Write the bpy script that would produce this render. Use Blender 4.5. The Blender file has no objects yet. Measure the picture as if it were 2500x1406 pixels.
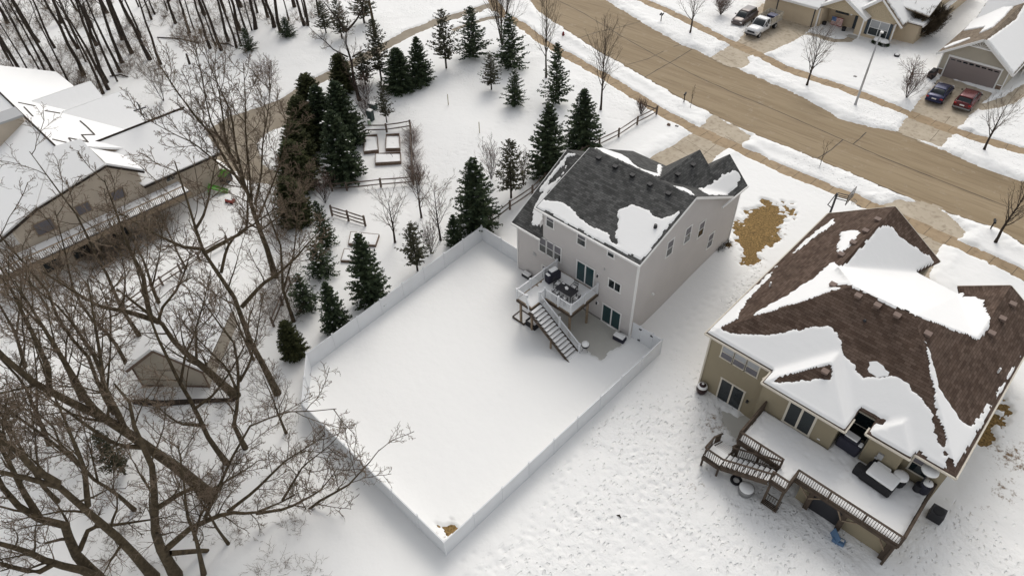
import bpy, math, random
import numpy as np
from mathutils import Vector, Matrix, geometry
from math import radians, sin, cos, pi, hypot, atan2
sc = bpy.context.scene
# ---------------- camera ----------------
CAMH = 42.0; FPX = 1667.0
_th, _ro, _az = radians(43.3), radians(-1.63), radians(45.18)
_fh = np.array([-sin(_az), cos(_az), 0.0]); CF = _fh*cos(_th)+np.array([0, 0, -sin(_th)])
_R = np.cross(CF, [0, 0, 1]); _R /= np.linalg.norm(_R); _U = np.cross(_R, CF)
CR = _R*cos(_ro)+_U*sin(_ro); CU = -_R*sin(_ro)+_U*cos(_ro)
CP = np.array([0, 0, CAMH])
cam = bpy.data.cameras.new('camera'); co = bpy.data.objects.new('camera', cam); sc.collection.objects.link(co)
cam.sensor_width = 36; cam.lens = FPX/2500*36; cam.clip_end = 3000; cam.clip_start = 0.5
co.matrix_world = Matrix(((CR[0], CU[0], -CF[0], 0), (CR[1], CU[1], -CF[1], 0), (CR[2], CU[2], -CF[2], CAMH), (0, 0, 0, 1)))
sc.camera = co
# ---------------- light ----------------
SUN_EL, SUN_AZ = 46.0, -32.0      # azimuth clockwise from +Y (towards the street)
w = bpy.data.worlds.new("World"); sc.world = w; w.use_nodes = True
nt = w.node_tree; bg = nt.nodes['Background']; sky = nt.nodes.new('ShaderNodeTexSky'); sky.sky_type = 'NISHITA'
sky.sun_disc = False; sky.sun_elevation = radians(SUN_EL); sky.sun_rotation = radians(SUN_AZ); sky.altitude = 200
sky.air_density = 1.0; sky.dust_density = 3.0; sky.ozone_density = 0.6
hs = nt.nodes.new('ShaderNodeHueSaturation'); hs.inputs['Saturation'].default_value = .18; nt.links.new(sky.outputs[0], hs.inputs['Color']); nt.links.new(hs.outputs[0], bg.inputs[0]); bg.inputs[1].default_value = 0.15
sl = bpy.data.lights.new('sun', 'SUN'); sl.energy = 0.6; sl.angle = radians(26); sl.color = (1.0, 0.92, 0.80)
so = bpy.data.objects.new('sun', sl); sc.collection.objects.link(so)
_e, _a = radians(SUN_EL), radians(SUN_AZ)
so.rotation_euler = Vector((sin(_a)*cos(_e), cos(_a)*cos(_e), sin(_e))).to_track_quat('Z', 'Y').to_euler()
so.location = (0, 60, 60)
sc.view_settings.view_transform = 'Standard'; sc.view_settings.look = 'None'; sc.view_settings.gamma = 1.0
sc.view_settings.exposure = 0.27; sc.view_settings.use_curve_mapping = False
# ---------------- helpers ----------------
C = sc.collection
def sstep(a, b, x): t = np.clip((x-a)/(b-a), 0, 1); return t*t*(3-2*t)
def zt(x, y):
    """terrain height: walkout back yards at 0, street level 1.5"""
    return 1.25*sstep(34.0, 48.0, y)+0.25*sstep(46.0, 58.0, y)+0.0*x
def ray(x, y): return ((x-1250)/FPX)*CR-((y-703)/FPX)*CU+CF
def gz(x, y, z=0.0): d = ray(x, y); return CP+d*((z-CAMH)/d[2])
def gx(x, y, X): d = ray(x, y); return CP+d*(X/d[0])
def gy(x, y, Y): d = ray(x, y); return CP+d*(Y/d[1])
def gp(x, y, p0, n):
    d = ray(x, y); n = np.array(n, float); return CP+d*(np.dot(np.array(p0)-CP, n)/np.dot(d, n))
def G(x, y, h=0.0):
    z = 1.0
    for _ in range(12): p = gz(x, y, z); z = float(zt(p[0], p[1]))+h
    return np.array([p[0], p[1], z])
def pr(P):
    v = np.array(P, float)-CP; a = v@CF; return (1250+FPX*(v@CR)/a, 703-FPX*(v@CU)/a)
def hgt(base, top):
    """height of the vertical thing standing at base pixel whose top shows at top pixel"""
    P = G(*base); best = (1e9, 1)
    for h in np.arange(.2, 30, .1):
        q = pr(P+[0, 0, h]); d = abs(q[1]-top[1])
        if d < best[0]: best = (d, h)
    return best[1]
_cache = {}
def node_mat(name, col, rough=.8, var=0.0, vscale=1.0, bump=0.0, bscale=8.0, metal=0.0, spec=.3, col2=None, aniso=None, siding=0.0, trans=0):
    if name in _cache: return _cache[name]
    m = bpy.data.materials.new(name); m.use_nodes = True; n = m.node_tree; b = n.nodes['Principled BSDF']
    b.inputs['Roughness'].default_value = rough; b.inputs['Metallic'].default_value = metal
    b.inputs['Specular IOR Level'].default_value = spec
    b.inputs['Base Color'].default_value = (*col, 1)
    tc = n.nodes.new('ShaderNodeTexCoord'); mp = n.nodes.new('ShaderNodeMapping'); n.links.new(tc.outputs['Object'], mp.inputs[0])
    if aniso: mp.inputs['Scale'].default_value = aniso
    if var > 0 or col2:
        nz = n.nodes.new('ShaderNodeTexNoise'); nz.inputs['Scale'].default_value = vscale; nz.inputs['Detail'].default_value = 6
        n.links.new(mp.outputs[0], nz.inputs[0])
        cr = n.nodes.new('ShaderNodeValToRGB'); cr.color_ramp.elements[0].position = .3; cr.color_ramp.elements[1].position = .7
        c2 = col2 or tuple(min(1, c*(1+var)) for c in col); c1 = col if col2 else tuple(c*(1-var) for c in col)
        cr.color_ramp.elements[0].color = (*c1, 1); cr.color_ramp.elements[1].color = (*c2, 1)
        n.links.new(nz.outputs[0], cr.inputs[0]); n.links.new(cr.outputs[0], b.inputs['Base Color'])
    last = None
    if bump > 0:
        nb = n.nodes.new('ShaderNodeTexNoise'); nb.inputs['Scale'].default_value = bscale; nb.inputs['Detail'].default_value = 5
        n.links.new(mp.outputs[0], nb.inputs[0]); bp = n.nodes.new('ShaderNodeBump'); bp.inputs['Strength'].default_value = bump
        bp.inputs['Distance'].default_value = .05
        n.links.new(nb.outputs[0], bp.inputs['Height']); n.links.new(bp.outputs[0], b.inputs['Normal']); last = bp
    if siding > 0:
        sx = n.nodes.new('ShaderNodeSeparateXYZ'); n.links.new(tc.outputs['Object'], sx.inputs[0])
        d = n.nodes.new('ShaderNodeMath'); d.operation = 'DIVIDE'; d.inputs[1].default_value = siding; n.links.new(sx.outputs[2], d.inputs[0])
        fr = n.nodes.new('ShaderNodeMath'); fr.operation = 'FRACT'; n.links.new(d.outputs[0], fr.inputs[0])
        bp = n.nodes.new('ShaderNodeBump'); bp.inputs['Strength'].default_value = .5; bp.inputs['Distance'].default_value = .03; bp.invert = True
        n.links.new(fr.outputs[0], bp.inputs['Height'])
        if last: n.links.new(last.outputs[0], bp.inputs['Normal'])
        n.links.new(bp.outputs[0], b.inputs['Normal'])
    _cache[name] = m; return m
def shingle(name, c1, c2, axis=0):
    """asphalt shingles: brick pattern laid in the roof's own plane (x along the course, run up the slope)"""
    m = bpy.data.materials.new(name); m.use_nodes = True; n = m.node_tree; b = n.nodes['Principled BSDF']; b.inputs['Roughness'].default_value = .95
    b.inputs['Specular IOR Level'].default_value = .1
    uv = n.nodes.new('ShaderNodeUVMap'); br = n.nodes.new('ShaderNodeTexBrick'); n.links.new(uv.outputs[0], br.inputs[0])
    br.inputs['Color1'].default_value = (*c1, 1); br.inputs['Color2'].default_value = (*c2, 1)
    br.inputs['Mortar'].default_value = (*[c*.55 for c in c1], 1); br.inputs['Scale'].default_value = 1.0
    br.inputs['Brick Width'].default_value = .42; br.inputs['Row Height'].default_value = .19; br.inputs['Mortar Size'].default_value = .012
    br.inputs['Mortar Smooth'].default_value = .3; br.inputs['Bias'].default_value = -.1
    nz = n.nodes.new('ShaderNodeTexNoise'); nz.inputs['Scale'].default_value = .9; nz.inputs['Detail'].default_value = 8; n.links.new(uv.outputs[0], nz.inputs[0])
    mx = n.nodes.new('ShaderNodeMixRGB'); mx.blend_type = 'OVERLAY'; mx.inputs[0].default_value = .55
    n.links.new(br.outputs[0], mx.inputs[1]); n.links.new(nz.outputs[0], mx.inputs[2])
    n.links.new(mx.outputs[0], b.inputs['Base Color'])
    bp = n.nodes.new('ShaderNodeBump'); bp.inputs['Strength'].default_value = .5; bp.inputs['Distance'].default_value = .02
    n.links.new(br.outputs[0], bp.inputs['Height']); n.links.new(bp.outputs[0], b.inputs['Normal'])
    _cache[name] = m; return m
_inv = {}
def link(o, parent=None):
    C.objects.link(o)
    if parent is not None: o.parent = parent
    return o
def tag(o, label=None, cat=None, group=None, kind=None):
    if label: o['label'] = label
    if cat: o['category'] = cat
    if group: o['group'] = group
    if kind: o['kind'] = kind
    return o
def thing(name, label, cat, loc=(0, 0, 0), rz=0.0, group=None):
    o = bpy.data.objects.new(name, None); o.empty_display_size = .3; o.location = tuple(float(v) for v in loc); o.rotation_euler = (0, 0, rz); C.objects.link(o)
    _inv[o.name] = (np.array(o.location), rz); return tag(o, label, cat, group)
def root_inv(p):
    while p.parent is not None: p = p.parent
    return _inv.get(p.name)
class MB:
    def __init__(s): s.v = []; s.f = []; s.uv = None
    def add(s, vs, fs):
        k = len(s.v); s.v += [tuple(float(c) for c in v) for v in vs]; s.f += [tuple(k+i for i in f) for f in fs]; return s
    def box(s, c, d, rz=0.0):
        x, y, z = (q/2 for q in d); cs, sn = cos(rz), sin(rz); vs = []
        for dz in (-z, z):
            for dx, dy in ((-x, -y), (x, -y), (x, y), (-x, y)): vs.append((c[0]+dx*cs-dy*sn, c[1]+dx*sn+dy*cs, c[2]+dz))
        return s.add(vs, [(3, 2, 1, 0), (4, 5, 6, 7), (0, 1, 5, 4), (1, 2, 6, 5), (2, 3, 7, 6), (3, 0, 4, 7)])
    def bx(s, x0, x1, y0, y1, z0, z1): return s.box(((x0+x1)/2, (y0+y1)/2, (z0+z1)/2), (x1-x0, y1-y0, z1-z0))
    def beam(s, a, b, w=.1, h=.1, up=(0, 0, 1)):
        a = np.array(a, float); b = np.array(b, float); t = b-a; t /= np.linalg.norm(t)+1e-9
        r = np.cross(t, up)
        if np.linalg.norm(r) < 1e-3: r = np.cross(t, (1, 0, 0))
        r /= np.linalg.norm(r); u = np.cross(r, t); vs = []
        for q in (a, b):
            for i, j in ((-1, -1), (1, -1), (1, 1), (-1, 1)): vs.append(q+r*i*w/2+u*j*h/2)
        return s.add(vs, [(3, 2, 1, 0), (4, 5, 6, 7), (0, 1, 5, 4), (1, 2, 6, 5), (2, 3, 7, 6), (3, 0, 4, 7)])
    def tube(s, pts, rad, n=8, caps=True):
        pts = [np.array(p, float) for p in pts]; rad = rad if hasattr(rad, '__len__') else [rad]*len(pts); k = []; vs = []
        for i, p in enumerate(pts):
            t = pts[min(i+1, len(pts)-1)]-pts[max(i-1, 0)]; t /= np.linalg.norm(t)+1e-9
            r = np.cross(t, (0.3, 0.2, 1) if abs(t[2]) < .9 else (1, 0, 0)); r /= np.linalg.norm(r); u = np.cross(t, r)
            vs += [p+(r*cos(2*pi*j/n)+u*sin(2*pi*j/n))*rad[i] for j in range(n)]
        fs = [(i*n+j, i*n+(j+1) % n, (i+1)*n+(j+1) % n, (i+1)*n+j) for i in range(len(pts)-1) for j in range(n)]
        if caps: fs += [tuple(range(n))[::-1], tuple((len(pts)-1)*n+j for j in range(n))]
        return s.add(vs, fs)
    def lathe(s, c, prof, n=14):
        vs = [(c[0]+r*cos(2*pi*j/n), c[1]+r*sin(2*pi*j/n), c[2]+z) for r, z in prof for j in range(n)]
        fs = [(i*n+j, i*n+(j+1) % n, (i+1)*n+(j+1) % n, (i+1)*n+j) for i in range(len(prof)-1) for j in range(n)]
        fs += [tuple(range(n))[::-1], tuple((len(prof)-1)*n+j for j in range(n))]
        return s.add(vs, fs)
    def slab(s, poly, th):
        """closed solid under a planar 3D polygon (counter-clockwise seen from above), thickness th downwards"""
        n = len(poly); vs = list(poly)+[(p[0], p[1], p[2]-th) for p in poly]
        tess = geometry.tessellate_polygon([[Vector(tuple(map(float, p))) for p in poly]])
        fs = []
        for t in tess:
            a, b, c = (np.array(poly[i]) for i in t)
            if np.cross(b-a, c-a)[2] < 0: t = (t[0], t[2], t[1])
            fs.append(tuple(t)); fs.append((t[0]+n, t[2]+n, t[1]+n))
        fs += [(i, i+n, (i+1) % n+n, (i+1) % n) for i in range(n)]
        return s.add(vs, fs)
    def wallpoly(s, poly, nrm, th):
        """vertical wall from a planar polygon, thickness th behind it (against nrm)"""
        n = len(poly); nr = np.array(nrm, float); vs = [np.array(p, float) for p in poly]; vs += [v-nr*th for v in vs]
        tess = geometry.tessellate_polygon([[Vector(tuple(map(float, p))) for p in poly]]); fs = []
        for t in tess:
            a, b, c = (vs[i] for i in t)
            if np.dot(np.cross(b-a, c-a), nr) < 0: t = (t[0], t[2], t[1])
            fs.append(tuple(t)); fs.append((t[0]+n, t[2]+n, t[1]+n))
        fs += [(i, i+n, (i+1) % n+n, (i+1) % n) for i in range(n)]
        return s.add(vs, fs)
    def build(s, name, mat, parent=None, smooth=False, bevel=0.0, world=True, subsurf=0):
        v = np.array(s.v, float)
        if parent is not None and world:
            iv = root_inv(parent)
            if iv is not None:
                v = v-iv[0]; c_, s_ = cos(-iv[1]), sin(-iv[1]); v = np.stack([v[:, 0]*c_-v[:, 1]*s_, v[:, 0]*s_+v[:, 1]*c_, v[:, 2]], 1)
        me = bpy.data.meshes.new(name); me.from_pydata([tuple(q) for q in v], [], s.f)
        me.materials.append(mat)
        if smooth: me.polygons.foreach_set('use_smooth', [True]*len(me.polygons))
        me.update(); o = bpy.data.objects.new(name, me); link(o, parent)
        if bevel > 0:
            b = o.modifiers.new('bevel', 'BEVEL'); b.width = bevel; b.segments = 2; b.limit_method = 'ANGLE'
        if subsurf: ss = o.modifiers.new('s', 'SUBSURF'); ss.levels = subsurf; ss.render_levels = subsurf
        return o
def np_mesh(name, V, Q, mat, smooth=False, attr=None):
    """mesh from arrays: V (n,3), Q (m,4) or (m,3)"""
    me = bpy.data.meshes.new(name); k = Q.shape[1]; me.vertices.add(len(V)); me.vertices.foreach_set('co', V.astype(np.float32).ravel())
    me.loops.add(Q.size); me.loops.foreach_set('vertex_index', Q.astype(np.int32).ravel()); me.polygons.add(len(Q))
    me.polygons.foreach_set('loop_start', np.arange(0, Q.size, k, dtype=np.int32))
    if smooth: me.polygons.foreach_set('use_smooth', np.ones(len(Q), bool))
    if attr is not None:
        for an, av in attr.items():
            a = me.attributes.new(an, 'FLOAT', 'POINT'); a.data.foreach_set('value', av.astype(np.float32).ravel())
    me.update(calc_edges=True); me.validate(); me.materials.append(mat); return me
def copy_thing(o, loc=None, rz=None, scale=None, label=None, group=None):
    r = o.copy(); C.objects.link(r)
    if loc is not None: r.location = tuple(float(v) for v in loc)
    if rz is not None: r.rotation_euler = (0, 0, rz)
    if scale is not None: r.scale = scale
    if label: r['label'] = label
    if group: r['group'] = group
    def rec(a, b):
        for ch in a.children:
            c = ch.copy(); C.objects.link(c); c.parent = b; rec(ch, c)
    rec(o, r); return r
_rs = np.random.RandomState(7); _grid = _rs.rand(512, 512)
def vnoise(x, y, s=1.0, o=0):
    x = x/s+o*17.3+1000; y = y/s+o*9.7+1000; xi = np.floor(x).astype(int); yi = np.floor(y).astype(int); fx = x-xi; fy = y-yi
    fx = fx*fx*(3-2*fx); fy = fy*fy*(3-2*fy); g = lambda a, b: _grid[a % 512, b % 512]
    return (g(xi, yi)*(1-fx)+g(xi+1, yi)*fx)*(1-fy)+(g(xi, yi+1)*(1-fx)+g(xi+1, yi+1)*fx)*fy
def fnoise(x, y, s=1.0, o=0): return (vnoise(x, y, s, o)*.5+vnoise(x, y, s/2, o+1)*.28+vnoise(x, y, s/4, o+2)*.15+vnoise(x, y, s/8, o+3)*.07)*2-1
def sdist(px, py, poly):
    """signed distance to polygon, negative inside"""
    d = np.full(px.shape, 1e9); ins = np.zeros(px.shape, bool); n = len(poly)
    for i in range(n):
        ax, ay = poly[i][:2]; bx_, by_ = poly[(i+1) % n][:2]; ex, ey = bx_-ax, by_-ay
        t = np.clip(((px-ax)*ex+(py-ay)*ey)/(ex*ex+ey*ey+1e-12), 0, 1); d = np.minimum(d, np.hypot(px-ax-t*ex, py-ay-t*ey))
        c = (ay > py) != (by_ > py)
        with np.errstate(divide='ignore', invalid='ignore'): ins ^= c & (px < (bx_-ax)*(py-ay)/(by_-ay+1e-12)+ax)
    return np.where(ins, -d, d)
def strip(pxs, wid):
    """polygon of a strip with a pixel-traced centre line on the ground"""
    P = [G(*p)[:2] for p in pxs]; L = []; R = []
    if len(pxs) > 12: P = far_ends(P, 40 if pxs[0][1] < -25 else 70, 90)
    for i, p in enumerate(P):
        t = P[min(i+1, len(P)-1)]-P[max(i-1, 0)]; t = t/np.linalg.norm(t); n = np.array([-t[1], t[0]])
        L.append(p+n*wid/2); R.append(p-n*wid/2)
    return L+R[::-1]
# ---------------- materials ----------------
M = {}
def snow_mat(name, tr=False, col=(.87, .865, .845), b1=.25):
    m = bpy.data.materials.new(name); m.use_nodes = True; n = m.node_tree; b = n.nodes['Principled BSDF']
    b.inputs['Base Color'].default_value = (*col, 1); b.inputs['Roughness'].default_value = .75; b.inputs['Specular IOR Level'].default_value = .25
    geo = n.nodes.new('ShaderNodeNewGeometry')
    n1 = n.nodes.new('ShaderNodeTexNoise'); n1.inputs['Scale'].default_value = 1.3; n1.inputs['Detail'].default_value = 8; n1.inputs['Roughness'].default_value = .55
    n.links.new(geo.outputs['Position'], n1.inputs[0])
    bp = n.nodes.new('ShaderNodeBump'); bp.inputs['Strength'].default_value = b1; bp.inputs['Distance'].default_value = .15
    n.links.new(n1.outputs[0], bp.inputs['Height']); n.links.new(bp.outputs[0], b.inputs['Normal'])
    if tr:
        at = n.nodes.new('ShaderNodeAttribute'); at.attribute_name = 'trample'
        bmul = n.nodes.new('ShaderNodeMath'); bmul.operation = 'MULTIPLY'; bmul.inputs[1].default_value = 1.0; n.links.new(at.outputs['Fac'], bmul.inputs[0])
        # footprints: stretched voronoi pits, gathered in trails by a larger noise
        mp = n.nodes.new('ShaderNodeMapping'); mp.inputs['Rotation'].default_value = (0, 0, .9); mp.inputs['Scale'].default_value = (3.6, 2.0, 1); n.links.new(geo.outputs['Position'], mp.inputs[0])
        wv = n.nodes.new('ShaderNodeTexNoise'); wv.inputs['Scale'].default_value = .5; n.links.new(geo.outputs['Position'], wv.inputs[0])
        av = n.nodes.new('ShaderNodeVectorMath'); av.operation = 'MULTIPLY_ADD'; av.inputs[1].default_value = (3, 3, 3); n.links.new(wv.outputs['Color'], av.inputs[0]); n.links.new(mp.outputs[0], av.inputs[2])
        vo = n.nodes.new('ShaderNodeTexVoronoi'); vo.inputs['Scale'].default_value = 1.0; n.links.new(av.outputs[0], vo.inputs[0])
        r1 = n.nodes.new('ShaderNodeMapRange'); r1.inputs[1].default_value = .13; r1.inputs[2].default_value = .3; r1.interpolation_type = 'SMOOTHSTEP'; n.links.new(vo.outputs['Distance'], r1.inputs[0])
        n2 = n.nodes.new('ShaderNodeTexNoise'); n2.inputs['Scale'].default_value = 3.2; n2.inputs['Detail'].default_value = 5; n.links.new(geo.outputs['Position'], n2.inputs[0])
        ad = n.nodes.new('ShaderNodeMath'); ad.operation = 'ADD'; n.links.new(r1.outputs[0], ad.inputs[0]); n.links.new(n2.outputs[0], ad.inputs[1])
        hm = n.nodes.new('ShaderNodeMath'); hm.operation = 'MULTIPLY'; n.links.new(ad.outputs[0], hm.inputs[0]); n.links.new(bmul.outputs[0], hm.inputs[1])
        b2 = n.nodes.new('ShaderNodeBump'); b2.inputs['Strength'].default_value = .65; b2.inputs['Distance'].default_value = .17
        n.links.new(hm.outputs[0], b2.inputs['Height']); n.links.new(bp.outputs[0], b2.inputs['Normal']); n.links.new(b2.outputs[0], b.inputs['Normal'])
        # dirt-dusted, thin snow where the ground shows through a little (real soiling with its own mask)
        ad2 = n.nodes.new('ShaderNodeAttribute'); ad2.attribute_name = 'soil'
        n3 = n.nodes.new('ShaderNodeTexNoise'); n3.inputs['Scale'].default_value = 2.4; n3.inputs['Detail'].default_value = 9; n3.inputs['Roughness'].default_value = .75; n.links.new(geo.outputs['Position'], n3.inputs[0])
        sm = n.nodes.new('ShaderNodeMath'); sm.operation = 'ADD'; n.links.new(n3.outputs[0], sm.inputs[0]); n.links.new(ad2.outputs['Fac'], sm.inputs[1])
        r3 = n.nodes.new('ShaderNodeMapRange'); r3.inputs[1].default_value = 1.0; r3.inputs[2].default_value = 1.12; n.links.new(sm.outputs[0], r3.inputs[0])
        mx = n.nodes.new('ShaderNodeMixRGB'); mx.inputs[1].default_value = (*col, 1); mx.inputs[2].default_value = (.19, .12, .06, 1)
        n.links.new(r3.outputs[0], mx.inputs[0]); n.links.new(mx.outputs[0], b.inputs['Base Color'])
    return m
M['snow'] = snow_mat('snow_ground', True)
M['rsnow'] = snow_mat('snow_cover', False, (.87, .865, .85), .15)
def concrete(name, c1, c2, st=(1, 1, 1)):
    m = bpy.data.materials.new(name); m.use_nodes = True; n = m.node_tree; b = n.nodes['Principled BSDF']
    b.inputs['Roughness'].default_value = .8; b.inputs['Specular IOR Level'].default_value = .25
    geo = n.nodes.new('ShaderNodeNewGeometry'); mp = n.nodes.new('ShaderNodeMapping'); mp.inputs['Scale'].default_value = st; n.links.new(geo.outputs['Position'], mp.inputs[0])
    a = n.nodes.new('ShaderNodeTexNoise'); a.inputs['Scale'].default_value = .35; a.inputs['Detail'].default_value = 10; a.inputs['Roughness'].default_value = .65; n.links.new(mp.outputs[0], a.inputs[0])
    r = n.nodes.new('ShaderNodeValToRGB'); e = r.color_ramp.elements; e[0].position = .32; e[1].position = .68; e[0].color = (*c1, 1); e[1].color = (*c2, 1)
    n.links.new(a.outputs[0], r.inputs[0]); n.links.new(r.outputs[0], b.inputs['Base Color'])
    if st != (1, 1, 1):   # salt film and damp wheel tracks
        q = n.nodes.new('ShaderNodeTexNoise'); q.inputs['Scale'].default_value = .9; q.inputs['Detail'].default_value = 12; q.inputs['Roughness'].default_value = .8; n.links.new(geo.outputs['Position'], q.inputs[0])
        rq = n.nodes.new('ShaderNodeMapRange'); rq.inputs[1].default_value = .56; rq.inputs[2].default_value = .74; rq.inputs[4].default_value = .55; n.links.new(q.outputs[0], rq.inputs[0])
        mq = n.nodes.new('ShaderNodeMixRGB'); mq.inputs[2].default_value = (.5, .44, .36, 1); n.links.new(rq.outputs[0], mq.inputs[0]); n.links.new(r.outputs[0], mq.inputs[1])
        dq = n.nodes.new('ShaderNodeTexNoise'); dq.inputs['Scale'].default_value = 2.2; dq.inputs['Detail'].default_value = 8; n.links.new(mp.outputs[0], dq.inputs[0])
        rd_ = n.nodes.new('ShaderNodeMapRange'); rd_.inputs[1].default_value = .5; rd_.inputs[2].default_value = .72; rd_.inputs[4].default_value = .45; n.links.new(dq.outputs[0], rd_.inputs[0])
        md = n.nodes.new('ShaderNodeMixRGB'); md.inputs[2].default_value = (.15, .105, .062, 1); n.links.new(rd_.outputs[0], md.inputs[0]); n.links.new(mq.outputs[0], md.inputs[1]); n.links.new(md.outputs[0], b.inputs['Base Color'])
    f = n.nodes.new('ShaderNodeTexNoise'); f.inputs['Scale'].default_value = 30; n.links.new(geo.outputs['Position'], f.inputs[0])
    bp = n.nodes.new('ShaderNodeBump'); bp.inputs['Strength'].default_value = .15; bp.inputs['Distance'].default_value = .02; n.links.new(f.outputs[0], bp.inputs['Height']); n.links.new(bp.outputs[0], b.inputs['Normal'])
    return m
M['road'] = concrete('road_concrete', (.245, .18, .105), (.33, .255, .16), (.10, 1.3, 1))
M['walk'] = concrete('sidewalk_concrete', (.31, .225, .135), (.40, .30, .19), (1, 1, 1.01))
M['drive'] = concrete('driveway_concrete', (.40, .335, .25), (.52, .45, .35), (1, 1, 1.01))
M['path'] = concrete('path_concrete', (.24, .2, .15), (.33, .285, .22))
M['patio'] = concrete('patio_concrete', (.48, .465, .42), (.56, .545, .495))
M['tar'] = node_mat('crack_sealant', (.06, .045, .035), .7)
M['joint'] = node_mat('joint_dark', (.13, .10, .07), .9)  # dark brown of the slab joints and kerb line
M['grass'] = node_mat('dead_grass', (.09, .058, .022), .95, vscale=7, col2=(.36, .23, .085), bump=1, bscale=14)
M['mud'] = node_mat('leaf_mud', (.05, .03, .015), .95, vscale=5, col2=(.2, .12, .05), bump=.8, bscale=12)
M['white'] = node_mat('white_vinyl', (.70, .71, .72), .45, spec=.4, var=.03, vscale=.7)
M['trim'] = node_mat('white_trim', (.78, .77, .75), .5)
M['beige_trim'] = node_mat('cream_trim', (.62, .57, .48), .55)
M['grey_siding'] = node_mat('grey_siding', (.56, .53, .51), .7, var=.04, vscale=.5, siding=.11)
M['olive_siding'] = node_mat('olive_siding', (.29, .245, .165), .7, var=.05, vscale=.5, siding=.12)
M['tan_siding'] = node_mat('tan_siding', (.56, .46, .33), .75, var=.06, vscale=.5, siding=.14)
M['sage_siding'] = node_mat('sage_siding', (.42, .38, .31), .75, var=.05, vscale=.5, siding=.13)
M['beige_siding'] = node_mat('beige_siding', (.50, .43, .345), .8, var=.07, vscale=.6, siding=.15)
M['shed_siding'] = node_mat('shed_siding', (.42, .37, .30), .8, var=.06, vscale=.6, siding=.15)
M['found'] = node_mat('foundation', (.22, .21, .2), .9, var=.1, vscale=2)
M['glass'] = node_mat('window_glass', (.012, .018, .02), .06, spec=.6, var=.3, vscale=.6)
M['glass_lt'] = node_mat('window_blind', (.33, .34, .35), .25, spec=.6, var=.15, vscale=2, aniso=(.4, .4, 14))
M['screen'] = node_mat('window_screen', (.13, .125, .14), .5, spec=.4)
M['teal'] = node_mat('door_glass', (.012, .045, .05), .06, spec=.6)
M['dark'] = node_mat('dark_metal', (.02, .02, .024), .5, spec=.4)
M['black'] = node_mat('black_plastic', (.012, .012, .014), .6)
M['cover'] = node_mat('dark_cover', (.03, .03, .045), .7, bump=.6, bscale=3)
M['wood'] = node_mat('weathered_wood', (.075, .055, .04), .85, var=.3, vscale=3, aniso=(1, 1, .3))
M['wood_lt'] = node_mat('treated_wood', (.26, .20, .14), .85, var=.2, vscale=4)
M['wood_bed'] = node_mat('bed_timber', (.17, .12, .09), .85, var=.25, vscale=4)
M['rail'] = node_mat('split_rail_wood', (.13, .10, .08), .9, var=.3, vscale=5)
M['bark'] = node_mat('bark_brown', (.042, .031, .018), .95, vscale=4, col2=(.11, .083, .05), bump=1, bscale=14)
M['bark_dk'] = node_mat('bark_dark', (.022, .016, .012), .95, vscale=4, col2=(.06, .045, .035), bump=1, bscale=12)
M['twig'] = node_mat('twig_brown', (.12, .088, .062), .95, vscale=3, col2=(.21, .16, .115))
M['twig_red'] = node_mat('twig_reddish', (.14, .09, .075), .95, vscale=3, col2=(.22, .155, .13))
M['needle'] = node_mat('spruce_needles', (.016, .032, .017), .8, vscale=1.6, col2=(.085, .112, .052))
M['needle_br'] = node_mat('cedar_foliage', (.022, .031, .010), .85, vscale=1.3, col2=(.10, .105, .04))
M['needle_lt'] = node_mat('pine_needles', (.035, .043, .022), .85, vscale=1.5, col2=(.10, .09, .055))
M['metal'] = node_mat('grey_metal', (.25, .25, .25), .45, metal=.6)
M['galv'] = node_mat('galvanised', (.42, .42, .42), .5, metal=.3)
shingle('shingle_black', (.062, .062, .060), (.125, .124, .12)); M['sh_black'] = _cache['shingle_black']
shingle('shingle_brown', (.080, .054, .041), (.138, .099, .078)); M['sh_brown'] = _cache['shingle_brown']
shingle('shingle_tan', (.19, .15, .11), (.27, .22, .17)); M['sh_tan'] = _cache['shingle_tan']
def col(name, c, rough=.5, **k): return node_mat(name, c, rough, **k)
# ---------------- ground layout (traced on the terrain) ----------------
PX = lambda L: [G(*p)[:2] for p in L]
road_near = [(1262, -25), (1290, 0), (1314, 29), (1372, 67), (1410, 94), (1474, 134), (1525, 160), (1573, 189), (1666, 243), (1749, 285), (1828, 323), (1975, 381), (2135, 448), (2245, 495), (2350, 532), (2438, 560), (2500, 599), (2700, 690)]
road_far = [(1400, -45), (1480, 0), (1564, 53), (1666, 109), (1730, 138), (1809, 170), (1972, 243), (2052, 290), (2138, 312), (2199, 322), (2292, 362), (2372, 397), (2500, 445), (2700, 520)]
def far_ends(P, a=70, b=90):
    P = [np.array(p) for p in P]; d0 = P[0]-P[1]; d1 = P[-1]-P[-2]; return [P[0]+d0/np.linalg.norm(d0)*a]+P+[P[-1]+d1/np.linalg.norm(d1)*b]
P_road = far_ends(PX(road_near))+far_ends(PX(road_far))[::-1]
P_walk_near = strip([(1190, -30), (1205, 5), (1228, 35), (1265, 57), (1330, 105), (1400, 145), (1480, 190), (1560, 240), (1625, 280), (1700, 318), (1760, 345), (1812, 368), (1890, 405), (1960, 434), (2017, 457), (2082, 483), (2131, 505), (2240, 553), (2349, 603), (2433, 640), (2494, 669), (2650, 740)], 1.45)
P_walk_far = strip([(1520, -20), (1564, 0), (1618, 22), (1698, 61), (1770, 98), (1866, 141), (1924, 170), (2020, 203), (2116, 237), (2199, 270), (2276, 301), (2372, 333), (2500, 371), (2650, 420)], 1.45)
P_path = strip([(1215, 25), (1194, 15), (1162, 26), (1082, 48), (1002, 80), (938, 115), (874, 148), (820, 178), (770, 200), (742, 225)], 1.9)
P_spur = strip([(1226, 42), (1190, 46), (1140, 62), (1105, 75)], 1.0)
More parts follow.
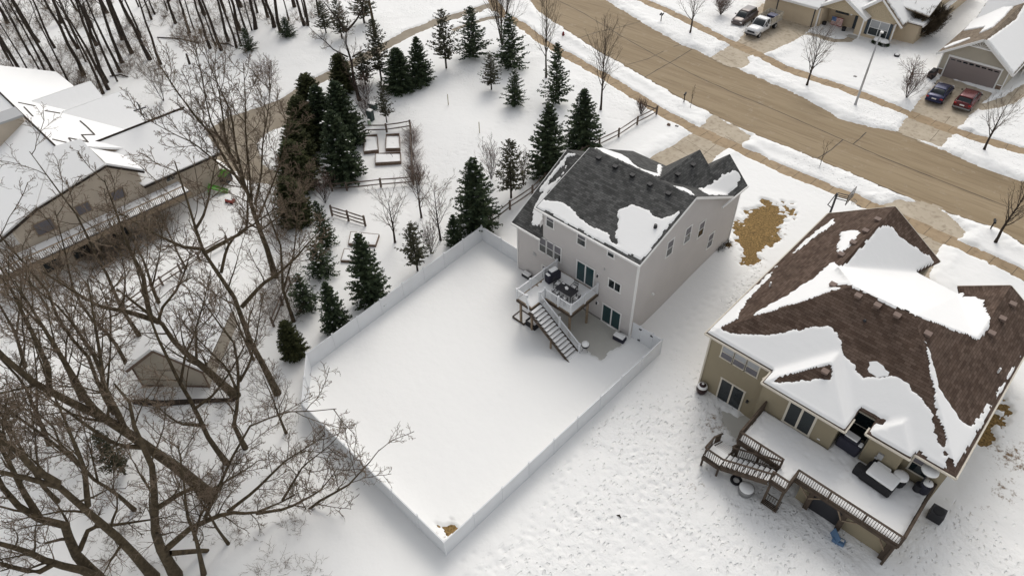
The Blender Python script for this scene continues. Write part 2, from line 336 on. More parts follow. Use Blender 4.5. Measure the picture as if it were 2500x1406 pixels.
P_ldrive = PX([(755, 196), (690, 238), (640, 260), (560, 285), (505, 318), (515, 380), (600, 440), (668, 455), (690, 430), (640, 400), (628, 350), (650, 325), (700, 305), (738, 312), (760, 240)])
P_tdrive = PX([(1860, 5), (1905, 42), (1915, 48), (1982, 67), (1962, 88), (1892, 122), (1857, 134), (1822, 140), (1828, 154), (1812, 168), (1775, 160), (1738, 140), (1806, 97), (1830, 60)])
P_tpath = strip([(1968, 82), (1995, 88), (2035, 100), (2068, 100), (2085, 88)], 1.2)
P_rdrive = PX([(2302, 186), (2420, 228), (2407, 243), (2391, 262), (2343, 307), (2327, 330), (2298, 358), (2250, 345), (2196, 322), (2212, 288), (2225, 266), (2292, 192)])
P_rpath = strip([(2385, 262), (2420, 258), (2460, 245), (2500, 222), (2560, 190)], 1.5)
P_gdrive = [np.array([-33.2, 49.5])]+PX([(1589, 386), (1640, 355), (1698, 323), (1711, 307), (1740, 283), (1800, 312), (1834, 333), (1809, 357), (1780, 362), (1762, 372)])+[np.array([-28.0, 49.5])]
P_bdrive = [np.array([-13.2, 51.9])]+PX([(2130, 505), (2195, 488), (2225, 490), (2290, 505), (2358, 565), (2344, 580), (2300, 597), (2281, 628), (2269, 669), (2291, 707)])+[np.array([-5.0, 51.9])]
P_patio = [(-26.4, 30.3), (-20.5, 30.2), (-20.3, 32.75), (-21.4, 32.9), (-21.4, 33.7), (-26.4, 33.7)]
P_dirt = PX([(1855, 503), (1868, 492), (1900, 498), (1925, 500), (1918, 540), (1895, 590), (1850, 632), (1822, 640), (1806, 605), (1782, 597), (1790, 575), (1800, 548), (1828, 520)])
P_corner = [(-18.1, 11.5), (-17.9, 12.4), (-18.4, 12.9), (-19.2, 12.4), (-19.9, 12.1), (-19.6, 11.5)]
P_bpad = PX([(1835, 1010), (1800, 1020), (1760, 1000), (1770, 1040), (1800, 1085), (1850, 1090)])
P_mud = [PX([(2395, 1075), (2385, 1030), (2420, 985), (2455, 985), (2440, 1040), (2410, 1075)])]
pave = [P_road, P_walk_near, P_walk_far, P_path, P_spur, P_ldrive, P_tdrive, P_tpath, P_rdrive, P_rpath, P_gdrive, P_bdrive, P_patio, P_bpad]
soilp = [P_dirt, P_corner]+P_mud
def axis(parts):
    out = []
    for a, b, s in parts: out.append(np.arange(a, b, s))
    return np.concatenate(out)
xs = axis([(-900, -300, 60), (-300, -150, 10), (-150, -80, .6), (-80, -18, .2), (-18, 10, .12), (10, 14, .2), (14, 60, 2), (60, 300, 20), (300, 901, 60)])
ys = axis([(-900, -300, 60), (-300, -60, 20), (-60, -14, 3), (-14, 8, .25), (8, 34, .13), (34, 44, .2), (44, 100, .18), (100, 140, .6), (140, 300, 8), (300, 901, 60)])
GX, GY = np.meshgrid(xs, ys)
sd = np.full(GX.shape, 9.0); sdr = np.full(GX.shape, 9.0)
def accum(arr, poly, pad=3.0):
    p = np.array([q[:2] for q in poly]); x0, y0 = p.min(0)-pad; x1, y1 = p.max(0)+pad
    i0, i1 = np.searchsorted(xs, [x0, x1]); j0, j1 = np.searchsorted(ys, [y0, y1]); s = (slice(j0, j1), slice(i0, i1))
    if i1 > i0 and j1 > j0: arr[s] = np.minimum(arr[s], sdist(GX[s], GY[s], p))
for p in pave: accum(sd, p)
for p in (P_road, P_tdrive, P_rdrive, P_gdrive, P_bdrive): accum(sdr, p)
sds = np.full(GX.shape, 9.0)
for p in soilp: accum(sds, p)
nz1 = fnoise(GX, GY, 1.6, 3); nz2 = fnoise(GX, GY, 7.0, 11); nz3 = fnoise(GX, GY, .8, 21)
e = sd+nz1*.24+nz3*.2+fnoise(GX, GY, .4, 51)*.12
depth = .15*sstep(-.05, .35, e)
bank = np.exp(-((sdr-1.1)/.75)**2)*(.16+.22*np.clip(nz2, -.4, 1)+.10*nz3)
near_road = (GY > 52)
depth = depth+np.where(near_road & (e > 0), np.clip(bank, 0, 1)*sstep(0, .5, e), 0)
es = sds+nz1*.8+nz3*.9+fnoise(GX, GY, .45, 31)*1.0
depth = np.where(es < .25, np.minimum(depth, -.07+.22*sstep(-.2, .25, es)), depth)
depth = np.where(e < -.05, -.09, depth); depth = np.where(((GX > -17.55) | (GY < 10.95)) & (sds < 3) & (GY < 14), np.maximum(depth, .15), depth)
Z = zt(GX, GY)+depth
# gentle drifts
Z += .05*nz2*sstep(0, 2.5, sd)
inyard = (GX < -17.6) & (GX > -37.6) & (GY > 11) & (GY < 34)
right = sstep(-17.2, -16.2, GX)*(1-sstep(46, 54, GY))
ryard = sstep(60, 64, GY)*sstep(-70, -60, GX)
left = (1-sstep(-62, -58, GX))*.35
tramp = np.clip(.02+right*.95+ryard*.55+left+(1-sstep(-40, -38.6, GX))*.18, 0, 1)*np.where(inyard, .05, 1)
tramp = tramp*(.06+1.15*sstep(-.25, .3, fnoise(GX, GY, 6.0, 41)))
_a, _b = G(1790, 930)[:2], G(1330, 1440)[:2]; _t = np.clip(((GX-_a[0])*(_b-_a)[0]+(GY-_a[1])*(_b-_a)[1])/((_b-_a)@(_b-_a)), 0, 1); _d = np.hypot(GX-_a[0]-_t*(_b-_a)[0], GY-_a[1]-_t*(_b-_a)[1])
tramp = np.maximum(tramp, right*np.exp(-(_d/(2.6+1.6*nz2))**2))
Z += np.where(right > .1, .035*nz3*right, 0)+ryard*.03*nz3
# tracks: rows of foot holes along traced trails
def trail(pts, step=.75, depth=.09, rad=.15, jit=.12, z=0):
    P = np.array([G(*p)[:2] for p in pts]); rnd = random.Random(len(pts)); k = 0
    for a, b in zip(P[:-1], P[1:]):
        L = np.hypot(*(b-a)); n = max(1, int(L/step)); t = (b-a)/L; nn = np.array([-t[1], t[0]])
        for i in range(n):
            k += 1; q = a+(b-a)*(i/n)+nn*(.13 if k % 2 else -.13)+np.array([rnd.uniform(-jit, jit), rnd.uniform(-jit, jit)])
            i0, i1 = np.searchsorted(xs, [q[0]-.6, q[0]+.6]); j0, j1 = np.searchsorted(ys, [q[1]-.6, q[1]+.6])
            s = (slice(j0, j1), slice(i0, i1)); r = np.hypot(GX[s]-q[0], GY[s]-q[1]); Z[s] -= depth*np.exp(-(r/rad)**2)
trail([(1070, 410), (1110, 375), (1130, 372), (1170, 335), (1230, 300), (1300, 280)]); trail([(1130, 372), (1150, 388)])
trail([(1500, 262), (1530, 275), (1545, 290), (1550, 310)]); trail([(1450, 285), (1520, 297), (1545, 292)])
trail([(1290, 280), (1297, 235), (1293, 210)]); trail([(830, 470), (900, 462), (970, 470), (1000, 520), (985, 640)])
trail([(1075, 590), (1040, 630), (960, 640)]); trail([(1090, 1368), (1130, 1365), (1190, 1352), (1260, 1335)])
trail([(2100, 222), (2140, 205), (2160, 190)], .5); trail([(1640, 830), (1700, 760), (1760, 700), (1850, 655)], .6, .08)
trail([(1650, 860), (1690, 800), (1740, 740), (1800, 690)], .7, .08)
for k, (a, b) in enumerate([((1700, 960), (1420, 1400)), ((1730, 1010), (1560, 1400)), ((1650, 1000), (1250, 1380)), ((1690, 1100), (1640, 1400)), ((1800, 1330), (1300, 1240)), ((1900, 1390), (1500, 1170))]):
    trail([a, ((a[0]+b[0])/2+25*(-1)**k, (a[1]+b[1])/2), b], .7, .08)
rt = random.Random(9)
for k in range(60):
    a = rt.uniform(-.5, .5)+(.85 if rt.random() < .7 else 2.4); x0, y0 = rt.uniform(1150, 2000), rt.uniform(900, 1400); L = rt.uniform(150, 420); pts = []
    for j in range(4): pts.append((x0+L*(j/3-.5)*cos(a)+rt.uniform(-14, 14), y0-L*(j/3-.5)*sin(a)+rt.uniform(-14, 14)))
    if all(G(*p)[0] > -16.8 and G(*p)[1] < (27 if G(*p)[0] > -9 else 33) for p in pts): trail(pts, rt.choice((.45, .6, .7)), rt.uniform(.05, .1), rt.uniform(.10, .16), .1)
for k in range(14):
    x0, y0 = rt.uniform(1900, 2230), rt.uniform(110, 260); pts = [(x0+j*rt.uniform(25, 45), y0+j*rt.uniform(-12, 20)) for j in range(3)]; trail(pts, .5, .09, .16, .15)
# sled / tyre grooves by the deck
for off in (0, .5, 1.6, 2.1):
    P = np.array([G(*p)[:2] for p in [(1900, 1180), (1960, 1230), (2020, 1290), (2080, 1345), (2140, 1400)]])+np.array([-.3, -1])*off*.8
    d = np.full(GX.shape, 9.0); i0, i1 = np.searchsorted(xs, [-12, 8]); j0, j1 = np.searchsorted(ys, [18, 34]); s = (slice(j0, j1), slice(i0, i1))
    for a, b in zip(P[:-1], P[1:]):
        ex, ey = b-a; t = np.clip(((GX[s]-a[0])*ex+(GY[s]-a[1])*ey)/(ex*ex+ey*ey), 0, 1); d[s] = np.minimum(d[s], np.hypot(GX[s]-a[0]-t*ex, GY[s]-a[1]-t*ey))
    Z -= .05*np.exp(-(d/.16)**2)
soil = np.zeros(GX.shape)
for cx, cy, r, a in [(*G(2470, 1120)[:2], 3.2, .5), (*G(2450, 1200)[:2], 2.5, .46), (*G(1740, 1040)[:2], 2.6, .47), (*G(1830, 640)[:2], 2.6, .48), (*G(1880, 560)[:2], 4.0, .46), (*G(1790, 600)[:2], 1.5, .5), (*G(2390, 1250)[:2], 2.2, .42), (*G(1690, 1180)[:2], 2, .42), (*G(1080, 1300)[:2], 1.4, .44), (*G(1720, 930)[:2], 1.6, .46)]:
    soil = np.maximum(soil, (a+.05)*np.exp(-(np.hypot(GX-cx, GY-cy)/r)**2))
nx_, ny_ = len(xs), len(ys); V = np.stack([GX.ravel(), GY.ravel(), Z.ravel()], 1)
ii, jj = np.meshgrid(np.arange(nx_-1), np.arange(ny_-1)); k0 = (jj*nx_+ii).ravel(); Q = np.stack([k0, k0+1, k0+1+nx_, k0+nx_], 1)
me = np_mesh('snow_ground', V, Q, M['snow'], True, {'trample': tramp, 'soil': soil})
g = bpy.data.objects.new('snow_ground', me); C.objects.link(g); tag(g, kind='structure')
def sheet(name, polys, mat, lift, dil=.7, res=.5):
    """a draped sheet under the snow's edge; polys in plan"""
    allp = np.concatenate([np.array([q[:2] for q in p]) for p in polys]); x0, y0 = allp.min(0)-dil; x1, y1 = allp.max(0)+dil
    X, Y = np.meshgrid(np.arange(x0, x1+res, res), np.arange(y0, y1+res, res)); cx = X[:-1, :-1]+res/2; cy = Y[:-1, :-1]+res/2
    d = np.full(cx.shape, 9.0)
    for p in polys: d = np.minimum(d, sdist(cx, cy, [q[:2] for q in p]))
    j, i = np.nonzero(d < dil); n = X.shape[1]; k = j*n+i; q = np.stack([k, k+1, k+1+n, k+n], 1)
    used = np.unique(q); re = np.zeros(X.size, int); re[used] = np.arange(len(used)); xx = X.ravel()[used]; yy = Y.ravel()[used]
    me = np_mesh(name, np.stack([xx, yy, zt(xx, yy)+lift], 1), re[q], mat, True); o = bpy.data.objects.new(name, me); C.objects.link(o); return tag(o, kind='structure')
sheet('bare_ground', soilp, M['grass'], .0, 1.2, .3)
sheet('patio', [P_patio], M['patio'], .004, .6, .25); sheet('concrete_pad', [P_bpad], M['patio'], .006, .6, .3)
sheet('road', [P_road], M['road'], -.03, .6, .4)
sheet('sidewalk', [P_walk_near, P_walk_far], M['walk'], .010, .15, .2)
sheet('driveway', [P_tdrive, P_rdrive, P_gdrive, P_bdrive, P_rpath, P_tpath], M['drive'], .002, .25, .25)
sheet('path', [P_path, P_ldrive, P_spur], M['path'], -.002, .4, .3)
def lines(name, segs, mat, wd, lift):
    mb = MB()
    for sg in segs:
        P = [G(*p) for p in sg]; fine = []
        for a, b in zip(P[:-1], P[1:]):
            n = max(1, int(np.linalg.norm(b-a)/.8)); fine += [a+(b-a)*i/n+np.array([random.uniform(-.03, .03), random.uniform(-.03, .03), 0]) for i in range(n)]
        fine.append(P[-1]); vs = []
        for i, p in enumerate(fine):
            t = fine[min(i+1, len(fine)-1)]-fine[max(i-1, 0)]; t /= np.linalg.norm(t); nn = np.array([-t[1], t[0], 0]); ww = wd*random.uniform(.7, 1.3)/2
            for s_ in (-1, 1): q = p+nn*ww*s_; vs.append((q[0], q[1], float(zt(q[0], q[1]))+lift))
        mb.add(vs, [(2*i, 2*i+2, 2*i+3, 2*i+1)[::-1] for i in range(len(fine)-1)])
    return tag(mb.build(name, mat), kind='structure')
random.seed(3)
lines('road_crack', [[(1360, 0), (1420, 30), (1490, 72), (1520, 90), (1600, 135), (1700, 186), (1780, 222), (1900, 272), (2058, 341), (2150, 382), (2308, 445), (2500, 520)],
    [(1410, 94), (1460, 78), (1500, 70), (1564, 53)], [(1530, 158), (1580, 145), (1620, 125)], [(1645, 114), (1666, 108)], [(1573, 189), (1615, 165), (1650, 145), (1690, 120)],
    [(1996, 387), (2030, 365), (2058, 341)], [(2083, 352), (2100, 338), (2115, 323)], [(1975, 381), (1996, 387)], [(1975, 243), (2010, 262)], [(2135, 448), (2200, 476)]], M['tar'], .10, -.022)
lines('kerb_joint', [[(p[0]-1, p[1]-2) for p in road_near[3:-1]]], M['joint'], .09, -.018)
def cross_joints(pxs, wid, step, mat, lift, name):
    segs = []; P = [G(*p) for p in pxs]; acc = 0; mb = MB()
    for a, b in zip(P[:-1], P[1:]):
        L = np.hypot(*(b-a)[:2]); t = (b-a)/L; nn = np.array([-t[1], t[0], 0]); s = (step-acc) % step
        while s < L:
            c = a+t*s; p0 = c-nn*wid/2; p1 = c+nn*wid/2; vs = []
            for q in (p0, p1):
                for k in (-.025, .025): r = q+t*k; vs.append((r[0], r[1], float(zt(r[0], r[1]))+lift))
            mb.add(vs, [(0, 2, 3, 1)[::-1]]); s += step
        acc = (acc+L) % step
    return tag(mb.build(name, mat), kind='structure')
cross_joints([(1265, 57), (1400, 145), (1560, 240), (1700, 318), (1812, 368), (1960, 434), (2131, 505), (2349, 603), (2494, 669)], 1.5, 1.9, M['joint'], .016, 'sidewalk_joint')
cross_joints([(1564, 0), (1698, 61), (1866, 141), (2020, 203), (2199, 270), (2372, 333), (2500, 371)], 1.5, 1.9, M['joint'], .016, 'sidewalk_joint')
lines('driveway_joint', [[(1672, 340), (1745, 385)], [(1640, 358), (1715, 400)], [(1690, 400), (1770, 335)], [(1770, 332), (1800, 350)], [(2150, 520), (2290, 585)], [(2240, 590), (2310, 560)], [(2265, 620), (2205, 590)], [(1802, 110), (1860, 138)], [(2215, 285), (2335, 330)], [(2270, 345), (2320, 285)], [(1790, 118), (1850, 92)], [(1745, 128), (1805, 160)]], M['joint'], .05, .008)
# ---------------- building helpers ----------------
def add_uv(o):
    me = o.data; uv = me.uv_layers.new(name='UVMap'); Zv = Vector((0, 0, 1))
    for p in me.polygons:
        n = p.normal; u = Zv.cross(n)
        u = Vector((1, 0, 0)) if u.length < 1e-3 else u.normalized(); v = n.cross(u)
        for li in p.loop_indices: c = me.vertices[me.loops[li].vertex_index].co; uv.data[li].uv = (c.dot(u), c.dot(v))
    return o
def roof(parent, polys, mat, th=.14, name='roof'):
    mb = MB()
    for p in polys: mb.slab([tuple(q) for q in p], th)
    return add_uv(mb.build(name, mat, parent))
def plane(a, b, c):
    a, b, c = (np.array(q, float) for q in (a, b, c)); n = np.cross(b-a, c-a); n /= np.linalg.norm(n)
    return (a, n if n[2] > 0 else -n)
_sn = random.Random(11)
def snow3(parent, pts, pl, th=.11, jag=.07, name='snow_cover', inset=None, jagf=None):
    """a slab of snow lying on a roof plane, with a ragged melted edge"""
    p0, n = pl; u = np.cross([0, 0, 1], n); u = u/np.linalg.norm(u) if np.linalg.norm(u) > 1e-6 else np.array([1., 0, 0]); v = np.cross(n, u)
    P = [np.array([(np.array(q)-p0)@u, (np.array(q)-p0)@v]) for q in pts]
    ar = sum(P[i][0]*P[(i+1) % len(P)][1]-P[(i+1) % len(P)][0]*P[i][1] for i in range(len(P)))
    if ar < 0: P = P[::-1]
    out = []
    for i, a in enumerate(P):
        b = P[(i+1) % len(P)]; L = np.hypot(*(b-a)); k = max(1, int(L/.22)); t = (b-a)/max(L, 1e-6); nn = np.array([t[1], -t[0]])
        for j in range(k): out.append(a+(b-a)*j/k+nn*_sn.uniform(-jag, jag)*(1 if L > .3 else .3))
    N = len(out); ins = th*.9 if inset is None else inset; top = []
    for i in range(N):
        t = out[(i+1) % N]-out[i-1]; t = t/(np.linalg.norm(t)+1e-9); nn = np.array([-t[1], t[0]]); top.append(out[i]+nn*ins)
    w3 = lambda q, h: p0+u*q[0]+v*q[1]+n*h
    mb = MB(); ring = [w3(q, -.03 if ins == 0 else .01) for q in out]; mid = [w3(o_*.6+t_*.4, .01+th*.7) for o_, t_ in zip(out, top)]; tp = [w3(q, .01+th) for q in top]
    tess = geometry.tessellate_polygon([[Vector((q[0], q[1], 0)) for q in top]]); fs = []
    for t in tess:
        a, b, c = (top[i] for i in t)
        if (b[0]-a[0])*(c[1]-a[1])-(b[1]-a[1])*(c[0]-a[0]) < 0: t = (t[0], t[2], t[1])
        fs.append(tuple(2*N+i for i in t)); fs.append((t[0], t[2], t[1]))
    for i in range(N): j = (i+1) % N; fs += [(i, j, N+j, N+i), (N+i, N+j, 2*N+j, 2*N+i)]
    mb.add(ring+mid+tp, fs); o = mb.build(name, M['rsnow'], parent, smooth=False)
    return o
def _blur(A, n=1):
    for _ in range(n):
        P = np.pad(A, 1, mode='edge'); A = (P[:-2, 1:-1]+P[2:, 1:-1]+P[1:-1, :-2]+P[1:-1, 2:]+2*P[1:-1, 1:-1]+.7*(P[:-2, :-2]+P[2:, 2:]+P[:-2, 2:]+P[2:, :-2]))/8.8
    return A
def drape(parent, polys, masks, res=.12, th=.15, rag=.5, seed=0):
    """one blanket of snow following the roof, rounded in the valleys, melted to a ragged outline"""
    A = np.array([q[:2] for p in polys for q in p]); X, Y = np.meshgrid(np.arange(A[:, 0].min()-res, A[:, 0].max()+2*res, res), np.arange(A[:, 1].min()-res, A[:, 1].max()+2*res, res)); H = np.full(X.shape, -99.)
    for p in polys:
        p0, n = plane(*p[:3]); zz = p0[2]-((X-p0[0])*n[0]+(Y-p0[1])*n[1])/n[2]; H = np.where(sdist(X, Y, [q[:2] for q in p]) < .02, np.maximum(H, zz), H)
    foot = H > -50; F = foot.astype(float); Hs = np.where(foot, H, 0); V = np.stack([X, Y, H], -1)-CP; a = V@CF; px = 1250+FPX*(V@CR)/a; py = 703-FPX*(V@CU)/a; ins = np.zeros(X.shape, bool)
    for m in masks: ins |= sdist(px, py, m) < 0
    bf = _blur(F, 2)+1e-6; B = np.where(foot, _blur(ins*F, 2)/bf, 0); n = fnoise(X, Y, .7, seed)*.7+fnoise(X, Y, .25, seed+5)*.5; B2 = B+n*rag*4*B*(1-B)
    Hb = _blur(Hs, 4)/(_blur(F, 4)+1e-6); P = np.pad(np.where(foot, H, -99), 1, constant_values=-99); jump = np.zeros(X.shape, bool)
    for sl_ in ((slice(0, -2), slice(1, -1)), (slice(2, None), slice(1, -1)), (slice(1, -1), slice(0, -2)), (slice(1, -1), slice(2, None))): jump |= P[sl_] < H-.35
    Z = np.where(np.abs(Hb-H) < .5, np.maximum(H, Hb), H)+th*sstep(.38, .85, B2)*(1+.25*fnoise(X, Y, 2.5, seed+9))-.03*(B2 < .38); Z = np.where(jump, H-.06, Z)
    keep = foot & (B2 > .22); ny, nx = X.shape; k = np.arange(ny*nx).reshape(ny, nx); q = np.stack([k[:-1, :-1], k[:-1, 1:], k[1:, 1:], k[1:, :-1]], -1).reshape(-1, 4); Hf = H.ravel(); ok = keep.ravel()[q].all(1) & ((Hf[q].max(1)-Hf[q].min(1)) < .5); q = q[ok]
    used = np.unique(q); re = np.zeros(ny*nx, int); re[used] = np.arange(len(used)); VV = np.stack([X.ravel(), Y.ravel(), Z.ravel()], 1)[used]; iv = root_inv(parent); VV = VV-iv[0]
    me = np_mesh('snow_cover', VV, re[q], M['rsnow'], True); return link(bpy.data.objects.new('snow_cover', me), parent)
def snowpx(parent, px, pl, conv=None, **k): return snow3(parent, [gp(*(conv(*q) if conv else q), *pl) for q in px], pl, **k)
def opening(parent, O, u, n, x0, x1, z0, z1, cols=1, rows=1, name='window', fw=.09, frame='trim', glass='glass', up_glass=None, mull=.05, depth=.05):
    """framed opening on a wall: frame mesh > pane"""
    O, u, n = (np.array(q, float) for q in (O, u, n)); P = lambda x, z, d: O+u*x+n*d+np.array([0, 0, z])
    f = MB(); d = depth/2+.002
    for a, b in (((x0-fw/2, z0), (x1+fw/2, z0)), ((x0-fw/2, z1), (x1+fw/2, z1))): f.beam(P(a[0]-.03, a[1], d), P(b[0]+.03, b[1], d), depth, fw)
    for x in (x0, x1): f.beam(P(x, z0+fw/2, d-.003), P(x, z1-fw/2, d-.003), depth, fw, up=u)
    for i in range(1, cols): x = x0+(x1-x0)*i/cols; f.beam(P(x, z0+fw/2, d-.004), P(x, z1-fw/2, d-.004), depth*.8, mull*1.3, up=u)
    for i in range(1, rows): z = z0+(z1-z0)*i/rows; f.beam(P(x0+fw/2, z, d-.007), P(x1-fw/2, z, d-.007), depth*.7, mull)
    fo = f.build(name, M[frame], parent)
    def pane(za, zb, m):
        g = MB(); a, b = P(x0, za, .012), P(x1, zb, .012); vs = [P(x0, za, .012), P(x1, za, .012), P(x1, zb, .012), P(x0, zb, .012)]; vs += [q-n*.01 for q in vs]
        c = np.cross(vs[1]-vs[0], vs[3]-vs[0]); f1 = (0, 1, 2, 3) if c@n > 0 else (3, 2, 1, 0)
        g.add(vs, [f1, tuple(q+4 for q in f1[::-1]), (0, 1, 5, 4), (1, 2, 6, 5), (2, 3, 7, 6), (3, 0, 4, 7)]); g.build('pane', M[m], fo)
    if up_glass: zm = z0+(z1-z0)/2; pane(z0, zm, glass); pane(zm+.001, z1, up_glass)
    else: pane(z0, z1, glass)
    return fo
def railing(mb, a, b, h=1.0, sp=.13, rw=.09, bw=.035, post=True, pw=.12, top=.05, low=.12):
    a, b = np.array(a, float), np.array(b, float); up = np.array([0, 0, 1.0]); L = np.linalg.norm((b-a)[:2])
    mb.beam(a+up*h, b+up*h, rw, top); mb.beam(a+up*low, b+up*low, .05, .05)
    n = max(2, int(L/sp))
    for i in range(1, n): q = a+(b-a)*i/n; mb.beam(q+up*low, q+up*(h-.02), bw, bw)
def roof_vent(parent, P, nrm, mat='black', s=.34):
    o = MB(); P = np.array(P); o.box(P+[0, 0, .09], (s, s, .16)); o.box(P+[0, 0, .2], (s*1.25, s*1.25, .06)); return o.build('roof_vent', M[mat], parent, bevel=.02)
def pipe(parent, P, h=.4, r=.06, mat='trim'):
    return MB().tube([np.array(P), np.array(P)+[0, 0, h]], r, 8).build('vent_pipe', M[mat], parent)
def flat_snow(parent, poly, z, th=.12, tr=.8, res=.09, seed=0):
    A = np.array(poly); X, Y = np.meshgrid(np.arange(A[:, 0].min(), A[:, 0].max()+res, res), np.arange(A[:, 1].min(), A[:, 1].max()+res, res)); d = -sdist(X, Y, poly)
    rg = np.random.RandomState(seed); Z = z+th*sstep(-.02, .14, d)*(.8+.35*fnoise(X, Y, 1.6, seed))+.02*fnoise(X, Y, .3, seed+3)*tr
    for _ in range(int(60*tr*d.size*res*res/40)):
        cx, cy = rg.uniform(X.min(), X.max()), rg.uniform(Y.min(), Y.max()); Z -= .06*np.exp(-(((X-cx)/.13)**2+((Y-cy)/.13)**2))*(d > 0)
    Z = np.maximum(Z, z-.02); k = np.arange(X.size).reshape(X.shape); q = np.stack([k[:-1, :-1], k[:-1, 1:], k[1:, 1:], k[1:, :-1]], -1).reshape(-1, 4); q = q[(d.ravel() > -.04)[q].all(1)]; used = np.unique(q); re = np.zeros(X.size, int); re[used] = np.arange(len(used))
    V = np.stack([X.ravel(), Y.ravel(), Z.ravel()], 1)[used]-root_inv(parent)[0]; return link(bpy.data.objects.new('snow_cover', np_mesh('snow_cover', V, re[q], M['rsnow'], True)), parent)
Yn, Xp, Ux, Uy = (0, -1, 0), (1, 0, 0), (1, 0, 0), (0, 1, 0)
M['slate'] = node_mat('shutter_slate', (.05, .065, .08), .6)
# ================= GREY HOUSE =================
H1 = thing('house', 'grey two-storey house with black shingle roof beside the snowy fenced yard', 'house', (-26.7, 41, 0))
wb = MB()
sec = [(33.69, -.2), (33.69, 8.33), (40.1, 10.8), (46.3, 7.5), (46.3, .2)]
wb.wallpoly([(-20.35, y, z) for y, z in sec], Xp, 9.65)
wb.wallpoly([(-30.01, y, z) for y, z in [(33.695, -.2), (33.695, 5.3), (40.5, 9.15), (46.29, 6.1), (46.29, .2)]], Xp, 3.0)
wb.wallpoly([(-20.352, y, z) for y, z in [(46.31, .2), (46.31, 7.3), (48.6, 7.3), (48.6, .4)]], Xp, 4.4)
wb.wallpoly([(x, 48.602, z) for x, z in [(-24.75, 7.29), (-20.36, 7.3), (-22.3, 9.45)]], (0, 1, 0), 2.2)
wb.wallpoly([(x, 45.7, z) for x, z in [(-27.2, 7.2), (-20.45, 7.2), (-23.55, 10.7)]], (0, 1, 0), 3)
wb.wallpoly([(-24.77, y, z) for y, z in [(46.32, .2), (46.32, 5.0), (48.4, 4.6), (48.4, .4)]], Xp, 8.2)
wb.build('wall', M['grey_siding'], H1)
fd = MB(); fd.bx(-33.02, -20.33, 33.672, 33.69, -.15, .16); fd.bx(-20.35, -20.325, 33.7, 48.6, -.2, .12)
fd.build('foundation', M['found'], H1)
ZB, ZR = 8.40, 10.95
A_back = plane((-30, 33.35, ZB), (-20, 33.35, ZB), (-25, 40.1, ZR)); A_front = plane((-30, 40.1, ZR), (-20, 40.1, ZR), (-25, 46.7, 7.55))
A_low = plane((-33, 33.35, 5.42), (-30, 33.35, 5.42), (-31, 40.5, 9.4)); A_gr = plane((-23.55, 40, ZR), (-23.55, 46, ZR), (-20, 45, ZR-3.5))
R1_ = [[(-30.55, 33.35, ZB), (-20.05, 33.35, ZB), (-20.05, 40.1, ZR), (-30.55, 40.1, ZR)], [(-30.55, 40.102, ZR), (-20.05, 40.102, ZR), (-20.05, 46.7, 7.55), (-30.55, 46.7, 7.55)],
    [(-33.35, 33.35, 5.42), (-30.03, 33.35, 5.42), (-30.03, 40.5, 9.4), (-33.35, 40.5, 9.4)], [(-33.35, 40.502, 9.4), (-30.03, 40.502, 9.4), (-30.03, 46.9, 6.0), (-33.35, 46.9, 6.0)],
    [(-23.55, 40.1, ZR+.01), (-20.0, 46.65, ZR-3.49), (-20.0, 49.0, ZR-3.49), (-22.25, 49.0, 9.67), (-22.25, 46.0, 9.67), (-23.55, 46.0, ZR+.01)],
    [(-23.552, 40.0, ZR+.01), (-23.552, 46.0, ZR+.01), (-26.7, 46.0, 7.84)], [(-22.253, 45.9, 9.67), (-22.253, 49.0, 9.67), (-24.9, 49.0, 7.05), (-24.9, 45.9, 7.05)],
    [(-33.2, 46.4, 5.2), (-24.9, 46.4, 5.2), (-24.9, 48.6, 4.7), (-33.2, 48.6, 4.7)]]
roof(H1, R1_, M['sh_black'])
t = MB()
t.beam((-30.6, 33.29, ZB-.1), (-20.0, 33.29, ZB-.1), .13, .17); t.beam((-33.4, 33.29, 5.3), (-30.0, 33.29, 5.3), .13, .17)
t.beam((-20.03, 33.3, ZB-.12), (-20.03, 40.1, ZR-.12), .05, .2); t.beam((-20.03, 40.1, ZR-.12), (-20.03, 46.7, 7.42), .05, .2)
t.beam((-19.97, 44.9, 7.36), (-19.97, 49.05, 7.36), .12, .16); t.beam((-33.38, 33.3, 5.3), (-33.38, 40.5, 9.28), .05, .2); t.beam((-30.58, 33.3, ZB-.12), (-30.58, 40.1, ZR-.12), .05, .2)
t.beam((-20.33, 33.67, 0), (-20.33, 33.67, 8.25), .14, .14, up=(1, 0, 0)); t.beam((-33.0, 33.68, 0), (-33.0, 33.68, 5.2), .1, .1, up=(1, 0, 0)); t.beam((-20.34, 48.6, .9), (-20.34, 48.6, 7.2), .12, .12, up=(1, 0, 0))
t.build('trim', M['trim'], H1)
MB().tube([(-20.18, 33.62, 8.2), (-20.22, 33.6, 7.9), (-20.22, 33.58, .3), (-20.1, 33.4, .15)], .05, 8).build('downspout', M['trim'], H1)
OB = (0, 33.69, 0)
opening(H1, OB, Ux, Yn, -29.65, -28.82, 6.85, 8.15, 1, 2, up_glass='screen'); opening(H1, OB, Ux, Yn, -26.32, -25.45, 6.8, 8.05, 1, 2, up_glass='screen')
opening(H1, OB, Ux, Yn, -23.28, -22.62, 7.28, 8.1, 1, 2, up_glass='screen')
for i in range(3): opening(H1, OB, Ux, Yn, -30.4+.84*i, -30.4+.84*(i+1)-.05, 3.72, 5.3, 1, 2, up_glass='screen')
for i in range(2): opening(H1, OB, Ux, Yn, -30.02+.82*i, -30.02+.82*(i+1)-.05, .7, 2.25, 1, 2, up_glass='screen')
opening(H1, OB, Ux, Yn, -26.2, -24.36, 3.02, 5.08, 2, 1, name='sliding_door', glass='teal', fw=.1, mull=.09)
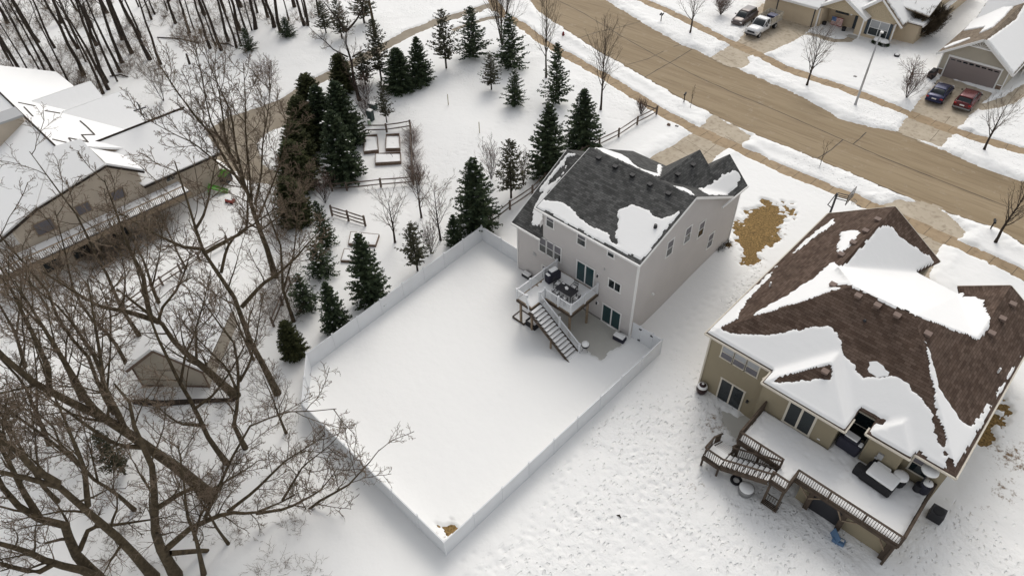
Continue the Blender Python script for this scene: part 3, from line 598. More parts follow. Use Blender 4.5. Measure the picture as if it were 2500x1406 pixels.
opening(H1, OB, Ux, Yn, -23.22, -21.36, .06, 2.08, 2, 1, name='sliding_door', glass='teal', fw=.1, mull=.09)
opening(H1, OB, Ux, Yn, -22.9, -21.7, 4.2, 5.12, 2, 1)
OX = (-20.35, 0, 0)
for y0, z0 in ((37.45, 6.3), (40.0, 6.12), (42.2, 5.4), (44.4, 2.85)): opening(H1, OX, Uy, Xp, y0, y0+.88, z0, z0+1.58, 1, 2, up_glass='screen')
for x, z in ((-23.95, 4.75), (-23.8, 1.8)):
    o = MB(); o.box((x, 33.64, z), (.22, .1, .3)); bl = o.build('wall_light', M['trim'], H1); l = MB(); l.tube([(x, 33.55, z-.12), (x, 33.52, z+.02), (x, 33.56, z+.12)], [.07, .09, .05], 8); l.build('lantern', M['dark'], bl)
MB().box((-30.95, 33.66, 2.95), (.3, .06, .3)).build('vent_cover', M['galv'], H1); MB().box((-23.4, 33.66, 5.75), (.1, .05, .2)).build('outlet_box', M['galv'], H1)
MB().tube([(-20.35, 36.3, 3.25), (-20.15, 36.3, 3.2)], .11, 10).build('dryer_vent', M['trim'], H1)
z1 = lambda x, y: (1240+x/2.511, 340+y/2.511)
for p in [(555, 125), (657, 178), (762, 230), (868, 287), (982, 343)]: roof_vent(H1, gp(*z1(*p), *A_back), None)
for p in [(1040, 225), (1133, 167)]: roof_vent(H1, gp(*z1(*p), *A_gr), None)
MB().tube([gp(*z1(903, 545), *A_back)+[0, 0, q] for q in (0, .35)], [.16, .12], 8).build('vent_pipe', M['dark'], H1)
S1_ = [([(192, 402), (240, 377), (310, 378), (350, 402), (400, 428), (440, 478), (500, 530), (560, 548), (600, 566), (625, 600), (640, 640), (560, 605), (480, 562), (400, 515), (300, 462)], A_back),
    ([(652, 598), (668, 560), (680, 500), (675, 440), (720, 415), (765, 400), (850, 430), (900, 478), (955, 487), (1000, 470), (1068, 425), (1000, 515), (900, 640), (830, 735), (780, 715), (720, 680), (680, 640)], A_back),
    ([(150, 492), (160, 430), (185, 370), (215, 330), (262, 272), (300, 250), (345, 185), (372, 140), (352, 195), (320, 240), (282, 292), (225, 350), (215, 420), (215, 565), (150, 520)], A_low),
    ([(66, 478), (120, 410), (190, 318), (250, 238), (310, 160), (362, 90), (430, 88), (400, 105), (372, 108), (330, 165), (262, 250), (196, 335), (128, 420), (80, 478)][2:12], A_low),
    ([(505, 42), (560, 50), (700, 97), (740, 122), (790, 172), (850, 195), (915, 212), (918, 155), (942, 152), (942, 180), (925, 232), (900, 226), (750, 158), (600, 88)], A_front),
    ([(1165, 302), (1240, 290), (1290, 240), (1330, 215), (1390, 195), (1420, 200), (1430, 240), (1400, 290), (1345, 340), (1240, 345), (1200, 325)], A_gr), ([(1010, 287), (1070, 295), (1120, 318), (1142, 342), (1125, 344), (1060, 312)], A_front)]
drape(H1, R1_, [[z1(*q) for q in P_] for P_, _p in S1_]+[[z1(*q) for q in [(186, 398), (200, 392), (330, 462), (460, 530), (600, 605), (700, 660), (830, 738), (815, 750), (700, 692), (500, 590), (300, 475)]]], .10, .07, .95, 3)
g_ = MB(); g_.bx(-32.3, -28.4, 48.41, 48.45, 1.35, 3.6); g_.build('garage_door', M['trim'], H1); MB().bx(-26.6, -25.6, 48.41, 48.45, 1.4, 3.5).build('front_door', M['slate'], H1)
for x in (-23.4, -22.0): opening(H1, (0, 48.6, 0), (-1, 0, 0), (0, 1, 0), -x, -x+.9, 3.9, 5.4, 1, 2); opening(H1, (0, 48.6, 0), (-1, 0, 0), (0, 1, 0), -x, -x+.9, 1.9, 3.3, 1, 2)
# ================= GREY HOUSE DECK =================
DK = thing('deck', 'raised deck with white balustrade and open stairs on the back of the grey house', 'deck', (-26, 31.5, 0))
Zd = 2.95
pl = [(-28.25, 33.6), (-28.25, 28.55), (-26.55, 28.55), (-26.55, 30.15), (-23.75, 30.15), (-23.75, 33.6)]
MB().slab([(x, y, Zd) for x, y in pl][::-1] if False else [(x, y, Zd) for x, y in pl], .06).build('platform', M['wood_lt'], DK)
b_ = MB()
for a, b in zip(pl[1:-1], pl[2:]): b_.beam((*a, Zd-.2), (*b, Zd-.2), .07, .26)
b_.beam((-28.25, 33.6, Zd-.2), (-28.25, 28.55, Zd-.2), .07, .26)
for x in np.arange(-27.8, -23.9, .45): b_.beam((x, 30.2 if x > -26.5 else 28.6, Zd-.18), (x, 33.6, Zd-.18), .05, .2)
b_.build('joist', M['wood'], DK)
for x, y in ((-28.0, 28.8), (-26.75, 28.8), (-24.0, 30.35), (-28.0, 32), (-24.0, 32.6)):
    MB().box((x, y, (Zd-.3)/2), (.16, .16, Zd-.3)).build('post', M['wood_lt'], DK)
sp_ = [(x, y, Zd+.005) for x, y in [(-28.15, 33.5), (-28.15, 28.65), (-26.65, 28.65), (-26.65, 30.25), (-23.85, 30.25), (-23.85, 33.5)]]
flat_snow(DK, [q[:2] for q in sp_], Zd, .09, .5, .08, 3)
for a, b in [((-28.22, 33.5), (-28.22, 31.9)), ((-28.22, 31.9), (-28.22, 30.2)), ((-28.22, 30.2), (-28.22, 28.6)), ((-28.22, 28.6), (-27.15, 28.6)), ((-26.6, 30.2), (-25.15, 30.2)), ((-25.15, 30.2), (-23.8, 30.2)), ((-23.8, 30.2), (-23.8, 31.9)), ((-23.8, 31.9), (-23.8, 33.5)), ((-26.6, 30.2), (-26.6, 29.6))]:
    r = MB(); railing(r, (*a, Zd), (*b, Zd), 1.0, .125, .1, .04); r.build('railing', M['white'], DK)
for p in [(-28.22, 33.5), (-28.22, 31.9), (-28.22, 30.2), (-28.22, 28.6), (-27.1, 28.6), (-26.6, 30.2), (-25.15, 30.2), (-23.8, 30.2), (-23.8, 31.9), (-23.8, 33.5), (-26.6, 29.55)]:
    q = MB(); q.box((*p, Zd+.53), (.13, .13, 1.1)); q.box((*p, Zd+1.1), (.17, .17, .05)); q.build('baluster_post', M['white'], DK)
# stair towards +x: top at x=-26.5, bottom x=-22.2
n = 14; x0, x1 = -26.45, -22.25; st = MB(); sn = MB()
for i in range(n):
    x = x0+(x1-x0)*(i+.5)/n; z = Zd*(1-(i+1)/(n+.5)); st.box((x, 28.88, z), (.30, 1.25, .05)); 
for y in (28.2, 29.55): st.beam((x0-.1, y, Zd-.2), (x1+.1, y, .0), .05, .28)
ST = st.build('stair', M['wood'], DK)
for i in range(n):
    x = x0+(x1-x0)*(i+.5)/n; z = Zd*(1-(i+1)/(n+.5)); sn.box((x, 28.88, z+.06), (.28, 1.16, .07))
sn.build('tread_snow', M['rsnow'], ST, bevel=.02)
r = MB(); railing(r, (x0-.1, 29.58, Zd-.1), (x1, 29.58, .12), .95, .125, .09, .04); r.build('stair_railing', M['white'], DK)
r = MB(); railing(r, (-27.1, 28.6, Zd), (-26.5, 28.2, Zd-.1), .95, .125, .08, .04); r.build('stair_railing', M['white'], DK)
MB().box((x1, 29.58, .58), (.13, .13, 1.15)).build('baluster_post', M['white'], DK); MB().box((-24.4, 29.55, 1.9), (.12, .12, 1.7)).build('baluster_post', M['white'], DK)
MB().box((-24.2, 28.3, .65), (.12, .12, 1.2)).build('post', M['wood_lt'], DK)
# ================= BROWN HOUSE =================
H2 = thing('house', 'olive-brown house with a brown hipped shingle roof half covered in snow, at the right', 'house', (-5, 42, 0))
wb = MB()
wb.bx(-13.35, 2.9, 34.3, 45.4, -.2, 5.8); wb.bx(-13.36, -8.6, 33.25, 34.29, -.2, 5.82); wb.bx(-8.58, -3.32, 32.28, 34.28, -.2, 5.81)
wb.bx(-1.62, .5, 32.95, 34.27, 2.6, 5.79); wb.bx(.502, 2.89, 33.7, 34.28, -.2, 5.78); wb.bx(-13.34, -4.9, 45.41, 51.5, .2, 5.83); wb.bx(-2.1, 2.88, 45.42, 49.4, .2, 5.77)
wb.wallpoly([(x, 51.51, z) for x, z in [(-13.33, 5.82), (-4.91, 5.82), (-9.1, 8.8)]], (0, 1, 0), .2); wb.wallpoly([(x, 49.41, z) for x, z in [(-2.1, 5.76), (2.87, 5.76), (.35, 7.6)]], (0, 1, 0), .2)
wb.bx(-3.45, 2.6, 29.5, 34.27, -.2, 2.55)
wb.build('wall', M['olive_siding'], H2)
ze = 6.0; zr = 6+.66*6.4
P1 = plane((-13.7, 33, ze), (3.2, 33, ze), (-3.2, 39.4, zr)); PL = plane((-13.7, 33, ze), (-7.3, 39.4, zr), (-13.7, 45, ze)); P2 = plane((3.2, 33, ze), (-3.2, 39.4, zr), (3.2, 50, ze))
zw = 6+.66*4.6; PRt = plane((-9.1, 41.2, zw), (-9.1, 52, zw), (-4.5, 52, ze)); P3 = plane((-7.3, 39.4, zr), (-3.2, 39.4, zr), (-4, 45.8, ze)); zq = 7.88; WL = plane((.35, 50, zq), (-2.5, 50, ze), (-2.5, 45.8, ze))
nz_ = 33+.62; E1_ = (-5.3, 49, 6.3); E2_ = (-2.0, 49, 6.0); RR_ = (-3.2, 39.4, zr)
T1 = plane((-7.3, 39.4, zr), RR_, E1_); T2 = plane(RR_, E2_, E1_); T3 = plane(RR_, (.35, 42.95, zq), E2_)
R2_ = [[(-13.7, 33, ze), (-2.9, 33, ze), (-2.9, nz_, ze+.66*.62), (-1.85, nz_, ze+.66*.62), (-1.85, 33, ze), (3.2, 33, ze), (-3.2, 39.4, zr), (-7.3, 39.4, zr)],
    [(-13.7, 33, ze), (-7.3, 39.4, zr), (-9.1, 41.6, zw), (-9.1, 52, zw), (-13.7, 52, ze)], [(-9.1, 41.6, zw), E1_, (-4.5, 52, ze), (-9.1, 52, zw)],
    [(-7.3, 39.4, zr), (-3.2, 39.4, zr), E1_, (-9.1, 41.6, zw)], [(-3.2, 39.4, zr), E2_, E1_], [(-3.2, 39.4, zr), (.35, 42.95, zq), E2_], [(3.2, 33, ze), (3.2, 50, ze), (.35, 50, zq), (.35, 42.95, zq), (-3.2, 39.4, zr)],
    [(.35, 42.95, zq), (.35, 50, zq), (-2.5, 50, ze), E2_],
    [(-8.55, 31.7, ze+.01), (-2.9, 31.7, ze+.01), (-5.72, 34.5, 7.86)], [(-2.9, 31.7, ze+.01), (-2.9, 33.05, ze+.01), (-5.72, 35.85, 7.86), (-5.72, 34.5, 7.86)], [(-8.55, 31.7, ze+.01), (-5.72, 34.5, 7.86), (-5.72, 35.85, 7.86), (-8.55, 33.05, ze+.01)],
    [(-1.85, 32.45, ze+.01), (.8, 32.45, ze+.01), (-.52, 33.75, 6.88)], [(.8, 32.45, ze+.01), (.8, 33.05, ze+.01), (-.52, 34.4, 6.88), (-.52, 33.75, 6.88)], [(-1.85, 32.45, ze+.01), (-.52, 33.75, 6.88), (-.52, 34.4, 6.88), (-1.85, 33.05, ze+.01)]]
roof(H2, R2_, M['sh_brown'], th=.15)
t = MB(); e_ = ze-.1
for a, b in [((-13.75, 32.95), (-8.55, 32.95)), ((-8.6, 31.65), (-2.85, 31.65)), ((-2.85, 31.65), (-2.85, 33)), ((-1.9, 32.4), (.85, 32.4)), ((-1.9, 32.4), (-1.9, 33)), ((.85, 32.95), (3.25, 32.95)), ((3.25, 32.95), (3.25, 50)), ((-13.75, 32.95), (-13.75, 52)), ((-8.6, 31.65), (-8.6, 32.95)), ((-5.3, 49.05), (-2.0, 49.05))]:
    t.beam((*a, e_-0), (*b, e_-0), .11, .14)
t.beam((-9.1, 52.03, zw-.1), (-4.5, 52.03, ze-.1), .05, .2); t.beam((-9.1, 52.03, zw-.1), (-13.7, 52.03, ze-.1), .05, .2); t.beam((.35, 50.03, zq-.1), (-2.5, 50.03, ze-.1), .05, .2); t.beam((.35, 50.03, zq-.1), (3.2, 50.03, ze-.1), .05, .2)
t.beam((-13.35, 33.23, 0), (-13.35, 33.23, 5.8), .12, .12, up=(1, 0, 0)); t.beam((-8.6, 33.2, 3), (-8.6, 32.3, 3), .01, .01)
t.build('trim', M['beige_trim'], H2)
MB().tube([(-8.72, 32.1, 5.85), (-8.75, 33.1, 5.3), (-8.75, 33.15, .3), (-8.8, 32.9, .15)], .05, 8).build('downspout', M['beige_trim'], H2)
OB = (0, 33.25, 0)
for i in range(3): opening(H2, OB, Ux, Yn, -12.35+.98*i, -12.35+.98*(i+1)-.03, 4.3, 5.55, 1, 2, up_glass='glass_lt', glass='screen', frame='beige_trim')
opening(H2, OB, Ux, Yn, -11.78, -9.88, .08, 2.38, 2, 1, name='sliding_door', frame='beige_trim', fw=.12, mull=.1)
OB = (0, 32.28, 0); opening(H2, OB, Ux, Yn, -6.6, -4.75, 3.0, 5.2, 2, 1, name='sliding_door', frame='beige_trim', fw=.14, mull=.12)
OB = (0, 34.3, 0); opening(H2, OB, Ux, Yn, -3.2, -1.75, 3.1, 5.45, 1, 2, frame='beige_trim', fw=.1)
OB = (0, 33.7, 0); opening(H2, OB, Ux, Yn, .95, 2.15, 3.7, 5.4, 1, 2, frame='beige_trim', fw=.1, up_glass='screen')
o = MB(); o.box((-9.5, 33.2, 1.6), (.16, .12, .26)); o.build('wall_light', M['dark'], H2)
o = MB(); o.box((-.6, 32.88, 4.3), (.34, .14, .5)); o.box((-.75, 32.86, 4.05), (.2, .2, .12)); o.build('speaker_box', M['galv'], H2); MB().box((-4.1, 32.26, 3.3), (.2, .05, .08)).build('outlet_box', M['trim'], H2)
o = MB(); o.bx(-2.45, -.62, 29.42, 29.49, .0, 2.1); o.build('garage_door', M['dark'], H2)
for x in (-2.62, -.45, 2.35): MB().bx(x-.16, x+.16, 29.16, 29.48, -.05, 2.6).build('pier', M['wood'], H2)
z2 = lambda x, y: (1680+x/2.812, 500+y/2.812); w2 = lambda x, y: (1680+x/2.778, 900+y/2.778)
for p, q, m in [((1163, 635), P1, 'b'), ((1295, 700), P1, 'b'), ((1430, 768), P1, 'b'), ((1640, 895), P2, 'b'), ((2078, 890), P2, 'b'), ((2152, 790), P2, 'b'), ((2222, 690), P2, 'b'), ((1297, 110), PL, 'b'), ((1213, 188), PL, 'b'), ((1128, 268), PL, 'b'), ((1045, 350), PL, 'b'), ((990, 558), PL, 'b'), ((1212, 797), P1, 'd')]:
    M.setdefault('vent_brown', node_mat('vent_brown', (.2, .145, .12), .7)); P = gp(*z2(*p), *q)
    if m == 'b': roof_vent(H2, P, None, 'vent_brown', .36)
    else: MB().tube([P, P+[0, 0, .12]], [.12, .06], 8).build('vent_pipe', M['dark'], H2)
for p, q in [((2125, 1150), P2), ((560, 560), PL)]: pipe(H2, gp(*z2(*p), *q), .42, .07)
bay = plane((-8.55, 31.7, ze), (-2.9, 31.7, ze), (-5.72, 34.5, 7.86)); roof_vent(H2, gp(*w2(925, 28), *bay), None, 'vent_brown', .36)
S2_ = [
    ([(118, 872), (210, 852), (270, 880), (400, 890), (560, 885), (700, 865), (900, 838), (960, 840), (1010, 870), (1045, 920), (1052, 960), (1050, 1010), (950, 1080), (800, 1130), (620, 1165), (560, 1140), (400, 1040)], P1),
    ([(1052, 985), (1100, 1050), (1150, 1130), (1210, 1190), (1280, 1192), (1400, 1180), (1490, 1220), (1540, 1270), (1600, 1340), (1660, 1425), (1700, 1530), (1740, 1690), (1775, 1800), (1700, 1800), (1640, 1740), (1500, 1620), (1450, 1540), (1420, 1500), (1290, 1440), (1150, 1420), (1060, 1500), (1040, 1380), (1030, 1150)], P1),
    ([(1617, 920), (1640, 925), (1680, 1080), (1720, 1250), (1780, 1340), (1830, 1420), (1880, 1500), (1945, 1530), (2010, 1440), (2090, 1330), (2180, 1200), (2240, 1110), (2300, 1030), (2330, 1020), (2100, 1350), (1835, 1810), (1790, 1720), (1745, 1560), (1700, 1350), (1665, 1180)], P2),
    ([(1865, 655), (1900, 632), (1960, 630), (2030, 660), (2032, 700), (2062, 760), (2070, 820), (2050, 870), (1985, 930), (1900, 830), (1850, 720)], WL),
    ([(1012, 450), (1100, 382), (1200, 290), (1290, 180), (1340, 140), (1400, 160), (1450, 210), (1530, 270), (1640, 345), (1695, 388), (1595, 512), (1520, 480), (1370, 490), (1200, 500), (1065, 505)], PRt),
    ([(430, 770), (560, 680), (700, 610), (850, 510), (950, 420), (1010, 385), (1030, 440), (1060, 508), (1080, 540), (1060, 555), (1000, 545), (960, 560), (1060, 570), (900, 622), (640, 708)], PL),
    ([(1020, 325), (1040, 230), (1050, 190), (1160, 175), (1180, 200), (1130, 250), (1100, 300), (1050, 335)], PL),
    ([(1003, 88), (1000, 130), (900, 200), (850, 240), (700, 350), (600, 430), (560, 500), (480, 580), (400, 660), (355, 740), (345, 780), (215, 850), (125, 864), (300, 697), (600, 437), (850, 207)], PL)]
AP = (-5.72, 34.5, 7.86); AQ = (-5.72, 35.85, 7.86); T_1 = [z2(*q) for q in [(1085, 548), (1068, 515), (1200, 492), (1370, 485), (1500, 482)]]+[pr(E1_), pr(RR_), pr((-6.8, 39.4, zr))]
MK = [[z2(*q) for q in P_] for P_, _p in S2_]+[T_1, [pr(q) for q in (RR_, E2_, E1_)], [pr(q) for q in (RR_, (.35, 42.95, zq), E2_)], [pr(q) for q in ((-8.6, 31.6, ze), AP, AQ, (-8.6, 33.1, ze))], [pr(q) for q in ((-2.85, 31.6, ze), (-2.85, 33.1, ze), AQ, (-5.6, 34.3, 7.7))],
    [pr(q) for q in ((-8.6, 31.6, ze), (-2.8, 31.6, ze), (-5.3, 34.1, 7.6))]+[w2(*q) for q in [(1000, 55), (985, 48), (960, 75), (900, 80), (800, 75), (700, 90), (590, 95)]], [pr(q) for q in ((-1.95, 32.35, ze), (.85, 32.35, ze), (-.3, 33.5, 6.7))]+[w2(1465, 400), w2(1400, 405), w2(1310, 420), w2(1210, 445)],
    [pr(q) for q in ((.8, 32.4, ze), (.85, 33.1, ze), (-.52, 34.4, 6.9), (-.5, 33.75, 6.9))], [pr(q) for q in ((-1.9, 32.4, ze), (-.52, 33.75, 6.9), (-.52, 34.4, 6.9), (-1.9, 33.1, ze))]]
drape(H2, R2_, MK, .11, .09, .95, 8)
snowpx(H2, [(1236, 1078), (1270, 1066), (1340, 1105), (1380, 1150), (1372, 1178), (1300, 1178), (1240, 1150)], P1, z2, th=.03, jag=.1)
MB().bx(-12.4, -6.0, 51.52, 51.56, 1.4, 3.9).build('garage_door', M['beige_trim'], H2); MB().bx(-4.2, -3.2, 45.41, 45.45, 1.5, 3.6).build('front_door', M['slate'], H2)
opening(H2, (0, 49.41, 0), (-1, 0, 0), (0, 1, 0), -1.3, .4, 2.4, 4.2, 2, 2, frame='beige_trim')
# ================= BROWN HOUSE DECK =================
D2 = thing('deck', 'long weathered wood deck behind the olive-brown house with snow, dark railings and switchback stairs', 'deck', (-2, 31, 0))
Zk = 2.9
pl = [(-8.0, 32.25), (-8.0, 28.85), (-4.95, 28.85), (-4.95, 27.6), (-3.85, 27.6), (-3.85, 28.8), (2.68, 28.8), (2.68, 33.65), (.5, 33.65), (.5, 32.9), (-1.6, 32.9), (-1.6, 34.2), (-3.3, 34.2), (-3.3, 32.25)]
MB().slab([(x, y, Zk) for x, y in pl], .07).build('platform', M['wood'], D2)
flat_snow(D2, [(-7.95, 32.24), (-7.95, 28.92), (-4.88, 28.92), (-4.88, 27.66), (-3.92, 27.66), (-3.92, 28.88), (2.6, 28.88), (2.6, 33.62), (.5, 33.62), (.5, 32.92), (-1.6, 32.92), (-1.6, 34.2), (-3.3, 34.2), (-3.3, 32.24)], Zk, .15, 1.0, .08, 5)
b_ = MB()
edge = [(-8.0, 32.2), (-8.0, 28.85), (-4.95, 28.85), (-4.95, 27.6), (-3.85, 27.6), (-3.85, 28.8), (2.68, 28.8), (2.68, 33.6)]
for a, b in zip(edge[:-1], edge[1:]): b_.beam((*a, Zk-.2), (*b, Zk-.2), .06, .28)
b_.build('rim_joist', M['wood'], D2)
for x, y in ((-7.8, 28.95), (-6.4, 28.95), (-4.85, 27.75), (-3.95, 27.75), (2.55, 28.95)): MB().box((x, y, (Zk-.3)/2), (.15, .15, Zk-.3)).build('post', M['wood'], D2)
for a, b in [((-8.0, 32.2), (-8.0, 28.85)), ((-8.0, 28.85), (-6.5, 28.85)), ((-6.5, 28.85), (-5.0, 28.85)), ((-4.95, 27.6), (-3.85, 27.6)), ((-3.85, 27.6), (-3.85, 28.8)), ((-3.85, 28.8), (-1.7, 28.8)), ((-1.7, 28.8), (.5, 28.8)), ((.5, 28.8), (2.68, 28.8)), ((2.68, 28.8), (2.68, 31.2)), ((2.68, 31.2), (2.68, 33.6))]:
    r = MB(); railing(r, (*a, Zk), (*b, Zk), .98, .14, .14, .035, top=.05); r.build('railing', M['wood'], D2)
for p in edge+[(-6.5, 28.85), (-1.7, 28.8), (.5, 28.8), (2.68, 31.2)]: MB().box((*p, Zk+.45), (.12, .12, 1.1)).build('baluster_post', M['wood'], D2)
MB().bx(-3.7, 2.5, 28.93, 28.96, Zk+.985, Zk+1.02).build('rail_snow', M['rsnow'], D2) if False else None
ZL = 1.2; n = 9; x0, x1 = -4.98, -8.1; st = MB(); sn = MB()
for i in range(n): x = x0+(x1-x0)*(i+.5)/n; z = Zk-(Zk-ZL)*(i+1)/(n+1); st.box((x, 28.0, z), (.32, 1.2, .05)); sn.box((x, 28.0, z+.06), (.26, 1.05, .08))
for y in (27.38, 28.62): st.beam((x0, y, Zk-.15), (x1, y, ZL-.15), .05, .3)
st.box((-8.75, 27.95, ZL), (1.35, 1.3, .08)); st.box((-8.75, 27.3, ZL-.15), (1.35, .06, .28)); st.box((-9.42, 27.95, ZL-.15), (.06, 1.3, .28))
for p in ((-9.35, 27.35), (-8.15, 27.35), (-9.35, 28.55)): st.box((*p, (ZL-.1)/2), (.12, .12, ZL-.1))
for i in range(5): z = ZL-(i+1)*.2; st.box((-8.75, 28.75+.28*i, z), (1.2, .28, .05)); sn.box((-8.75, 28.75+.28*i, z+.05), (1.0, .22, .06))
sn.box((-8.75, 27.95, ZL+.1), (1.2, 1.15, .12)); SS = st.build('stair', M['wood'], D2); sn.build('tread_snow', M['rsnow'], SS, bevel=.03)
for a, b in [((x0, 27.38, Zk), (x1, 27.38, ZL)), ((x0, 28.64, Zk), (x1, 28.64, ZL)), ((x1, 27.38, ZL), (-9.42, 27.38, ZL)), ((-9.42, 27.38, ZL), (-9.42, 28.6, ZL)), ((-9.4, 28.6, ZL), (-9.4, 29.9, .2)), ((-8.12, 28.7, ZL), (-8.12, 29.9, .2))]:
    r = MB(); railing(r, a, b, .98, .14, .13, .035); r.build('stair_railing', M['wood'], D2)
for a, b in [((-3.6, 29.1, 2.35), (-2.75, 29.2, 1.3)), ((-2.75, 29.2, 1.3), (-1.9, 29.1, 2.35)), ((-1.0, 29.1, 2.35), (-.5, 29.2, 1.3)), ((-.5, 29.2, 1.3), (.6, 29.1, 2.35)), ((1.5, 29.1, 2.35), (2.3, 29.2, 1.1))]: MB().beam(a, b, .07, .09).build('brace', M['wood_lt'], D2)
# ================= WHITE VINYL FENCE =================
FN = thing('fence', 'tall white vinyl privacy fence running round the smooth snowy back yard', 'fence', (-17.5, 10.8, 0))
fp = [(-33.05, 34.1), (-38.3, 34.2), (-36.9, 13.7), (-33.0, 10.7), (-17.45, 10.8), (-17.4, 33.85)]
FH = 1.83
for a, b in zip(fp[:-1], fp[1:]):
    a, b = np.array(a), np.array(b); L = np.hypot(*(b-a)); n = max(1, round(L/2.45))
    for i in range(n):
        p, q = a+(b-a)*i/n, a+(b-a)*(i+1)/n; m = MB(); t = (q-p)/np.hypot(*(q-p)); p2, q2 = p+t*.05, q-t*.05
        m.beam((*p2, FH/2+.02), (*q2, FH/2+.02), .045, FH-.18); m.beam((*p2, FH-.05), (*q2, FH-.05), .075, .1); m.beam((*p2, .1), (*q2, .1), .075, .14)
        m.build('panel', M['white'], FN)
        c = MB(); c.box((*p, FH/2+.03), (.12, .12, FH+.06)); c.box((*p, FH+.08), (.15, .15, .04)); c.build('post', M['white'], FN)
c = MB(); c.box((-17.4, 33.85, FH/2+.03), (.12, .12, FH+.06)); c.build('post', M['white'], FN)
GT = thing('gate', 'white vinyl gate with black hinges closing the gap beside the grey house corner', 'gate', (-18.9, 33.8, 0))
for x0, x1, nm in ((-20.2, -19.5, 'panel'), (-19.42, -18.3, 'leaf'), (-18.2, -17.5, 'panel')):
    m = MB(); m.beam((x0, 33.8, FH/2+.05), (x1, 33.8, FH/2+.05), .05, FH-.2); m.beam((x0, 33.8, FH-.03), (x1, 33.8, FH-.03), .08, .1); m.beam((x0, 33.8, .12), (x1, 33.8, .12), .08, .12); o = m.build(nm, M['white'], GT)
    if nm == 'leaf':
        for x, z in ((-19.42, 1.6), (-19.42, .35), (-18.32, 1.62)): MB().box((x, 33.74, z), (.22, .07, .09)).build('hinge' if x < -19 else 'latch', M['black'], o)
for x in (-19.46, -18.25): MB().box((x, 33.8, FH/2+.08), (.11, .11, FH+.15)).build('post', M['white'], GT)
# ================= SPLIT RAIL FENCES =================
def rail_fence(label, px, h=1.15, rails=2, step=2.6, closed=False):
    P = [G(*p) for p in px]; T_ = thing('rail_fence', label, 'fence', P[0]); rn = random.Random(len(label))
    for a, b in zip(P[:-1], P[1:]):
        L = np.hypot(*(b-a)[:2]); n = max(1, round(L/step))
        for i in range(n+1):
            p = a+(b-a)*i/n; p[2] = float(zt(p[0], p[1]))
            if i < n or b is P[-1]: MB().beam(p-[0, 0, .1], p+[rn.uniform(-.03, .03), rn.uniform(-.03, .03), h+.12], .17, .15, up=(1, 0, 0)).build('post', M['rail'], T_)
            if i < n:
                q = a+(b-a)*(i+1)/n; q[2] = float(zt(q[0], q[1])); 
                for k in range(rails):
                    z = h*(k+1)/rails-.05; MB().tube([p+[0, 0, z+rn.uniform(-.04, .04)], (p+q)/2+[0, 0, z-.02], q+[0, 0, z+rn.uniform(-.04, .04)]], [.055, .075, .06], 6).build('rail', M['rail'], T_)
    return T_
rail_fence('split rail fence running beside the grey house up to the street sidewalk', [(1188, 560), (1245, 515), (1300, 478), (1360, 420), (1420, 385), (1463, 362), (1510, 338), (1555, 308), (1602, 283)])
rail_fence('short split rail return with dry plants beside the sidewalk corner', [(1602, 283), (1562, 268)], .9, 1)
rail_fence('split rail fence with vines on the far and right sides of the garden beds', [(872, 328), (890, 327), (945, 326), (1003, 317), (1006, 380), (1010, 455)])
rail_fence('split rail fence in front of the garden beds under the tall spruce', [(1010, 453), (931, 460), (848, 468), (812, 470)])
rail_fence('three-rail section of fence standing alone left of the orchard trees', [(812, 530), (893, 555)], 1.35, 3)
rail_fence('split rail fence crossing behind the snow-roofed shed', [(310, 765), (400, 700), (490, 640), (560, 600)])
rail_fence('split rail fence remnant left of the white fence behind bare branches', [(670, 800), (712, 700)])
# ================= RAISED BEDS =================
def bed(label, px, h=.5, inset=None):
    P = [G(*p) for p in px]; c = sum(P)/4; T_ = thing('raised_bed', label, 'garden bed', c, group='raised beds of the garden')
    m = MB()
    for a, b in zip(P, P[1:]+P[:1]): m.beam(a+[0, 0, h/2+.05], b+[0, 0, h/2+.05], .06, h)
    m.build('frame', M['wood_bed'], T_); c_ = c[:2]; flat_snow(T_, [tuple(p[:2]+(p[:2]-c_)*.015) for p in P], P[0][2]+h*1.0, .12, .3, .07, int(c[0]) % 9)
    return T_
bed('snow-filled timber bed at the left of the fenced garden', [(890, 380), (925, 376), (922, 338), (893, 341)])
bed('snow-filled timber bed with a snowy bucket at the right of the fenced garden', [(943, 373), (978, 372), (976, 336), (944, 338)])
bed('long low timber bed with a hoop nearest the garden fence', [(918, 408), (980, 404), (979, 381), (918, 385)])
bed('empty timber bed behind the big dark spruce by the white fence', [(852, 602), (918, 606), (927, 580), (858, 573)], .35)
bed('timber bed half hidden left of the big dark spruce', [(834, 643), (880, 646), (900, 620), (842, 615)], .35)
# ================= LEFT HOUSE =================
H3 = thing('house', 'beige house under thick roof snow, seen behind bare trees at the left', 'house', (-70, 10, 0))
wb = MB(); S = 'beige_siding'
wb.wallpoly([(-65.2, y, z) for y, z in [(2.9, -.2), (2.9, 5.3), (5.2, 6.3), (11.8, 7.5), (14.3, 5.7), (14.3, -.2)]], Xp, 3.0)
wb.bx(-84, -67, 3.0, 16.8, -.2, 5.0); wb.bx(-76, -66.0, 14.1, 22.1, -.2, 4.15); wb.bx(-85.3, -78.7, 12, 18.5, -.2, 5.0)
wb.bx(-67, -64.2, 2.0, 13.6, -.2, 2.7)
wb.build('wall', M[S], H3)
zz_ = 9.0
RM1 = plane((-69, 9.6, zz_), (-95, 9.6, zz_), (-80, 17.5, 5)); RM2 = plane((-69, 9.6, zz_), (-95, 9.6, zz_), (-80, 1.5, 5)); RW = plane((-70.6, 14, 7.05), (-70.6, 22, 7.05), (-64.9, 18, 4.2))
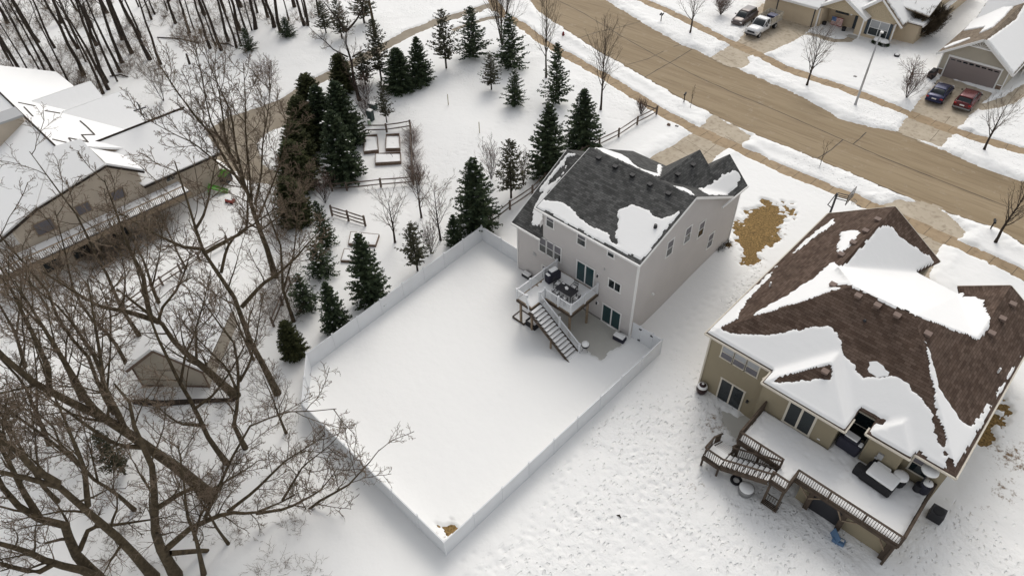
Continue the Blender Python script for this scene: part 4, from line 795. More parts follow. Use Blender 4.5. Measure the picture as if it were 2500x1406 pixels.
rp = [[(-95, 9.6, zz_), (-69, 9.6, zz_), (-69, 17.2, 5.1), (-95, 17.2, 5.1)], [(-69, 9.602, zz_), (-95, 9.602, zz_), (-95, 1.5, 4.9), (-65.1, 1.5, 4.9)], [(-69, 9.6, zz_), (-65.1, 1.5, 4.9), (-65.0, 5.4, 6.5)],
    [(-69, 9.604, zz_), (-65.0, 5.4, 6.4), (-65.0, 12.0, 7.66), (-69, 12.0, 7.66)], [(-65.0, 12.002, 7.66), (-64.9, 14.8, 5.65), (-68.8, 14.8, 5.65), (-69, 12.002, 7.66)],
    [(-70.6, 11.5, 7.05), (-64.9, 14.2, 4.2), (-64.9, 22.4, 4.2), (-70.6, 22.4, 7.05)], [(-70.602, 22.4, 7.05), (-76.3, 22.4, 4.2), (-76.3, 12, 4.2), (-70.602, 11.5, 7.05)],
    [(-82, 11.2, 8.1), (-78.4, 14, 6.0), (-78.4, 17.6, 6.0), (-82, 17.6, 8.1)], [(-82.002, 17.6, 8.1), (-86, 17.6, 5.8), (-86, 14, 5.8), (-82.002, 11.2, 8.1)],
    [(-79, 12.5, 7.3), (-74.2, 17, 4.9), (-74.2, 19.8, 4.9), (-79, 19.8, 7.3)], [(-79.002, 19.8, 7.3), (-83, 19.8, 5.0), (-83, 15, 5.0), (-79.002, 12.5, 7.3)]]
roof(H3, rp, M['sh_tan'], .2)
for p in rp:
    pl_ = plane(*p[:3]); c = sum(np.array(q) for q in p)/len(p); snow3(H3, [np.array(q)for q in p], pl_, th=.2, jag=0, inset=0)
fb = MB()
for a, b in [((-65.0, 1.5, 4.85), (-65.0, 5.4, 6.3)), ((-65.0, 5.4, 6.3), (-65, 12, 7.55)), ((-65, 12, 7.55), (-64.9, 14.8, 5.55)), ((-64.85, 14.2, 4.1), (-64.85, 22.4, 4.1)), ((-70.6, 22.45, 6.95), (-64.9, 22.45, 4.1)), ((-79, 19.85, 7.2), (-74.2, 19.85, 4.8)), ((-69, 9.6, 9.24), (-95, 9.6, 9.24)), ((-70.6, 12.2, 7.3), (-70.6, 22.4, 7.3))]: fb.beam(a, b, .1, .2)
fb.build('fascia', M['bark_dk'], H3)
h3 = lambda x, y: (x/4.136, 220+y/4.136)
mk = MB()
for sg in [[(540, 522), (755, 572), (705, 508), (900, 548), (835, 475), (965, 472), (890, 395), (820, 335)], [(195, 150), (370, 185)], [(465, 232), (620, 258)], [(255, 195), (345, 290)]]:
    P = [gp(*h3(*q), *RM1)+[0, 0, .24] for q in sg]; mk = MB()
    for a, b in zip(P[:-1], P[1:]): mk.beam(a, b, .13, .09)
    mk.build('heat_cable', M['tar'], H3)
OH = (-65.2, 0, 0)
for y0, y1, z0, z1_ in ((11.25, 12.45, 3.85, 4.85), (8.0, 9.25, 3.95, 4.95), (4.3, 5.9, 3.7, 4.95)): opening(H3, OH, Uy, Xp, y0, y1, z0, z1_, 1, 1, glass='screen', frame='wood_lt', fw=.1)
opening(H3, (-66.0, 0, 0), Uy, Xp, 16.6, 17.6, 2.95, 3.95, 2, 1, frame='beige_trim')
for y0 in (3.2, 5.8, 9.5): opening(H3, (-64.2, 0, 0), Uy, Xp, y0, y0+1.5, .5, 2.1, 2, 1, frame='wood_lt')
ch = MB(); ch.bx(-78.2, -76.2, 6.1, 9.3, 3, 9.6); ch.build('chimney', M['beige_siding'], H3)
c2 = MB(); c2.bx(-78.35, -76.05, 5.95, 9.45, 9.6, 9.8); cc = c2.build('chimney_cap', M['galv'], H3); MB().tube([(-77.2, 6.9, 9.8), (-77.2, 6.9, 10.6)], .22, 10).build('flue', M['dark'], cc)
WV = thing('weather_vane', 'black weather vane standing on the snowy roof ridge of the left house', 'weather vane', gp(*h3(1482, 345), *RW)+[0, 0, .1])
b = np.array(WV.location); m = MB(); m.beam(b, b+[0, 0, 1.7], .05, .05, up=(1, 0, 0)); m.beam(b+[-.4, -.3, 1.0], b+[.4, .3, 1.0], .04, .04); m.beam(b+[.3, -.4, 1.0], b+[-.3, .4, 1.0], .04, .04); m.build('mast', M['black'], WV)
m = MB(); m.beam(b+[-.7, .2, 1.7], b+[.7, -.2, 1.75], .16, .2); m.beam(b+[.4, .5, 1.75], b+[.2, -.7, 1.75], .2, .06); m.beam(b+[-.65, .15, 1.8], b+[-.65, .15, 2.05], .05, .2, up=(1, 0, 0)); m.build('arrow', M['black'], WV)
D3 = thing('deck', 'long raised deck with slim dark balusters along the back of the beige left house', 'deck', (-63, 8, 0))
m = MB(); m.bx(-65.15, -62.6, -2.5, 17.5, 2.75, 2.95); m.build('platform', M['wood_lt'], D3); MB().bx(-65.1, -62.75, -2.4, 17.4, 2.952, 3.1).build('snow', M['rsnow'], D3, bevel=.04)
MB().bx(-62.6, -62.5, -2.5, 17.5, 2.6, 2.98).build('rim_joist', M['wood_lt'], D3)
for i in range(8):
    r = MB(); railing(r, (-62.6, -2.5+2.5*i, 2.95), (-62.6, 2.5*i, 2.95), .95, .16, .12, .03); r.build('railing', M['dark'], D3)
    MB().box((-62.6, -2.5+2.5*i, 3.4), (.1, .1, 1.0)).build('baluster_post', M['wood_lt'], D3)
    if i % 2 == 0: MB().box((-62.7, -2.3+2.5*i, 1.35), (.18, .18, 2.75)).build('post', M['wood_lt'], D3)
MB().bx(-62.55, -62.4, -2.5, 17.5, 3.93, 3.97).build('hand_rail', M['wood_lt'], D3)
# ================= SHED =================
bl_ = np.array([-45.0, 3.54]); u2 = np.array([.741, .671]); v2 = np.array([-.671, .741]); SH = thing('shed', 'small beige gable shed under thick snow, seen through the big bare trees', 'shed', (*(bl_+u2*2.65+v2*3.4), 0))
W, L_, hw, hr = 5.3, 6.9, 2.65, 4.75; P = lambda a, b, z: (*(bl_+u2*a+v2*b), z)
m = MB()
for b in (0, L_): m.wallpoly([P(0, b, -.1), P(W, b, -.1), P(W, b, hw), P(W/2, b, hr-.12), P(0, b, hw)], (*(-v2 if b == 0 else v2), 0), .12)
m.wallpoly([P(0, .13, -.1), P(0, L_-.13, -.1), P(0, L_-.13, hw-.02), P(0, .13, hw-.02)], (*(-u2), 0), .12); m.wallpoly([P(W, .13, -.1), P(W, L_-.13, -.1), P(W, L_-.13, hw-.02), P(W, .13, hw-.02)], (*u2, 0), .12)
m.build('wall', M['shed_siding'], SH)
r1, r2 = [P(-.35, -.35, hw-.28), P(W/2, -.35, hr), P(W/2, L_+.35, hr), P(-.35, L_+.35, hw-.28)], [P(W/2, -.352, hr), P(W+.35, -.352, hw-.28), P(W+.35, L_+.352, hw-.28), P(W/2, L_+.352, hr)]
roof(SH, [r1, r2], M['sh_tan'], .14)
for r in (r1, r2): snow3(SH, [np.array(q)+[0, 0, .01] for q in r], plane(*r[:3]), th=.22, jag=0, inset=0)
t = MB(); t.beam(P(-.35, -.37, hw-.38), P(W/2, -.37, hr-.1), .05, .2); t.beam(P(W/2, -.37, hr-.1), P(W+.35, -.37, hw-.38), .05, .2); t.beam(P(-.02, -.04, 0), P(-.02, -.04, hw), .1, .1, up=(1, 0, 0)); t.beam(P(W+.02, -.04, 0), P(W+.02, -.04, hw), .1, .1, up=(1, 0, 0)); t.beam(P(0, -.05, .12), P(W, -.05, .12), .06, .3)
t.build('trim', M['wood_bed'], SH)
m = MB(); m.box((*(bl_+u2*2.6-v2*.07), 1.1), (1.7, .06, 2.0), rz=atan2(u2[1], u2[0])); m.build('door', M['shed_siding'], SH)
LG = thing('log', 'long dark log lying in the snow in front of the shed', 'log', G(450, 985)); m = MB(); m.tube([G(330, 985)+[0, 0, .25], G(400, 990)+[0, 0, .3], G(480, 984)+[0, 0, .25], G(575, 980)+[0, 0, .25]], [.22, .24, .2, .15], 8); m.build('trunk', M['bark_dk'], LG)
# ================= TRUCK HOUSE =================
T0 = 1.5
H4 = thing('house', 'tan house with shake gables across the street behind the white stake truck', 'house', (-33, 102, T0))
wb = MB(); wb.bx(-44.5, -36.25, 98.06, 112, 1.4, 4.35); wb.bx(-36.24, -26.6, 101.0, 113, 1.4, 4.36); wb.bx(-31.4, -26.62, 99.4, 100.99, 1.4, 4.37); wb.bx(-26.62, -24.0, 101.3, 124, 1.4, 4.34)
wb.bx(-36.25, -35.95, 98.3, 101.0, 1.4, 4.3)
wb.build('wall', M['tan_siding'], H4)
M['shake'] = node_mat('shake_siding', (.47, .39, .27), .8, var=.12, vscale=6, siding=.22)
g = MB(); g.wallpoly([(-36.6, 98.5, 4.4), (-30.1, 98.5, 4.4), (-33.4, 98.5, 6.2)], Yn, .2); g.wallpoly([(-31.9, 99.3, 4.4), (-25.9, 99.3, 4.4), (-28.9, 99.3, 6.9)], Yn, .2); g.wallpoly([(-24.0+.01, y, z) for y, z in [(101.3, 4.35), (124, 4.35), (112, 6.9)]], Xp, .2); g.build('gable', M['shake'], H4)
rp4 = [[(-33.4, 98.1, 6.35), (-29.8, 98.1, 4.3), (-29.8, 104, 4.3), (-33.4, 104, 6.35)], [(-33.402, 104, 6.35), (-36.9, 104, 4.3), (-36.9, 98.1, 4.3), (-33.402, 98.1, 6.35)],
    [(-28.9, 98.9, 7.1), (-25.4, 98.9, 4.25), (-25.4, 110, 4.25), (-28.9, 110, 7.1)], [(-28.902, 110, 7.1), (-32.3, 110, 4.25), (-32.3, 98.9, 4.25), (-28.902, 98.9, 7.1)],
    [(-45, 97.6, 4.3), (-36.3, 97.6, 4.3), (-36.3, 106, 8.2), (-45, 106, 8.2)], [(-36.5, 102, 6.6), (-23.5, 102, 5.3), (-23.5, 112, 9.4), (-36.5, 112, 9.4)], [(-26.0, 101.0, 4.3), (-23.6, 101.0, 4.3), (-23.6, 124, 4.3), (-28.0, 124, 6.3), (-28.0, 104, 6.3)]]
roof(H4, rp4, M['sh_tan'], .15)
for k, p in enumerate(rp4):
    c = sum(np.array(q) for q in p)/len(p); f = .09 if k == 2 else 0
    snow3(H4, [np.array(q)+(c-np.array(q))*f for q in p], plane(*p[:3]), th=.18, jag=.12 if k == 2 else 0, inset=.12 if k == 2 else 0)
t = MB()
for a, b in [((-33.4, 98.05, 6.25), (-29.8, 98.05, 4.2)), ((-33.4, 98.05, 6.25), (-36.9, 98.05, 4.2)), ((-28.9, 98.85, 7.0), (-25.4, 98.85, 4.15)), ((-28.9, 98.85, 7.0), (-32.3, 98.85, 4.15)), ((-45, 97.55, 4.25), (-36.4, 97.55, 4.25)), ((-23.55, 101, 4.2), (-23.55, 124, 4.2)), ((-36.28, 98.04, 1.5), (-36.28, 98.04, 4.3)), ((-30.2, 98.3, 1.5), (-30.2, 98.3, 4.4)), ((-26.4, 99.3, 1.5), (-26.4, 99.3, 4.3))]:
    t.beam(a, b, .14, .18, up=(0, 0, 1) if a[0] != b[0] or a[1] != b[1] else (1, 0, 0))
t.build('trim', M['trim'], H4)
gd = MB(); gd.bx(-42.4, -37.0, 97.98, 98.03, 1.5, 4.1); gdo = gd.build('garage_door', M['tan_siding'], H4)
t = MB(); t.beam((-42.5, 97.99, 1.5), (-42.5, 97.99, 4.2), .12, .1, up=(1, 0, 0)); t.beam((-36.9, 97.99, 1.5), (-36.9, 97.99, 4.2), .12, .1, up=(1, 0, 0)); t.beam((-42.5, 97.99, 4.2), (-36.9, 97.99, 4.2), .1, .12); t.build('door_frame', M['slate'], H4)
opening(H4, (0, 99.4, 0), Ux, Yn, -29.6, -27.1, 2.1, 4.1, 2, 2, frame='trim', glass='glass', up_glass='glass_lt')
for x in (-29.85, -26.85): MB().bx(x-.2, x+.2, 99.3, 99.36, 2.05, 4.15).build('shutter', M['slate'], H4)
opening(H4, (0, 101.0, 0), Ux, Yn, -35.1, -33.3, 3.2, 3.9, 2, 1, frame='slate'); MB().bx(-32.3, -31.5, 100.93, 100.98, 1.5, 3.7).build('door', M['slate'], H4)
for y0 in (104, 107.5, 112): opening(H4, (-24.0, 0, 0), Uy, Xp, y0, y0+.9, 2.4, 3.8, 1, 2)
MB().tube([(-26.5, 99.2, 4.1), (-26.35, 99.1, 3.7), (-26.35, 99.1, 1.6)], .06, 6).build('downspout', M['trim'], H4)
MB().bx(-35.9, -30.3, 98.2, 101, 1.49, 1.56).build('porch_floor', M['patio'], H4)
FL = thing('flag', 'wooden stars and stripes flag leaning on the tan house porch wall', 'flag', (-34.3, 100.2, 1.6))
fx0, fx1, fz0, fz1 = -35.1, -33.5, 1.75, 2.85; red = col('flag_red', (.38, .05, .05), .7); wht = col('flag_white', (.7, .68, .63), .7); blu = col('flag_blue', (.05, .12, .3), .7)
for nm, mt, ks in (('red_stripes', red, range(0, 13, 2)), ('white_stripes', wht, range(1, 13, 2))):
    m = MB()
    for k in ks: z = fz1-(k+1)*(fz1-fz0)/13; m.bx(fx0, fx1, 100.2, 100.24, z, z+(fz1-fz0)/13)
    m.build(nm, mt, FL)
cn = MB(); cn.bx(fx0-.001, fx0+.65, 100.185, 100.199, fz1-(fz1-fz0)*7/13, fz1+.001); cno = cn.build('canton', blu, FL)
m = MB()
for r in range(5):
    for c in range(6): m.bx(fx0+.06+c*.1, fx0+.09+c*.1, 100.178, 100.184, fz1-.09-r*.11, fz1-.06-r*.11)
m.build('stars', wht, cno); MB().box((fx0+.2, 100.22, 1.66), (.06, .06, .22)).build('stand', M['wood_lt'], FL)
# ================= RIGHT GARAGE HOUSE =================
H5 = thing('house', 'sage-grey gabled garage house with white trim behind the blue and red cars', 'house', (-15, 98, T0))
wb = MB(); wb.wallpoly([(x, 94.79, z) for x, z in [(-18.7, 1.4), (-18.7, 4.35), (-15.0, 6.75), (-11.25, 4.3), (-11.25, 1.4)]], Yn, 12); wb.bx(-11.24, -4, 102, 114, 1.4, 4.3); wb.build('wall', M['sage_siding'], H5)
A5 = plane((-19.35, 94, 4.2), (-15.05, 94, 7.15), (-19.35, 108, 4.2)); B5 = plane((-10.7, 94, 4.1), (-15.05, 94, 7.15), (-10.7, 108, 4.1))
rp5 = [[(-15.05, 94.2, 7.15), (-15.05, 109, 7.15), (-19.35, 109, 4.2), (-19.35, 94.2, 4.2)], [(-15.048, 94.2, 7.15), (-10.7, 94.2, 4.1), (-10.7, 109, 4.1), (-15.048, 109, 7.15)], [(-19.3, 107.5, 4.3), (-3, 107.5, 4.3), (-3, 114, 8.5), (-19.3, 114, 8.5)]]
roof(H5, rp5, M['sh_tan'], .15)
a5 = lambda x, y: (1700+x/3.125, y/3.125)
snowpx(H5, [(1885, 368), (1960, 330), (2090, 290), (2085, 300), (2000, 335), (1900, 372)], A5, a5, th=.1, jag=.04); snowpx(H5, [(2250, 10), (2330, 20), (2370, 60), (2420, 55), (2350, 130), (2260, 215), (2200, 240), (2160, 260), (2200, 210), (2040, 240), (2130, 130)], A5, a5, th=.15, jag=.08)
snow3(H5, [np.array(q) for q in [(-14.9, 94.3, 7.06), (-14.6, 100, 6.85), (-14.4, 104, 6.7), (-14.9, 108.5, 7.05), (-10.8, 108.5, 4.18), (-10.8, 94.3, 4.18)]], B5, th=.2, jag=.06)
snow3(H5, [np.array(q) for q in rp5[2]], plane(*rp5[2][:3]), th=.15)
t = MB(); t.beam((-19.4, 94.17, 4.1), (-15.05, 94.17, 7.05), .06, .28); t.beam((-10.65, 94.17, 4.0), (-15.05, 94.17, 7.05), .06, .28); t.beam((-18.7, 94.75, 1.5), (-18.7, 94.75, 4.3), .12, .12, up=(1, 0, 0)); t.beam((-11.25, 94.75, 1.5), (-11.25, 94.75, 4.3), .12, .12, up=(1, 0, 0)); t.beam((-10.65, 94.2, 4.0), (-10.65, 109, 4.0), .1, .14)
t.beam((-17.95, 94.74, 1.5), (-17.95, 94.74, 4.2), .22, .12, up=(1, 0, 0)); t.beam((-12.0, 94.74, 1.5), (-12.0, 94.74, 4.2), .22, .12, up=(1, 0, 0)); t.beam((-18.05, 94.742, 4.15), (-11.9, 94.742, 4.15), .12, .22); t.beam((-18.68, 94.74, 2.35), (-18.08, 94.74, 2.35), .1, .08); t.beam((-11.88, 94.74, 2.35), (-11.28, 94.74, 2.35), .1, .08)
t.beam((-16.3, 94.12, 6.1), (-13.8, 94.12, 6.1), .05, .1)
for k in range(-3, 4): t.beam((-15.05, 94.13, 6.1), (-15.05+k*.32, 94.13, 6.1+.75-abs(k)*.17), .04, .06, up=(0, 1, 0))
t.build('trim', M['trim'], H5)
gd = MB(); gd.bx(-17.85, -12.1, 94.72, 94.78, 1.5, 4.05)
M['gdoor'] = node_mat('garage_door_taupe', (.24, .2, .19), .6, siding=.55); gdo = gd.build('garage_door', M['gdoor'], H5)
for k in range(8): MB().add([(-17.65+k*.7+(0 if i in (0, 3) else .5), 94.715, 3.7+(.05+abs(3.5-k)*-.02 if i > 1 else 0)+(.16 if i > 1 else 0)) for i in range(4)], [(0, 1, 2, 3)]).build('window_pane', M['glass'], gdo)
MB().bx(-18.68, -18.08, 94.7, 94.78, 1.45, 2.3).build('stone_base', M['wood_bed'], H5); MB().bx(-11.87, -11.27, 94.7, 94.78, 1.45, 2.3).build('stone_base', M['wood_bed'], H5)
r = MB(); railing(r, (-10.6, 99.5, 1.9), (-10.6, 102, 1.9), .9, .14, .06, .03); PRL = r.build('porch_railing', M['trim'], H5)
# ================= VEHICLES =================
def loft(mb, st, n=14, ex=3.2):
    """superellipse cross-sections along y: st = (y, halfwidth, z0, z1)"""
    vs = []
    for y, hw, z0, z1 in st:
        for j in range(n):
            a = 2*pi*(j+.5)/n; c, s = cos(a), sin(a); r = 1/((abs(c)**ex+abs(s)**ex)**(1/ex)); vs.append((c*r*hw, y, (z0+z1)/2+s*r*(z1-z0)/2))
    fs = [(i*n+j, (i+1)*n+j, (i+1)*n+(j+1) % n, i*n+(j+1) % n) for i in range(len(st)-1) for j in range(n)]
    fs += [tuple(range(n)), tuple((len(st)-1)*n+j for j in range(n))[::-1]]; return mb.add(vs, fs)
def wheel(root, x, y, r=.34, w=.24):
    m = MB(); m.tube([(x-w/2, y, r), (x+w/2, y, r)], r, 18); t_ = m.build('wheel', M['black'], root, world=False); s = 1 if x > 0 else -1
    m = MB(); m.tube([(x+s*w/2, y, r), (x+s*(w/2+.015), y, r)], r*.58, 12); m.build('rim', M['galv'], t_, world=False)
def car(label, loc, rz, paint, wagon=False, L=4.9, Wd=1.95, H=1.5):
    c = thing('parked_car', label, 'car', loc, rz); y0, y1 = -L/2, L/2; hw = Wd/2; k = (H/1.45)   # nose towards +y
    b = MB(); loft(b, [(y0, hw*.80, .42, .88*k), (y0+.12, hw*.93, .28, .99*k), (y0+.6, hw, .24, 1.02*k), (0, hw, .22, .95*k), (y1-1.2, hw*.99, .22, .92*k), (y1-.5, hw*.93, .25, .82*k), (y1-.1, hw*.83, .32, .70*k), (y1, hw*.7, .4, .6*k)], 20, 4)
    bo = b.build('body', paint, c, smooth=True, world=False)
    back = y0+(.25 if wagon else .75)
    g = MB(); loft(g, [(back, hw*.74, .9*k, 1.0*k), (back+(.35 if wagon else .6), hw*.76, .9*k, (H-.07)), (.1, hw*.78, .9*k, H-.05), (.55, hw*.78, .9*k, H-.12), (1.35, hw*.76, .85*k, .95*k)], 20, 4); go = g.build('glass', M['glass'], c, smooth=True, world=False)
    r = MB(); loft(r, [(back+(.3 if wagon else .62), hw*.68, H-.1, H-.05), (back+(.5 if wagon else .85), hw*.70, H-.12, H), (.1, hw*.71, H-.12, H+.01), (.5, hw*.68, H-.14, H-.06)], 16, 4); r.build('roof', paint, c, smooth=True, world=False)
    p = MB()
    for s in (-1, 1):
        for ya, za, yb, zb in ((back+.02, 1.0*k, back+(.4 if wagon else .65), H-.06), (-.15, .95*k, -.2, H-.05), (1.33, .93*k, .52, H-.09)): p.beam((s*hw*.755, ya, za), (s*hw*.69, yb, zb), .07, .06)
    p.build('pillar', paint, c, world=False)
    for s in (-1, 1):
        for y in (y0+.85, y1-.95): wheel(c, s*(hw-.13), y)
        MB().box((s*(hw*.78), y0+.05, .8*k), (.3, .12, .16)).build('tail_light', col('tail_red', (.35, .01, .01), .3), c, world=False, bevel=.03)
        MB().box((s*(hw*.7), y1-.12, .62*k), (.34, .14, .14)).build('headlight', col('lamp_clear', (.6, .6, .6), .2), c, world=False, bevel=.03)
        MB().box((s*(hw+.08), .85, 1.0*k), (.2, .12, .14)).build('mirror', M['black'], c, world=False, bevel=.03)
    MB().box((0, y0-.01, .72*k), (.5, .03, .14)).build('licence_plate', M['trim'], c, world=False)
    bp = MB(); loft(bp, [(y0-.06, hw*.8, .34, .55), (y0+.1, hw*.97, .3, .56)], 16, 4); bp.build('bumper', M['metal'] if wagon else paint, c, smooth=True, world=False)
    return c
blue = col('car_blue', (.02, .024, .07), .25, metal=.4, spec=.6); redp = col('car_red', (.10, .012, .014), .25, metal=.4, spec=.6); bronze = col('suv_bronze', (.10, .08, .075), .3, metal=.3, spec=.6); wp = col('truck_white', (.72, .72, .72), .3, spec=.6)
q = (G(*(2150+785/5.62, 50+1050/5.62))); car('dark blue sedan parked on the driveway left of the red car', (-16.2, 89.0, 1.5), radians(2), blue, False)
car('dark red station wagon parked on the driveway right of the blue car', (-13.25, 89.4, 1.5), radians(2), redp, True, 4.95, 2.0, 1.62)
SV = car('bronze people carrier parked beyond the white stake truck', (-44.9, 93.4, 1.5), radians(182), bronze, True, 5.0, 1.95, 1.75)
TK = thing('stake_truck', 'white pickup truck with a wooden stake bed parked on the driveway', 'truck', (-41.4, 92.6, 1.5), radians(180)) # nose +y -> faces street
m = MB(); loft(m, [(3.6, .80, .5, 1.0), (3.5, .93, .45, 1.22), (2.6, .97, .45, 1.30), (2.0, .98, .42, 1.32), (1.6, .98, .42, 1.3), (.2, .98, .42, 1.3), (.15, .96, .5, 1.25)], 20, 5); m.build('body', wp, TK, smooth=True, world=False)
m = MB(); loft(m, [(.15, .86, 1.2, 1.8), (.3, .88, 1.2, 1.98), (1.1, .86, 1.2, 1.98), (1.95, .86, 1.2, 1.34)], 20, 4); m.build('glass', M['glass'], TK, smooth=True, world=False)
m = MB(); loft(m, [(.1, .80, 1.9, 1.98), (.25, .83, 1.88, 2.04), (1.0, .81, 1.88, 2.04), (1.2, .78, 1.86, 1.95)], 16, 4)
for s in (-1, 1): m.beam((s*.86, 1.9, 1.34), (s*.78, 1.1, 1.95), .08, .07); m.beam((s*.88, .2, 1.25), (s*.82, .22, 1.95), .12, .1); m.beam((s*.9, 1.15, 1.28), (s*.83, .95, 1.9), .07, .06)
m.build('cab_roof', wp, TK, smooth=True, world=False)
for s in (-1, 1):
    wheel(TK, s*.86, 2.7, .4, .26); wheel(TK, s*.86, -1.6, .4, .4); MB().box((s*.74, 3.5, 1.05), (.34, .2, .2)).build('headlight', col('lamp_clear', (.6, .6, .6), .2), TK, world=False, bevel=.03); MB().box((s*1.15, 1.5, 1.4), (.2, .12, .28)).build('mirror', M['black'], TK, world=False)
m = MB(); m.box((0, 3.6, .86), (1.1, .06, .34)); m.box((0, 3.66, .55), (1.7, .12, .14)); m.build('grille', M['dark'], TK, world=False); MB().box((0, 3.66, .72), (1.8, .14, .16)).build('bumper', M['galv'], TK, world=False, bevel=.03)
m = MB(); m.box((0, -1.55, .95), (2.15, 3.3, .14)); m.build('bed_floor', M['galv'], TK, world=False)
M['stake'] = node_mat('stake_boards', (.42, .38, .31), .8, var=.15, vscale=3)
for s in (-1, 1):
    m = MB()
    for z in (1.15, 1.38, 1.62, 1.85): m.box((s*1.06, -1.55, z), (.035, 3.2, .15))
    for k in range(5): m.box((s*1.03, -3.05+k*.75, 1.45), (.06, .08, 1.0))
    m.build('stake_side', M['stake'], TK, world=False)
m = MB()
for z in (1.15, 1.38, 1.62, 1.85): m.box((0, .02, z), (2.1, .04, .15)); m.box((0, -3.16, z), (2.1, .04, .15))
m.build('stake_end', M['stake'], TK, world=False)
for nm, lb, ct, c, d, mt in (('tarp_bundle', 'dark blue tarp bundle lying in the stake truck bed', 'tarp', (-41.3, 94.6, 2.9), (1.3, 1.2, .6), blue), ('lumber', 'pale lumber pieces lying along the stake truck bed', 'lumber', (-40.7, 95.2, 2.8), (.3, 1.9, .25), M['stake'])):
    o = MB().box(c, d).build(nm, mt, bevel=.12 if 'tarp' in nm else .01); tag(o, lb, ct)
BN = MB(); BN.box((-18.6, 93.0, 2.05), (.7, 1.6, 1.1)); BN.box((-18.6, 93.0, 2.65), (.6, 1.3, .12)); o = BN.build('covered_bin', M['black'], bevel=.18); tag(o, 'black covered grill standing at the corner of the sage garage', 'grill')
# ================= VEGETATION GENERATORS =================
def tubes(P, R, k=4):
    """batch of tapered tubes: P (N,S,3), R (N,S)"""
    N, S, _ = P.shape; T = np.empty_like(P); T[:, 1:-1] = P[:, 2:]-P[:, :-2]; T[:, 0] = P[:, 1]-P[:, 0]; T[:, -1] = P[:, -1]-P[:, -2]
    T /= np.linalg.norm(T, axis=2, keepdims=True)+1e-9; ref = np.where(np.abs(T[..., 2:3]) > .9, np.array([1., 0, 0]), np.array([0, 0, 1.]))
    A = np.cross(T, ref); A /= np.linalg.norm(A, axis=2, keepdims=True)+1e-9; B = np.cross(T, A); th = np.arange(k)*2*pi/k
    V = P[:, :, None]+R[:, :, None, None]*(A[:, :, None]*np.cos(th)[None, None, :, None]+B[:, :, None]*np.sin(th)[None, None, :, None])
    idx = np.arange(N*S*k).reshape(N, S, k); a = idx[:, :-1]; b = idx[:, 1:]
    Q = np.stack([a, np.roll(a, -1, 2), np.roll(b, -1, 2), b], -1).reshape(-1, 4); return V.reshape(-1, 3), Q
def spawn(P, R, K, rg, t0=.25, t1=1.0, ang=(30, 60), lenf=.5, S=4, curv=.18, up=.15, rf=.55, rmin=.01, fall=.5, Lmax=99):
    N, Sp, _ = P.shape; plen = np.linalg.norm(np.diff(P, axis=1), axis=2).sum(1); t = t0+(t1-t0)*(np.arange(K)[None]+rg.rand(N, K))/K
    f = t*(Sp-1); i = np.minimum(f.astype(int), Sp-2); fr = (f-i)[..., None]; n = np.arange(N)[:, None]
    p = P[n, i]*(1-fr)+P[n, i+1]*fr; T = P[n, i+1]-P[n, i]; T /= np.linalg.norm(T, axis=2, keepdims=True)+1e-9; r = R[n, i]*(1-fr[..., 0])+R[n, i+1]*fr[..., 0]
    ref = np.where(np.abs(T[..., 2:3]) > .9, np.array([1., 0, 0]), np.array([0, 0, 1.])); A = np.cross(T, ref); A /= np.linalg.norm(A, axis=2, keepdims=True)+1e-9; B = np.cross(T, A)
    a = np.radians(rg.uniform(ang[0], ang[1], (N, K)))[..., None]; ph = (np.arange(K)[None]*2.4+rg.rand(N, K)*1.5+rg.rand(N, 1)*6)[..., None]
    d = np.cos(a)*T+np.sin(a)*(np.cos(ph)*A+np.sin(ph)*B); L = np.minimum(plen[:, None]*lenf*(1-fall*(t-t0)/(t1-t0+1e-6))*rg.uniform(.65, 1.25, (N, K)), Lmax)
    M_ = N*K; p = p.reshape(M_, 3); d = d.reshape(M_, 3); L = L.reshape(M_); r = np.maximum(r.reshape(M_)*rf, rmin)
    out = np.empty((M_, S+1, 3)); out[:, 0] = p; rr = np.empty((M_, S+1)); rr[:, 0] = r
    for s in range(S):
        d = d+rg.normal(0, curv, (M_, 3)); d[:, 2] += up; d /= np.linalg.norm(d, axis=1, keepdims=True); out[:, s+1] = out[:, s]+d*(L/S)[:, None]; rr[:, s+1] = np.maximum(r*(1-(s+1)/(S+.4)), rmin*.7)
    return out, rr
def cat(ms):
    V = []; Q = []; k = 0
    for v, q in ms: V.append(v); Q.append(q+k); k += len(v)
    return np.concatenate(V), np.concatenate(Q)
def mkobj(name, VQ, mat, parent, smooth=True):
    me = np_mesh(name, VQ[0], VQ[1], mat, smooth); o = bpy.data.objects.new(name, me); link(o, parent); return o
def trunk_line(h, r, rg, S=8, lean=(0, 0), wig=.03, p0=(0, 0, 0)):
    z = np.linspace(-.2, h, S+1); w_ = np.cumsum(rg.normal(0, wig*h/S, (S+1, 2)), 0); w_[0] = 0
    P = np.stack([p0[0]+w_[:, 0]+lean[0]*z, p0[1]+w_[:, 1]+lean[1]*z, p0[2]+z], 1); R = r*(1-np.linspace(0, 1, S+1)*.88); R[0] *= 1.35; return P[None], R[None]
